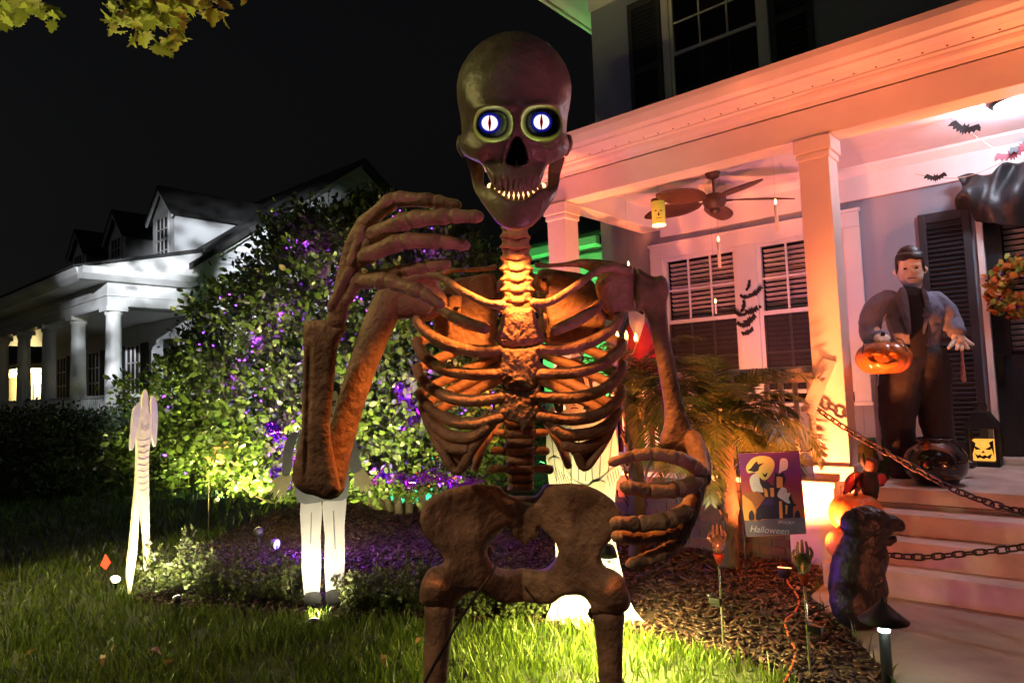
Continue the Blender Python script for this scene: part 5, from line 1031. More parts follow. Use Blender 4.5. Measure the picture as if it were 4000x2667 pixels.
tube('stand_arm', [ft(128, 108)+np.array([0, .008, 0]), ft(1100, 92)+np.array([0, .008, 0]), ft(1250, 80)+np.array([0, .008, 0]), ft(1290, 40)+np.array([0, .008, 0])], .004, M_met, FL, 8, 2)
# ------------------------------------------------------------------ glass hand stake lights, path light, cord
M_chr = mat('stake_chrome', (.6, .58, .55), .25, .1, 10, metal=.9); M_gl = mat('clear_acrylic', (.45, .42, .40), .10, .1, 20, trans=.9); M_red = mat('red_collar', (.5, .05, .03), .4, .2, 10)
def stake(bx_, by_, ty, boxx, boxy, lb, green=False):
    b_ = onz(bx_, by_); D = (b_-CC) @ CF; t_ = np.array([b_[0], b_[1], dep(bx_, ty, D)[2]]); s_ = thing('stake_light', b_, lb, 'stake light', 'glass stake lights in the mulch'); tube('rod', [b_, t_], .0075, M_chr, s_, 8, 2)
    m_ = M_gl if not green else mat('green_acrylic', (.35, .5, .2), .15, .2, 20, trans=.8); lathe('collar', [(.012, 0), (.03, .05), (.034, .06), (.01, .065)], t_-np.array([0, 0, .01]), M_red, s_, 14)
    p = t_+np.array([0, 0, .045]); h_ = lathe('glass_palm', [(.018, 0), (.034, .03), (.042, .07), (.036, .1), (.012, .115)], p, m_, s_, 16)
    for j, (dx, L_) in enumerate(((-.036, .05), (-.018, .09), (0, .10), (.018, .09), (.034, .06))):
        q = p+np.array([CR[0]*dx, CR[1]*dx, .08]); tube('glass_finger', [q, q+np.array([CR[0]*dx*.5, CR[1]*dx*.5, L_*.5]), q+np.array([CR[0]*dx*.2, CR[1]*dx*.2, L_])], [.011, .0095, .006], m_, h_, 8, 3)
    q = dep(boxx, boxy, D-.02); o = box('solar_box', q-np.array([.035, .02, .018]), q+np.array([.035, .02, .018]), M_black, s_, .006); box('clip', q-np.array([.02, .01, .03]), q+np.array([.03, .012, -.018]), M_black, o)
    lathe('sensor', [(.004, 0), (.016, .004), (.018, .012), (.012, .02)], q+np.array([-.03, -.01, .018]), M_gl, o, 10)
stake(2828, 2545, 2200, 2795, 2345, 'clear glass hand stake light with a red collar on the skeleton side of the flag'); stake(3168, 2668, 2285, 3185, 2455, 'greenish glass hand stake light with a red collar beside the walkway edge', True)
b_ = onz(3470, 2690, .02); D = (b_-CC) @ CF; PLT = thing('path_light', b_, 'black stake path light with a wide cone hat on the walkway corner', 'path light'); zt_ = dep(3436, 2440, D)[2]
lathe('post', [(.025, 0), (.027, .1), (.026, zt_-.06), (.03, zt_-.05), (.03, zt_-.04)], b_, M_black, PLT, 18); lathe('lens', [(.028, 0), (.030, .005), (.030, .05), (.026, .055)], (b_[0], b_[1], zt_-.04), mat('frosted_lens', (.8, .85, .85), .2, .05, 5, emit=(.85, 1, .95), estr=2.2), PLT, 18)
lathe('hat', [(.118, 0), (.12, .005), (.075, .04), (.037, .075), (.012, .10), (.006, .12), (.001, .125)], (b_[0], b_[1], zt_+.012), M_black, PLT, 28)
point('path_lamp', (b_[0]+.02, b_[1]-.06, zt_-.02), .9, (.85, 1, .85), .03, PLT)
tube('extension_cord', [onz(x, y, .03) for x, y in ((3043, 2120), (3048, 2200), (3075, 2270), (3118, 2335), (3105, 2390), (3068, 2425), (3085, 2490), (3108, 2545), (3090, 2610), (3050, 2680), (2960, 2760))], .008, mat('orange_cord', (.7, .13, .04), .5, .08, 10), None, 8, 5)
tag(bpy.data.objects['extension_cord'], 'orange extension cord snaking over the mulch below the flag', 'cord')
# ------------------------------------------------------------------ black seated gargoyle by the steps
b_ = onz(3370, 2425, .02); D = (b_-CC) @ CF; M_garg = mat('black_resin', (.010, .009, .012), .36, .6, 14, 1.0, 45)
GG = thing('gargoyle_statue', b_, 'black seated snarling beast statue on the walkway beside the steps', 'statue'); G_ = lambda x, y, z=0.0: dep(x, y, D-z)
kk = D/FPX
def gt(nm, pts, rs, zs, fl=1.0):
    v, f = tubev([G_(x, y, z) for (x, y), z in zip(pts, zs)], np.array(rs)*kk, 16, 6, True, fl); v += (vnoise(v, 30, len(pts))*.009)[:, None]*unit(v-v.mean(0)); return v, f
V, F = join([gt('body', [(3345,2370),(3335,2290),(3345,2200),(3368,2120),(3385,2060)], [92,92,86,72,58], (0, 0, 0, 0, 0)), gt('haunch', [(3320,2330),(3330,2380),(3390,2410)], [70,72,40], (.09, .1, .09)), gt('haunch', [(3330,2330),(3340,2380),(3400,2405)], [70,70,40], (-.1, -.1, -.1)), gt('leg', [(3400,2180),(3425,2280),(3428,2380),(3445,2408)], [42,34,28,26], (.07, .07, .07, .08)), gt('leg', [(3400,2190),(3432,2280),(3438,2370),(3455,2400)], [40,32,27,25], (-.07, -.07, -.07, -.06)), gt('chest', [(3385,2110),(3410,2170),(3415,2230)], [54,58,40], (0, 0, 0)), gt('head', [(3345,2050),(3390,2045),(3430,2055)], [64,74,58], (0, 0, 0))])
bd = mk('body', V, F, M_garg, GG, True)
hd_ = mk('upper_snout', *gt('s', [(3425,2045),(3470,2042),(3505,2050)], [50,40,30], (0, 0, 0), .9), M_garg, bd, True); mk('lower_jaw', *gt('s', [(3420,2100),(3460,2112),(3492,2105)], [26,20,14], (0, 0, 0)), M_garg, bd, True)
for z in (-.05, .05): mk('ear', *gt('e', [(3360,2020),(3345,1998),(3330,1990)], [24,16,6], (z, z*1.2, z*1.4)), M_garg, bd, True)
for i, x in enumerate((3470, 3486, 3498)): mk('fang', *gt('f', [(x, 2070), (x+1, 2090)], [6, 2], (.03, .03)), mat('old_ivory', (.45, .38, .28), .5, .2, 10), bd, True)
mk('brow', *gt('b', [(3390,2012),(3430,2006),(3462,2018)], [20,22,12], (.03, .04, .03)), M_garg, bd, True); mk('tail', *gt('t', [(3290,2390),(3265,2360),(3270,2300)], [24,20,12], (.0, -.03, -.04)), M_garg, bd, True)
# ------------------------------------------------------------------ pumpkin with bat figure on the step
pc = onY(3345, 2010, 5.86); pc[2] = .37+.15; pk = thing('orange_pumpkin', (pc[0], pc[1], .37), 'smooth orange pumpkin on the steps behind the black statue', 'pumpkin'); pumpkin('pumpkin_body', pc, .20, .82, M_pump, pk, 11, .05); tube('stalk', [pc+np.array([0, 0, .12]), pc+np.array([.01, 0, .17]), pc+np.array([.03, 0, .20])], [.02, .014, .016], M_bark, pk, 8, 3)
pc2 = onY(3310, 2120, 5.66); pc2[2] = .2+.12; pk2 = thing('orange_pumpkin', (pc2[0], pc2[1], .2), 'paler orange pumpkin low against the white skirting beside the statue', 'pumpkin'); pumpkin('pumpkin_body', pc2, .155, .8, mat('pale_pumpkin', (.62, .26, .09), .5, .15, 6), pk2, 9, .06); tube('stalk', [pc2+np.array([0, 0, .09]), pc2+np.array([.02, 0, .13])], [.018, .012], M_bark, pk2, 8, 2)
D = (onY(3360, 1880, 5.9)-CC) @ CF; bp = lambda x, y, z=0.0: dep(x, y, D)-CF*z; BT = thing('bat_figure', bp(3380, 1930), 'dark bat figurine with spread red wings standing on the pumpkin', 'figurine')
M_rw = mat('red_wing_fabric', (.55, .03, .04), .5, .15, 10)
for ol in ([(3372,1848),(3340,1845),(3310,1870),(3298,1900),(3298,1930),(3320,1925),(3345,1912),(3372,1905),(3385,1890)], [(3415,1900),(3425,1860),(3440,1848),(3465,1855),(3474,1870),(3455,1895),(3430,1905)]):
    w_ = bpart('wing', ol, bp, M_rw, BT, .005, -.02, 3, 12); lines('wing_rib', [[ol[0], ol[1], ol[2], ol[3], ol[4]], [ol[0], ol[5]], [ol[1], ol[6]]], bp, .006, M_ink, w_, -.005)
tube('body', [bp(3402, 1935), bp(3398, 1900), bp(3396, 1860), bp(3398, 1835)], np.array([26, 34, 30, 22])*D/FPX, M_ink, BT, 14, 5); hh = tube('head', [bp(3398, 1825, .01), bp(3400, 1805, .012)], np.array([26, 24])*D/FPX, mat('bat_brown', (.10, .035, .02), .6, .3, 12), BT, 14, 4)
for x, s in ((3374, -1), (3422, 1)): tube('ear', [bp(x, 1812), bp(x+s*5, 1790), bp(x+s*2, 1768)], np.array([11, 9, 2])*D/FPX, M_ink, hh, 8, 3)
tube('nose', [bp(3400, 1815, .045), bp(3402, 1817, .055)], .005, M_rw, hh, 8, 2)
# ------------------------------------------------------------------ porch floor things
M_cau = mat('gloss_black_ceramic', (.018, .014, .016), .16, .3, 6, coat=.5)
cc_ = onz(3660, 1890, ZF); cau = thing('black_pumpkin_pot', cc_, 'glossy black round pot with a carved face at the front of the porch', 'pot'); R_ = .235
lathe('pot_body', [(.10, 0), (.15, .015), (.215, .09), (.235, .16), (.225, .24), (.18, .31), (.13, .345), (.118, .36), (.135, .37), (.13, .378), (.10, .36)], cc_, M_cau, cau, 40)
for s, (dx, dz, ol) in enumerate(((-.07, .22, [(-.03, -.025), (.03, -.025), (.0, .035)]), (.07, .22, [(-.03, -.025), (.03, -.025), (.0, .035)]), (0, .16, [(-.018, -.015), (.018, -.015), (0, .02)]), (0, .09, [(-.09, .03), (-.03, .01), (.03, .01), (.09, .03), (.05, -.03), (-.05, -.03)]))):
    v = []; cx_, cy_ = -CF[0], -CF[1]; nn = math.hypot(cx_, cy_); fw = np.array([cx_/nn, cy_/nn, 0]); sdv = np.array([-fw[1], fw[0], 0])
    for q in ol:
        sx = dx+q[0]; zz = dz+q[1]; rr = np.interp(zz, [0, .09, .16, .24, .31], [.15, .215, .235, .225, .18]); v.append(cc_+sdv*sx+fw*math.sqrt(max(rr*rr-sx*sx, 0))*1.012+np.array([0, 0, zz]))
    mk('carved_face', v, [list(range(len(v)))], mat('amber_gloss', (.10, .07, .025), .2, .2, 8), cau)
gb = onz(3465, 1850, ZF); gbk = thing('green_bucket', gb, 'green metal bucket with a rolled rim standing behind the bat figurine', 'bucket'); lathe('bucket_body', [(.115, 0), (.12, .01), (.15, .30), (.158, .31), (.16, .32), (.15, .325), (.14, .31), (.11, .03)], gb, mat('green_enamel', (.06, .16, .03), .4, .2, 8), gbk, 32)
hp = [gb+np.array([CR[0]*.155*math.cos(a), CR[1]*.155*math.cos(a), .31+.02*math.sin(a)]) for a in np.linspace(math.pi, 2*math.pi, 9)]; tube('handle', hp, .005, M_met, gbk, 6, 2)
yl = onz(3380, 1850, ZF); ylb = thing('yellow_bag', yl, 'crumpled yellow-green paper bag glowing beside the porch column', 'bag'); v, f = lathev([(.10, 0), (.115, .02), (.12, .16), (.10, .27), (.115, .30), (.09, .28)], yl, 20); v += (vnoise(v, 14, 2)*.03)[:, None]*unit(v-yl-[0, 0, .15]); mk('bag_body', v, f, mat('yellow_paper', (.65, .55, .12), .6, .25, 10), ylb, False); mk('bag_print', [yl+np.array([-.03, -.135, .1]), yl+np.array([.06, -.13, .09]), yl+np.array([.05, -.128, .2]), yl+np.array([-.02, -.13, .2])], [[0, 1, 2, 3]], mat('lime_print', (.3, .55, .05), .6, .1, 9), ylb)
lt = onz(3862, 1808, ZF); lt[1] = min(lt[1], 8.0); lnt = thing('black_lantern', lt, 'black square lantern with a glowing amber carved face by the door', 'lantern'); M_amb = mat('amber_glow', (.9, .45, .1), .5, .25, 12, emit=(1, .42, .06), estr=.42)
box('lantern_base', lt+[-.13, -.13, 0], lt+[.13, .13, .05], M_ink, lnt, .008)
for sx in (-.115, .115):
    for sy in (-.115, .115): box('post', lt+[sx-.015, sy-.015, .05], lt+[sx+.015, sy+.015, .36], M_ink, lnt)
box('glow_panel', lt+[-.085, -.09, .055], lt+[.085, .09, .25], M_amb, lnt); prism('lantern_roof', [(lt[0]-.15, lt[2]+.36), (lt[0]+.15, lt[2]+.36), (lt[0]+.13, lt[2]+.40), (lt[0]+.05, lt[2]+.52), (lt[0]-.05, lt[2]+.52), (lt[0]-.13, lt[2]+.40)], 'y', lt[1]-.15, lt[1]+.15, M_ink, lnt, .006); tube('ring', [lt+np.array([.05*math.cos(a), 0, .56+.05*math.sin(a)]) for a in np.linspace(0, 6.28, 12)], .006, M_ink, lnt, 6, 1)
for ol in ([(-.07, .20), (-.015, .165), (-.06, .158)], [(.07, .20), (.015, .165), (.06, .158)], [(0, .155), (.014, .13), (-.014, .13)], [(-.07, .125), (-.045, .105), (-.03, .115), (-.012, .098), (.012, .112), (.03, .098), (.045, .112), (.07, .125), (.05, .075), (.02, .086), (0, .07), (-.025, .086), (-.05, .075)], [(-.085, .25), (-.085, .12), (-.072, .16), (-.055, .22)], [(.085, .25), (.085, .10), (.074, .15), (.05, .23)]):
    bpart('face_cut', [(a*1000, b*1000) for a, b in ol], lambda x, y, z=0.0: lt+np.array([x/1000, -.0905-z, y/1000]), M_ink, lnt, .002, .002, 1, 30)
bh = thing('broom', onz(3485, 1735, ZF), 'broom with an orange handle leaning behind the grey-jacketed figure', 'broom'); p0 = onY(3472, 1690, 7.45); p1 = onY(3440, 1440, 7.9); tube('handle', [p0, p1], .016, mat('orange_wood', (.45, .14, .03), .5, .2, 8), bh, 10, 2)
tb = join([tubev([p0+np.array([RNG.normal()*.02, RNG.normal()*.02, .03]), np.array([p0[0]+RNG.normal()*.07, p0[1]+RNG.normal()*.05, ZF+.005])], [.006, .004], 5, 2, False) for _ in range(60)]); mk('bristles', tb[0], tb[1], mat('dark_bristle', (.06, .045, .03), .9, .3, 20), bh)
PB = thing('leaning_board', onY(3150, 1610, 6.02), 'white board leaning across the porch column above the palm', 'board'); q0, q1 = onY(3152, 1612, 5.98), onY(3238, 1405, 6.08); dq = unit(q1-q0); sv = unit(np.cross(dq, [0, 1, 0]))*.055
v = [q0-sv, q0+sv, q1+sv, q1-sv]; v = np.array(v+[p+np.array([0, .02, 0]) for p in v]); fixn(mk('plank', v, [[0, 1, 2, 3], [7, 6, 5, 4], [0, 4, 5, 1], [1, 5, 6, 2], [2, 6, 7, 3], [3, 7, 4, 0]], M_trim, PB))
# ------------------------------------------------------------------ ceiling fan, lamp, hanging things
fc = onY(2790, 785, 7.2); FN = thing('ceiling_fan', (fc[0], fc[1], ZC), 'brown ceiling fan with leaf-shaped blades hanging under the porch ceiling', 'ceiling fan'); M_fan = mat('dark_fan_wood', (.075, .032, .02), .5, .25, 8)
lathe('canopy', [(.03, -.07), (.07, -.05), (.085, -.001)], (fc[0], fc[1], ZC), M_fan, FN, 20); tube('downrod', [(fc[0], fc[1], ZC-.04), (fc[0], fc[1], fc[2]+.05)], .014, M_fan, FN, 8, 2)
lathe('motor', [(.05, -.10), (.10, -.08), (.13, -.02), (.13, .03), (.09, .07), (.03, .09)], fc, M_fan, FN, 24); lathe('cap', [(.01, -.15), (.05, -.135), (.06, -.10)], fc, M_fan, FN, 16)
for j in range(5):
    a = j*2*math.pi/5+.64; d_ = np.array([math.cos(a), math.sin(a), 0]); s_ = np.array([-d_[1], d_[0], 0]); tube('blade_arm', [fc+d_*.1, fc+d_*.2], [.016, .012], M_fan, FN, 8, 2)
    ol = smooth_loop([(.16, -.03), (.28, -.12), (.50, -.165), (.74, -.11), (.88, 0), (.74, .11), (.50, .165), (.28, .12), (.16, .03)], 3); v, f, dd_ = inflate(ol, (), .05, lambda V, d: .004+.006*np.clip(d/.08, 0, 1))
    mk('blade', np.array([fc+d_*q[0]+s_*q[1]+np.array([0, 0, q[2]+q[1]*.22-.06*(q[0]-.2)**2]) for q in v]), f, M_fan, FN, True)
lc = np.array([-.36, 7.2, ZC]); CL = thing('ceiling_light', lc, 'lit round white flush light on the porch ceiling', 'ceiling light'); lathe('rim', [(.21, -.001), (.22, -.03), (.19, -.045)], lc, M_met, CL, 32); lathe('dome', [(.01, -.12), (.10, -.11), (.165, -.08), (.19, -.04)], lc, mat('lit_dome', (.9, .95, 1), .4, .02, 3, emit=(.9, .95, 1), estr=2.5), CL, 32); point('dome_lamp', lc+[0, 0, -.2], 22, (.72, .82, 1.0), .12, CL)
# monster-head paper lantern and floating candles on threads
hl = onY(2572, 830, 6.6); HL_ = thing('head_lantern', hl, 'yellow-green cylinder lantern with a printed face hanging by the fan', 'lantern'); M_hl = mat('lime_paper', (.50, .48, .08), .6, .15, 8, emit=(.5, .5, .05), estr=.10)
lathe('lantern_body', [(.066, -.145), (.072, -.14), (.072, .14), (.068, .145), (.02, .145)], hl, M_hl, HL_, 24); fwd = unit(np.array([CC[0]-hl[0], CC[1]-hl[1], 0])); sdv = np.array([-fwd[1], fwd[0], 0])
hq = lambda x, z: hl+sdv*x+fwd*(math.sqrt(max(.0725**2-x*x, 0))+.002)+np.array([0, 0, z])
for ol in ([(-.045, .0), (-.03, .012), (-.012, .0), (-.028, -.004)], [(.012, .0), (.03, .012), (.045, .0), (.028, -.004)], [(0, -.01), (.014, -.045), (.004, -.055), (-.012, -.045)], [(-.04, -.065), (-.02, -.082), (.02, -.082), (.04, -.065), (.02, -.075), (-.02, -.075)]): mk('face_print', [hq(*q) for q in ol], [list(range(len(ol)))], M_ink, HL_)
lathe('hair_band', [(.0735, .115), (.0735, .146), (.02, .147)], hl, M_ink, HL_, 24); lathe('glow_ring', [(.05, -.15), (.074, -.147), (.0735, -.135)], hl, mat('candle_glow', (1, .7, .3), .5, .05, 4, emit=(1, .55, .15), estr=2.5), HL_, 20); tube('thread', [hl+np.array([0, 0, .145]), (hl[0], hl[1], ZC)], .0012, M_met, HL_, 4, 1, False)
M_wax = mat('candle_wax', (.75, .68, .6), .5, .05, 6); M_flm = mat('candle_flame', (1, .6, .2), .5, .05, 5, emit=(1, .55, .14), estr=7)
for (x, y0, y1, Y_, lb) in ((2806, 945, 1048, 6.6, 'white floating candle hanging before the first window sash'), (3030, 800, 905, 6.6, 'white floating candle hanging under the fan blade by the column'), (2455, 1040, 1130, 6.6, 'white floating candle hanging above the skeleton shoulder'), (2795, 1185, 1225, 7.6, 'small floating candle hanging lower before the window blind')):
    a, b_ = onY(x, y0, Y_), onY(x+3, y1, Y_); cd = thing('floating_candle', b_, lb, 'candle', 'floating candles under the porch ceiling'); c_ = np.array([a[0], a[1], b_[2]]); h_ = a[2]-b_[2]; r_ = min(.017, h_*.09)
    lathe('candle', [(r_, 0), (r_, h_), (r_*.5, h_+.004)], c_, M_wax, cd, 12); lathe('flame', [(.004, 0), (.011, .016), (.008, .035), (.001, .055)], c_+[0, 0, h_+.004], M_flm, cd, 10); tube('thread', [c_+[0, 0, h_+.05], np.array([c_[0], c_[1], ZC])], .0008, M_met, cd, 4, 1, False)
# bats
bat_ol = np.array([(0, -.25), (.06, -.12), (.14, -.2), (.2, -.08), (.34, -.16), (.40, -.04), (.56, -.10), (.60, .02), (.86, -.02), (.78, .14), (.60, .26), (.36, .16), (.16, .10), (.12, .24), (.06, .16), (0, .14)]); bat_ol = bat_ol*[1, 1.5]; bat_ol = np.vstack([bat_ol, bat_ol[-2:0:-1]*[-1, 1]])
bv, bf, _ = inflate(bat_ol, (), .12, lambda V, d: .01+0*d)
def bat(c, s, ang, mt, nm, lb, grp, bend=.25, plane='wall'):
    ca, sa = math.cos(ang), math.sin(ang); ex_ = np.array([1.0, 0, 0]); ez_ = np.array([0, 0, 1.0])
    if plane == 'cam': ex_ = unit(np.array([CR[0], CR[1], 0]))
    ny = np.cross(ez_, ex_)*-1; v = np.array([c+(ex_*(q[0]*ca-q[1]*sa)+ez_*(q[0]*sa+q[1]*ca)+ny*(q[2]+bend*abs(q[0])**1.3*1.0)*1.0)*s for q in bv]); o = mk(nm, v, bf, mt); tag(o, lb, 'bat', grp)
M_bat = mat('black_felt', (.010, .010, .012), .8, .2, 10); M_batr = mat('dark_red_felt', (.12, .01, .02), .7, .2, 10)
for x, y, s, a, mt, lb in ((3768, 505, .155, -.45, M_bat, 'black felt bat on a cord just below the ceiling light'), (3955, 605, .155, .25, M_batr, 'dark red felt bat on a cord above the black drape'), (3655, 695, .11, -.1, M_bat, 'black felt bat on a cord left of the black drape'), (4000, 570, .13, .5, M_bat, 'black felt bat overlapping the red bat on the cord')): bat(onY(x, y, 7.3), s, a, mt, 'hanging_bat', lb, 'felt bats on the porch cord')
for i, pts in enumerate(([(3700, 455), (3790, 520), (3900, 590), (3960, 610), (4060, 650)], [(3575, 680), (3655, 695), (3760, 693), (3850, 665), (3960, 610)])):
    o = tube('garland_twine', [onY(x, y, 7.32) for x, y in pts], .003, mat('tan_cord', (.4, .3, .22), .8, .1, 10), None, 5, 4); tag(o, ['thin twine from the ceiling down to the red felt bat', 'thin twine sagging from the wall up to the red felt bat'][i], 'cord')
for i, (x, y, s, a) in enumerate(((2925, 1115, .06, 1.2), (2950, 1145, .085, .5), (2910, 1160, .07, -.15), (2905, 1195, .07, 1.3), (2935, 1215, .10, .25), (2890, 1228, .07, -.3), (2930, 1250, .10, .5), (2905, 1270, .085, -.1), (2920, 1298, .085, .35))): bat(onY(x, y, YW-.05), s*1.5, a, M_bat, 'wall_bat', 'black paper bat stuck to the white post between the porch windows', 'paper bats between the windows', -.25)
# black drape over the door
DRP = None
def drape():
    V = []; n, m_ = 46, 22; x0, x1 = -.95, .5
    for i in range(n):
        u_ = i/(n-1); x = x0+(x1-x0)*u_
        for j in range(m_):
            w_ = j/(m_-1); top = 3.50+.10*math.sin(u_*2.2+.4)-.05*math.sin(u_*9)**2; bot = 3.12-.16*math.sin(math.pi*min(1, u_*1.6))**2+(.10 if u_ < .08 else 0)
            z = top+(bot-top)*w_; sw = .10*math.sin(w_*7+u_*4)*w_*(1-w_*.4)+.05*math.sin(u_*23+w_*6)+.03*math.sin(u_*47+w_*3); V.append((x+.03*math.sin(w_*5+u_*8), 8.02+sw-.06*math.sin(w_*math.pi), z+.03*math.sin(u_*31)*(1-w_)))
    F = [[i*m_+j, (i+1)*m_+j, (i+1)*m_+j+1, i*m_+j+1] for i in range(n-1) for j in range(m_-1)]; o = mk('black_drape', V, F, mat('black_gauze', (.018, .018, .02), .45, .3, 14, .4, 60), None, True); tag(o, 'swagged black cloth drape hung over the door head', 'drape'); md = o.modifiers.new('thick', 'SOLIDIFY'); md.thickness = .004
drape()
# wreath
wc = onY(3990, 1120, YW-.12); WR = thing('door_wreath', wc, 'autumn wreath of orange and green leaves with purple ornaments on the black door', 'wreath'); t_ = RNG.uniform(0, 2*math.pi, 900); rr = .20+RNG.normal(size=900)*.045; P_ = wc+np.column_stack([np.cos(t_)*rr, RNG.normal(size=900)*.04-.02, np.sin(t_)*rr])
for nm, sl, c1, c2 in (('orange_leaves', slice(0, 450), (.45, .09, .02), (.62, .22, .04)), ('green_leaves', slice(450, 750), (.16, .22, .03), (.4, .45, .08)), ('yellow_leaves', slice(750, 900), (.5, .35, .05), (.6, .45, .1))):
    v, f = leaves(P_[sl], np.tile([0, -1.0, 0], (len(P_[sl]), 1)), RNG.uniform(.05, .09, len(P_[sl])), RNG, .7); stuff_mesh(nm, v, f, leaf_mat('wreath_'+nm, c1, c2, .4, .2), None, None, WR)
tube('ring', [wc+np.array([.2*math.cos(a), 0.02, .2*math.sin(a)]) for a in np.linspace(0, 6.283, 24)], .03, M_bark, WR, 8, 1)
for a in (3.3, 3.7, 4.6, 2.4, 1.2): q = wc+np.array([.2*math.cos(a), -.06, .2*math.sin(a)]); lathe('ornament', [(.002, -.03), (.02, -.022), (.03, 0), (.02, .022), (.002, .03)], q, mat('purple_ornament', (.15, .02, .35), .2, .1, 8), WR, 14)
# robed figure and candelabra at the porch end
rb = onY(2500, 1500, 7.35); rb[2] = ZF; RF = thing('robed_figure', rb, 'red-robed figure with a long pale pointed beard behind the candelabra', 'figure'); zc_ = onY(2500, 1390, 7.35)[2]; zt2 = onY(2490, 1255, 7.35)[2]
v, f = lathev([(.30, 0), (.30, .3), (.27, zc_-ZF-.1), (.24, zc_-ZF), (.20, (zc_+zt2)/2-ZF), (.10, zt2-ZF), (.085, zt2-ZF+.05)], rb, 28); v += (vnoise(v, 9, 4)*.025)[:, None]*unit((v-rb)*[1, 1, 0]); mk('robe', v, f, mat('red_robe', (.42, .015, .02), .7, .2, 7), RF, True)
lathe('head', [(.02, -.13), (.075, -.10), (.10, -.02), (.105, .05), (.085, .11), (.03, .145)], rb+np.array([0, 0, zt2-ZF+.16]), mat('pale_head', (.5, .38, .32), .6, .1, 9), RF, 22)
fw = unit(np.array([-rb[0], -rb[1], 0])); sd_ = np.array([-fw[1], fw[0], 0]); bz = zt2+.12; B3 = lambda a, z, o: rb*[1, 1, 0]+sd_*a+fw*o+np.array([0, 0, z])
v = [B3(-.10, bz, .08), B3(.10, bz, .08), B3(.09, bz-.16, .2), B3(0, bz-.40, .24), B3(-.09, bz-.16, .2), B3(0, bz-.08, .16), B3(0, bz-.16, .235)]; mk('beard', v, [[0, 4, 6, 5], [1, 5, 6, 2], [4, 3, 6], [2, 6, 3], [0, 5, 1]], mat('pale_beard', (.62, .5, .46), .8, .1, 20), RF, True)
lathe('hat', [(.17, 0), (.175, .01), (.11, .03), (.10, .10), (.05, .26), (.005, .40)], rb+np.array([0, 0, zt2-ZF+.27]), M_ink, RF, 22); tube('cape', [B3(-.05, zt2-.02, -.06), B3(-.12, zc_, -.1), B3(-.14, ZF+.05, -.12)], [.14, .24, .3], M_ink, RF, 16, 4, True, .5)
cb = onY(2452, 1420, 6.95); CDL = thing('candelabra', cb*[1, 1, 0]+[0, 0, ZF], 'brass candelabra with two lit yellow candles beside the robed figure', 'candelabra'); M_brs = mat('old_brass', (.30, .20, .10), .45, .3, 12, metal=.6)
z0, z1 = cb[2], onY(2452, 1325, 6.95)[2]; lathe('stem', [(.14, ZF-cb[2]), (.14, ZF-cb[2]+.02), (.03, ZF-cb[2]+.06), (.022, -.05), (.035, 0), (.018, .03), (.014, z1-z0-.02), (.03, z1-z0)], cb, M_brs, CDL, 18)
p2 = onY(2484, 1335, 6.95); tube('arm', [cb+np.array([0, 0, (z1-z0)*.55]), (cb+p2)/2+np.array([0, 0, -.02]), p2-np.array([0, 0, .03]), p2], [.009, .008, .008, .02], M_brs, CDL, 8, 4); p3 = 2*np.array([cb[0], cb[1], z1])-p2+np.array([0, 0, p2[2]-z1]); tube('arm', [cb+np.array([0, 0, (z1-z0)*.55]), (cb+p3)/2+np.array([0, 0, .03]), p3], [.009, .008, .02], M_brs, CDL, 8, 4)
for q in (np.array([cb[0], cb[1], z1]), p2, p3): lathe('candle_bulb', [(.016, 0), (.018, .03), (.02, .05), (.012, .08), (.002, .105)], q, mat('candle_bulb_glow', (1, .7, .3), .4, .05, 5, emit=(1, .58, .12), estr=5), CDL, 12)
# ------------------------------------------------------------------ chains across the steps
def chain(pts, name, lb, ll=.055):
    P_, _ = catmull(pts, np.ones(len(pts)), 40); s_ = np.concatenate([[0], np.cumsum(np.linalg.norm(np.diff(P_, axis=0), axis=1))]); n_ = int(s_[-1]/(ll*.74)); th_ = thing(name, P_[0]*[1, 1, 0]+[0, 0, P_[0][2]], lb, 'chain', 'chains across the porch steps')
    lv, lf = tubev([(ll*.5*np.sign(math.cos(a))*abs(math.cos(a))**.7, ll*.27*np.sign(math.sin(a))*abs(math.sin(a))**.7, 0) for a in np.linspace(0, 2*math.pi, 15)], ll*.085, 6, 1, False); l0 = None
    for i in range(n_):
        t = s_[-1]*(i+.5)/n_; c = np.array([np.interp(t, s_, P_[:, k]) for k in range(3)]); d_ = unit(np.array([np.interp(t+.02, s_, P_[:, k]) for k in range(3)])-np.array([np.interp(t-.02, s_, P_[:, k]) for k in range(3)]))
        q_ = Vector(d_).to_track_quat('X', 'Z').to_matrix() @ Matrix.Rotation((i % 2)*math.pi/2+RNG.uniform(-.35, .35)+.5, 3, 'X')
        if l0 is None: l0 = mk('link', lv, lf, mat('dark_chain', (.05, .035, .03), .45, .4, 18, metal=.4), th_, True); l0.location = c-wl_of(th_); l0.rotation_euler = q_.to_euler()
        else: dup(l0, c, th_, q_.to_euler())
chain([onY(3175, 1585, 6.06), onY(3330, 1690, 6.02), onY(3550, 1815, 5.85), onY(3760, 1925, 5.65), onY(4010, 2000, 5.4), onY(4300, 2010, 5.2)], 'chain', 'upper dark chain sagging from the porch column across the steps', .085)
chain([onY(3450, 2165, 5.1), onY(3600, 2175, 5.1), onY(3780, 2160, 5.1), onY(4000, 2135, 5.1), onY(4250, 2080, 5.1)], 'chain', 'lower dark chain running from the black statue across the steps', .075)
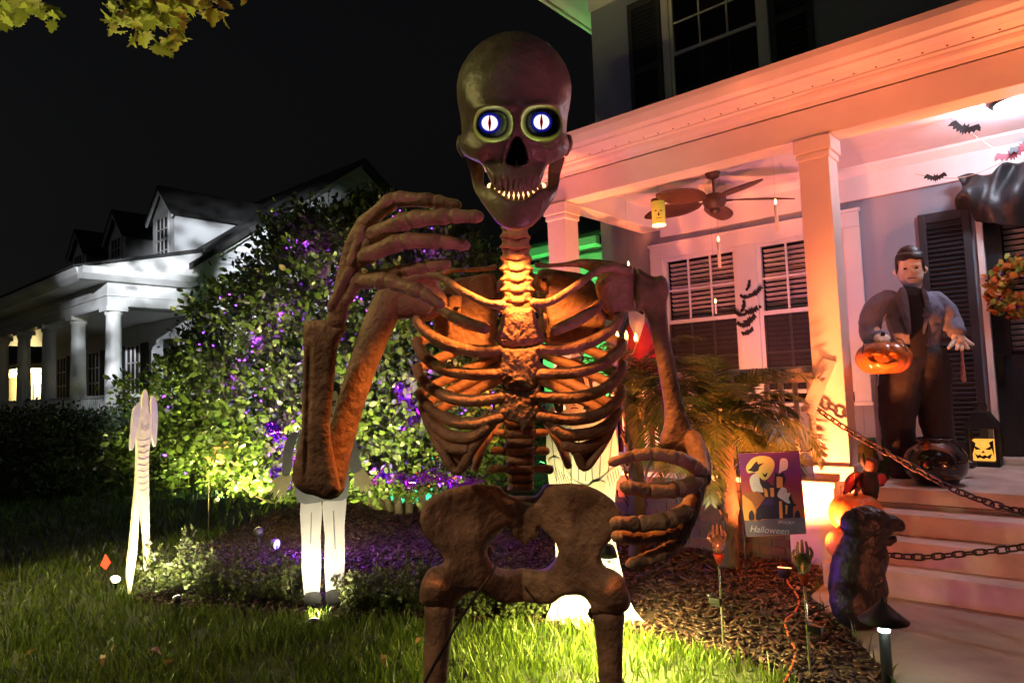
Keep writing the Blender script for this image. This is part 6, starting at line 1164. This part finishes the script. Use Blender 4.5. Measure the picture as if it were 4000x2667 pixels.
# ================================================================== costumed mannequin on the porch
def fuse(o, vox=.014, sm=6):
    r_ = o.modifiers.new('fuse', 'REMESH'); r_.mode = 'VOXEL'; r_.voxel_size = vox; r_.use_smooth_shade = True
    if sm: s_ = o.modifiers.new('soft', 'SMOOTH'); s_.iterations = sm; s_.factor = .5
    return o
def crease(o, st, sz):
    tx = bpy.data.textures.new('crease', 'CLOUDS'); tx.noise_scale = sz; d_ = o.modifiers.new('crease', 'DISPLACE'); d_.texture = tx; d_.strength = st; d_.mid_level = .5; d_.texture_coords = 'LOCAL'
fuse(bd, .011, 3); crease(bd, .010, .03)
MY = 6.9; MD = (onY(3570, 1400, MY)-CC) @ CF; mk2 = MD/FPX
mb = onY(3575, 1400, MY); mb[2] = ZF
MN = thing('monster_mannequin', mb, 'tall pale-faced mannequin in an open grey jacket holding a pumpkin pail on the porch', 'mannequin')
Q5 = lambda x, y, z=0.0: dep(x, y, MD-z)
def lo(pt): pt = pt.copy(); pt[2] = max(pt[2], ZF+.03); return pt
M_msk = mat('mannequin_skin', (.76, .72, .62), .45, .15, 14, .2, 40); M_mj = mat('grey_wool_jacket', (.15, .17, .25), .85, .12, 14, .35, 90); M_ms = mat('black_shirt', (.015, .015, .017), .8, .2, 10); M_mt = mat('dark_trousers', (.022, .022, .028), .85, .2, 10, .3, 60); M_hair = mat('black_hair', (.012, .010, .010), .5, .2, 20)
# body: one skinned figure
nodes = {'pelvis': (3570, 1420, 0, 78), 'waist': (3575, 1330, 0, 80), 'chest': (3570, 1220, .0, 105), 'neck': (3563, 1135, .0, 40), 'skl': (3556, 1090, .03, 40), 'sl': (3450, 1180, 0, 58), 'el': (3405, 1290, .05, 42), 'wl': (3435, 1320, .26, 30), 'hl': (3448, 1325, .33, 28), 'sr': (3650, 1185, 0, 58), 'er': (3712, 1260, .06, 40), 'wr': (3738, 1300, .16, 28), 'hr': (3748, 1318, .2, 26), 'hipl': (3530, 1450, 0, 62), 'kl': (3508, 1640, .04, 50), 'al': (3528, 1830, .02, 34), 'hipr': (3620, 1450, 0, 62), 'kr': (3650, 1620, .02, 50), 'ar': (3672, 1800, -.05, 34)}
edges = [('pelvis', 'waist'), ('waist', 'chest'), ('chest', 'neck'), ('neck', 'skl'), ('chest', 'sl'), ('sl', 'el'), ('el', 'wl'), ('wl', 'hl'), ('chest', 'sr'), ('sr', 'er'), ('er', 'wr'), ('wr', 'hr'), ('pelvis', 'hipl'), ('hipl', 'kl'), ('kl', 'al'), ('pelvis', 'hipr'), ('hipr', 'kr'), ('kr', 'ar')]
ix = {k: i for i, k in enumerate(nodes)}; pv = [lo(Q5(a[0], a[1], a[2]))-mb for a in nodes.values()]
me = bpy.data.meshes.new('body'); me.from_pydata([tuple(p) for p in pv], [(ix[a], ix[b]) for a, b in edges], []); me.materials.append(M_msk); bo = bpy.data.objects.new('body', me); COL.objects.link(bo); bo.parent = MN; WLOC[bo.name] = mb
bo.modifiers.new('skin', 'SKIN'); 
if not me.skin_vertices: 
    bm = bmesh.new(); bm.from_mesh(me); bm.verts.layers.skin.verify(); bm.to_mesh(me); bm.free()
for k, i in ix.items(): r_ = nodes[k][3]*mk2*.72; me.skin_vertices[0].data[i].radius = (r_, r_*.8)
me.skin_vertices[0].data[0].use_root = True
ss_ = bo.modifiers.new('sub', 'SUBSURF'); ss_.levels = 2; ss_.render_levels = 2
# head with face (front slightly turned to the door)
hc = Q5(3556, 1058, .03); fw = unit(np.array([CC[0]-hc[0], CC[1]-hc[1], 0])+np.array([.35, .1, 0])); sd_ = np.array([-fw[1], fw[0], 0]); up = np.array([0, 0, 1.0])
V = []; rows, seg = 40, 48; hh_ = 66*mk2
for i in range(rows+1):
    t = i/rows; z = 1-2*t; wr_ = np.interp(z, [-1, -.85, -.5, -.1, .3, .7, .93, 1], [.12, .42, .62, .68, .70, .70, .64, .3]); dr_ = np.interp(z, [-1, -.85, -.5, -.1, .3, .7, .93, 1], [.2, .5, .74, .80, .84, .84, .76, .35])
    for j in range(seg):
        a = 2*math.pi*j/seg; x = math.sin(a)*wr_; y = math.cos(a)*dr_
        if y > 0:
            y += .16*math.exp(-((x)/.10)**2-((z+.12)/.16)**2)+.07*math.exp(-((z-.2)/.07)**2)*math.exp(-(x/.45)**2)-.10*math.exp(-((abs(x)-.26)/.13)**2-((z-.06)/.10)**2)+.05*math.exp(-(x/.25)**2-((z+.48)/.06)**2)-.035*math.exp(-(x/.22)**2-((z+.54)/.025)**2)+.05*math.exp(-(x/.2)**2-((z+.82)/.12)**2)
        V.append(hc+(sd_*x+fw*y+up*z)*hh_)
F = [[i*seg+j, (i+1)*seg+j, (i+1)*seg+(j+1) % seg, i*seg+(j+1) % seg] for i in range(rows) for j in range(seg)]; F.append(list(range(seg-1, -1, -1))); F.append([rows*seg+j for j in range(seg)])
hd_ = mk('head', V, F, M_msk, MN, True); fixn(hd_)
hp = lambda x, y, z: hc+(sd_*x+fw*y+up*z)*hh_
for s in (-1, 1):
    tube('eye', [hp(s*.26-.06, .66, .06), hp(s*.26+.06, .66, .06)], .009, M_ink, hd_, 8, 2); tube('ear', [hp(s*.72, -.02, .16), hp(s*.80, -.04, .0), hp(s*.72, 0, -.18)], [.012, .016, .010], M_msk, hd_, 8, 3)
tube('mouth', [hp(-.2, .80, -.54), hp(0, .87, -.53), hp(.2, .80, -.54)], .004, mat('dark_lip', (.12, .05, .05), .5, .1, 9), hd_, 6, 3)
v, f, _ = inflate(smooth_loop([(-.74, -.25), (-.76, .3), (-.74, .85), (-.5, 1.04), (.5, 1.04), (.74, .85), (.76, .3), (.74, -.25), (.62, .15), (.60, .55), (.3, .52), (0, .60), (-.3, .52), (-.60, .55), (-.62, .15)], 3), (), .09, lambda V, d: 0*d)
def hairsurf(x, z):
    dr_ = np.interp(z, [-1, -.5, .3, .7, .93, 1.05], [.3, .76, .86, .86, .78, .5]); wr_ = np.interp(z, [-1, -.5, .3, .7, .93, 1.05], [.5, .66, .76, .76, .74, .74]); return dr_*math.sqrt(max(0, 1-min(1, (x/wr_)**2)))
n_ = len(v)//2; mk('fringe', np.array([hp(q[0], hairsurf(q[0], q[1])+(.03 if i < n_ else -.06), q[1]) for i, q in enumerate(v)]), f, M_hair, hd_, True)
v, f = tubev([hp(0, -.18, -.35), hp(0, -.2, .1), hp(0, -.17, .6), hp(0, -.12, .98)], np.array([.58, .70, .72, .64])*hh_, 24, 4, True, 1.0); mk('hair', v, f, M_hair, hd_, True)
# clothes
J = [tubev([Q5(3575, 1435, 0), Q5(3578, 1330, .01), Q5(3572, 1230, .02), Q5(3566, 1175, .0), Q5(3563, 1135, -.01)], np.array([98, 92, 112, 100, 48])*mk2, 22, 5, False, .62, -CF), tubev([Q5(3470, 1175, 0), Q5(3415, 1215, .02), Q5(3396, 1290, .05), Q5(3415, 1325, .16), Q5(3442, 1322, .26)], np.array([46, 44, 39, 36, 34])*mk2, 18, 5), tubev([Q5(3645, 1178, 0), Q5(3690, 1215, .03), Q5(3718, 1260, .07), Q5(3738, 1296, .16)], np.array([45, 42, 36, 32])*mk2, 18, 5)]
V, F = join(J); jk = mk('jacket', V, F, M_mj, MN, True); fuse(jk, .012, 5); crease(jk, .018, .05)
inf = lambda nm, ol, mt, z, t, par: bpart(nm, ol, lambda x, y, q=0.0: Q5(x, y, z+q), mt, par, t, 0, 3, 16, .01)
inf('shirt', [(3530,1128),(3600,1128),(3622,1190),(3625,1300),(3612,1440),(3565,1445),(3552,1300),(3535,1200)], M_ms, .155, .012, jk)
for ol in ([(3522,1120),(3545,1150),(3560,1290),(3548,1300),(3520,1230),(3500,1160)], [(3598,1120),(3625,1150),(3632,1220),(3612,1300),(3604,1290),(3612,1200)]): inf('lapel', ol, M_mj, .165, .012, jk)
for x, y in ((3625, 1345), (3632, 1395)): tube('button', [Q5(x-2, y, .155), Q5(x-2, y, .17)], .011, M_ms, jk, 10, 2)
T = [tubev([lo(Q5(3540, 1400, 0)), lo(Q5(3520, 1470, .02)), lo(Q5(3506, 1640, .05)), lo(Q5(3522, 1780, .03)), lo(Q5(3530, 1850, .02))], np.array([80, 78, 64, 50, 46])*mk2, 18, 5), tubev([Q5(3610, 1400, 0), Q5(3628, 1470, .01), Q5(3652, 1610, .02), Q5(3672, 1730, -.03), lo(Q5(3680, 1800, -.06))], np.array([82, 78, 62, 52, 48])*mk2, 18, 5)]
V, F = join(T); tr = mk('trousers', V, F, M_mt, MN, True); fuse(tr, .014, 4); crease(tr, .025, .12)
for x, y in ((3530, 1860), (3682, 1812)):
    c = lo(Q5(x, y, .02)); fx = unit(np.array([-CF[0], -CF[1], 0])*.7+np.array([CR[0], CR[1], 0])*.6); v, f = tubev([c-fx*.08+np.array([0, 0, .03]), c+np.array([0, 0, .05]), c+fx*.12+np.array([0, 0, .025]), c+fx*.22+np.array([0, 0, .01])], [.055, .068, .06, .045], 16, 4, True, .8); v[:, 2] = np.maximum(v[:, 2], ZF+.001); mk('shoe', v, f, mat('black_shoe', (.02, .02, .022), .3, .2, 10), MN, True); box('shoe_sole', c+[-.11, -.11, 0], c+[.11, .11, .0], M_ms, MN) if False else None
# open hand with a trailing cord
hw_ = Q5(3742, 1302, .17); hb = tube('hand', [hw_, Q5(3744, 1318, .19), Q5(3748, 1335, .20)], np.array([20, 26, 24])*mk2, M_msk, MN, 14, 4, True, .6, -CF)
for pts in ([(3733, 1325), (3718, 1345), (3706, 1358)], [(3744, 1336), (3742, 1352), (3738, 1362)], [(3750, 1336), (3755, 1354), (3758, 1366)], [(3758, 1332), (3772, 1350), (3782, 1360)], [(3764, 1324), (3784, 1338), (3800, 1346)]): tube('finger', [Q5(x, y, .2+.02*i) for i, (x, y) in enumerate(pts)], np.array([9.5, 8.5, 6])*mk2, M_msk, hb, 10, 4)
CD = tube('tassel', [Q5(3755, 1350, .225), Q5(3760, 1420, .22), Q5(3764, 1485, .22)], np.array([5, 6, 9])*mk2, mat('pink_tinsel', (.5, .3, .28), .5, .3, 30, 1.0, 80), None, 8, 4); tag(CD, 'pinkish tassel dangling from the mannequin hand', 'tassel')
hb = tube('hand', [Q5(3436, 1318, .25), Q5(3446, 1322, .31), Q5(3452, 1330, .35)], np.array([24, 28, 22])*mk2, M_msk, MN, 14, 4, True, .7)
for i in range(4): tube('finger', [Q5(3434+i*10, 1322, .36), Q5(3435+i*10, 1338, .385), Q5(3437+i*10, 1345, .355)], np.array([10, 9, 7])*mk2, M_msk, hb, 10, 3)
tube('thumb', [Q5(3430, 1316, .31), Q5(3424, 1330, .34), Q5(3430, 1342, .36)], np.array([10, 9, 7])*mk2, M_msk, hb, 10, 3)
# pumpkin pail in the hand
pc = Q5(3452, 1398, .36); PP = thing('pumpkin_pail', pc, 'glossy orange grinning jack-o-lantern held by the mannequin', 'pumpkin'); R_ = 100*(MD-.36)/FPX; M_gp = mat('glossy_orange', (.42, .14, .03), .22, .3, 7, .2, 30, coat=.4)
pm = pumpkin('pumpkin_body', pc, R_, .68, M_gp, PP, 9, .09); tube('stalk', [pc+[0, 0, R_*.5], pc+[0, 0, R_*.82], pc+[.01, 0, R_*.95]], [.02, .016, .018], M_ink, PP, 8, 3)
fw = unit(np.array([CC[0]-pc[0], CC[1]-pc[1], 0])+np.array([.45, 0, 0])); sd_ = np.array([-fw[1], fw[0], 0])
def pq(x, z, o=1.015): 
    cz = min(.98, abs(z)/.68); r_ = (math.sqrt(1-cz*cz))**.8; return pc+(sd_*x+fw*math.sqrt(max(.02, r_*r_-x*x))*o+np.array([0, 0, 1])*z)*R_
for ol in ([(-.46, .12), (-.2, .30), (-.14, .08)], [(.46, .12), (.2, .30), (.14, .08)], [(-.08, .0), (.08, .0), (0, .14)], [(-.60, .02), (-.38, -.14), (0, -.22), (.38, -.14), (.60, .02), (.40, -.34), (.0, -.46), (-.40, -.34)]):
    v, f, _ = inflate(np.array(ol), (), .12, lambda V, d: 0*d); n_ = len(v)//2; mk('carving', np.array([pq(q[0], q[1], 1.02 if i < n_ else .94) for i, q in enumerate(v)]), f, mat('carved_amber', (.55, .20, .03), .25, .15, 9), PP, True)
tube('handle', [pq(-.75, .2), pq(-.6, .55)+np.array([0, 0, .03]), Q5(3450, 1332, .37), pq(.6, .55)+np.array([0, 0, .03]), pq(.75, .2)], .004, M_ink, PP, 6, 5)
# ================================================================== lamps in the yard
M_hou = mat('black_lamp_housing', (.02, .02, .022), .5, .2, 10)
def flood(loc, target, power, color, label, lens=6.0, size=100, blend=.6, rad=.05, hs=1.0, lc=None):
    loc = np.array(loc, float); d_ = unit(np.array(target, float)-loc); gz = ZF if loc[1] > 6.3 and loc[2] > .6 and loc[0] > -5 else 0.0; gp = np.array([loc[0], loc[1], gz]); t_ = thing('garden_floodlight', gp, label, 'floodlight', 'coloured floodlights in the yard')
    tube('stake', [gp-[0, 0, .0 if gz else .05], loc-[0, 0, .02]], [.006, .012], M_hou, t_, 8, 2)
    back, fr = loc-d_*.07*hs, loc
    v, f = tubev([back, back+d_*.03*hs, fr], np.array([.03, .045, .055])*hs, 18, 1, False); mk('housing', v, f, M_hou, t_, True)
    v, f = tubev([fr+d_*.002, fr+d_*.006], np.array([.048, .048])*hs, 18, 1, False); c = color if lc is None else lc
    mk('lens', v, f, mat('lens_%02d_%02d_%02d_%d' % (int(c[0]*99), int(c[1]*99), int(c[2]*99), int(lens*10)), c, .3, .02, 4, emit=c, estr=lens), t_)
    spot('floodlight_beam', loc+d_*.02, target, power, color, size, blend, rad, t_); return t_
# (1) orange floods washing the porch, set in the mulch under the railing
flood((-1.95, 5.38, .15), (-2.15, 6.3, 3.9), 400, (1.0, .21, .055), 'orange floodlight on the mulch behind the garden flag, aimed up at the porch', 6, 124, .4)
flood((-4.15, 5.50, .15), (-3.9, 6.2, 4.2), 420, (1.0, .20, .055), 'orange floodlight against the skirting near the far porch column', 6, 120, .5)
flood((-1.30, 2.75, .18), (-3.0, 6.6, 4.1), 290, (1.0, .19, .05), 'orange floodlight in the grass behind the skeleton, aimed at the porch', 6, 56, .5)
flood((-3.05, 6.62, ZF+.12), (-3.0, 8.2, 2.9), 85, (1.0, .26, .11), 'orange floodlight on the porch floor behind the railing, aimed at the windows', 6, 140, .6)
flood((-2.45, 6.6, ZF+.12), (-2.9, 8.2, 3.4), 14, (.42, .08, 1.0), 'purple floodlight on the porch floor behind the railing', 6, 70, .6)
flood((1.7, 4.7, .12), (.3, 5.9, 4.0), 260, (1.0, .20, .055), 'orange floodlight beside the steps, aimed up at the eave', 6, 62, .5)
# (2) pink floods right of the walkway
flood((1.9, 3.0, .25), (-1.0, 5.6, .25), 80, (1.0, .24, .10), 'pink floodlight on the far side of the walkway', 6, 52, .6)
flood((1.4, .9, .25), (-.86, 1.0, 2.25), 26, (1.0, .26, .5), 'magenta floodlight low beside the walkway start', 5, 24, .6)
# (3) warm flood behind the skeleton on the gowned board
fb = flood(onz(2390, 2545, .15), (-2.62, 3.95, .42), 70, (1.0, .82, .36), 'warm white floodlight in the grass lighting the white gowned cutout', 6, 84, .4)
flood(onz(2395, 2575, .02)+np.array([0, 0, .58]), onz(2395, 2590, .0), 260, (1.0, .88, .25), 'added warm lamp on a stake shining down on the grass behind the skeleton', 6, 152, .5)  # added lamp, stands in for light the white gown throws onto the grass
# (4) flood at the feet of the grey-jacketed board
flood((-4.22, 2.72, .05), (-4.5, 3.0, .4), 22, (1.0, .86, .55), 'white floodlight in the grass at the trousered cutout feet', 4, 110, .5)
# (5) white spot on the pale creature board
w0 = onz(450, 2262, .08); flood(w0, (-6.1, 2.3, .7), 90, (1.0, .86, .55), 'white spotlight on the lawn aimed at the pale creature board', 6, 84, .6, hs=.8)
flood(onz(690, 2335, .14), (-6.1, 2.38, .8), 60, (1.0, .88, .55), 'white spotlight in the low shrubs facing the creature board', 3, 110, .6, hs=.6)
# (6) blue-violet spot in the mulch
w0 = onz(1080, 2125, .12); fv = flood(w0, (-5.9, 3.95, .08), 110, (.42, .05, 1.0), 'violet spotlight standing in the mulch before the bush', 1.2, 62, .6, lc=(.35, .25, 1.0))
point('violet_spill', w0+np.array([.0, .0, .16]), 3.5, (.30, .04, 1.0), .03, fv)
# (7) pale floods at the bush
flood(onz(880, 1925, .08), onz(780, 1850, .0), 14, (.75, 1.0, .75), 'pale green floodlight on the far lawn under the bush edge', 5, 150, .5)
flood(onz(1900, 2140, .20), dep(1700, 1500, 8.2), 120, (1.0, .86, .3), 'pale floodlight in the mulch behind the skeleton spine', 5, 90, .5)
flood(onz(1300, 2195, .28), dep(1250, 1600, 7.8), 620, (1.0, .86, .27), 'pale floodlight hidden in the mulch behind the trousered cutout', 5, 78, .8)
flood(onz(1010, 2070, .22), dep(880, 1620, 8.3), 520, (1.0, .88, .30), 'pale floodlight in the mulch under the lawn end of the bush', 5, 84, .8)
# (8) green flood on the wing behind
flood((-8.6, 10.8, .1), (-8.2, 12.5, 4.0), 460, (.10, 1.0, .16), 'green floodlight on the ground before the rear wing', 6, 96, .5)
# street lamps: a cool one up the road that lights the cottage, a warm one behind the oak
def street_lamp(base, h, arm, target, power, color, size, blend, label):
    base = np.array(base, float); t_ = thing('street_lamp', base, label, 'street lamp', 'street lamps along the road'); M_pole = mat('lamp_pole_metal', (.08, .08, .08), .5, .2, 6, metal=.5)
    top = base+np.array([0, 0, h]); hd_ = top+np.array([arm[0], arm[1], .25]); tube('pole', [base, base+np.array([0, 0, h*.5]), top], [.09, .07, .05], M_pole, t_, 12, 3); tube('arm', [top, (top+hd_)/2+np.array([0, 0, .12]), hd_], [.04, .035, .03], M_pole, t_, 10, 4)
    box('lamp_head', hd_-np.array([.25, .12, .02]), hd_+np.array([.25, .12, .08]), M_pole, t_, .02); box('lamp_lens', hd_-np.array([.2, .09, .04]), hd_+np.array([.2, .09, -.021]), mat('lamp_lens_'+label[:6], (1, 1, 1), .3, .02, 3, emit=color, estr=8), t_)
    spot('street_light', hd_-np.array([0, 0, .08]), target, power, color, size, blend, .12, t_)
street_lamp((.6, -5.2, 0), 7.2, (-1.0, 0.6), (-16.8, 8.8, 4.0), 26000, (.86, .92, 1.0), 25, .8, 'cool white street lamp on a tall pole down the road')
street_lamp((-1.9, -6.6, 0), 6.3, (.4, .8), (-1.05, 1.1, .95), 260, (1.0, .58, .32), 13, .8, 'warm street lamp on the verge facing the skeleton')  # added frontal fill for pelvis and arms, built like a street lamp
street_lamp((-7.3, -3.6, 0), 6.3, (.5, .8), (-1.0, 1.1, 2.3), 190, (1.0, .80, .26), 14, .6, 'yellow street lamp on the verge behind the oak')
flood((-5.0, .35, .2), (-5.0, 2.0, 4.5), 460, (1.0, .88, .30), 'added warm uplight on the ground under the oak branch', 5, 70, .6)  # uplight added to brighten the overhanging oak leaves
flood((-7.4, -.2, 2.6), (-6.0, 1.9, 0), 330, (1.0, .85, .35), 'added warm lawn fill lamp on a tall stake near the oak', 4, 84, .6)  # unseen lamp added to lift the dark left side of the lawn
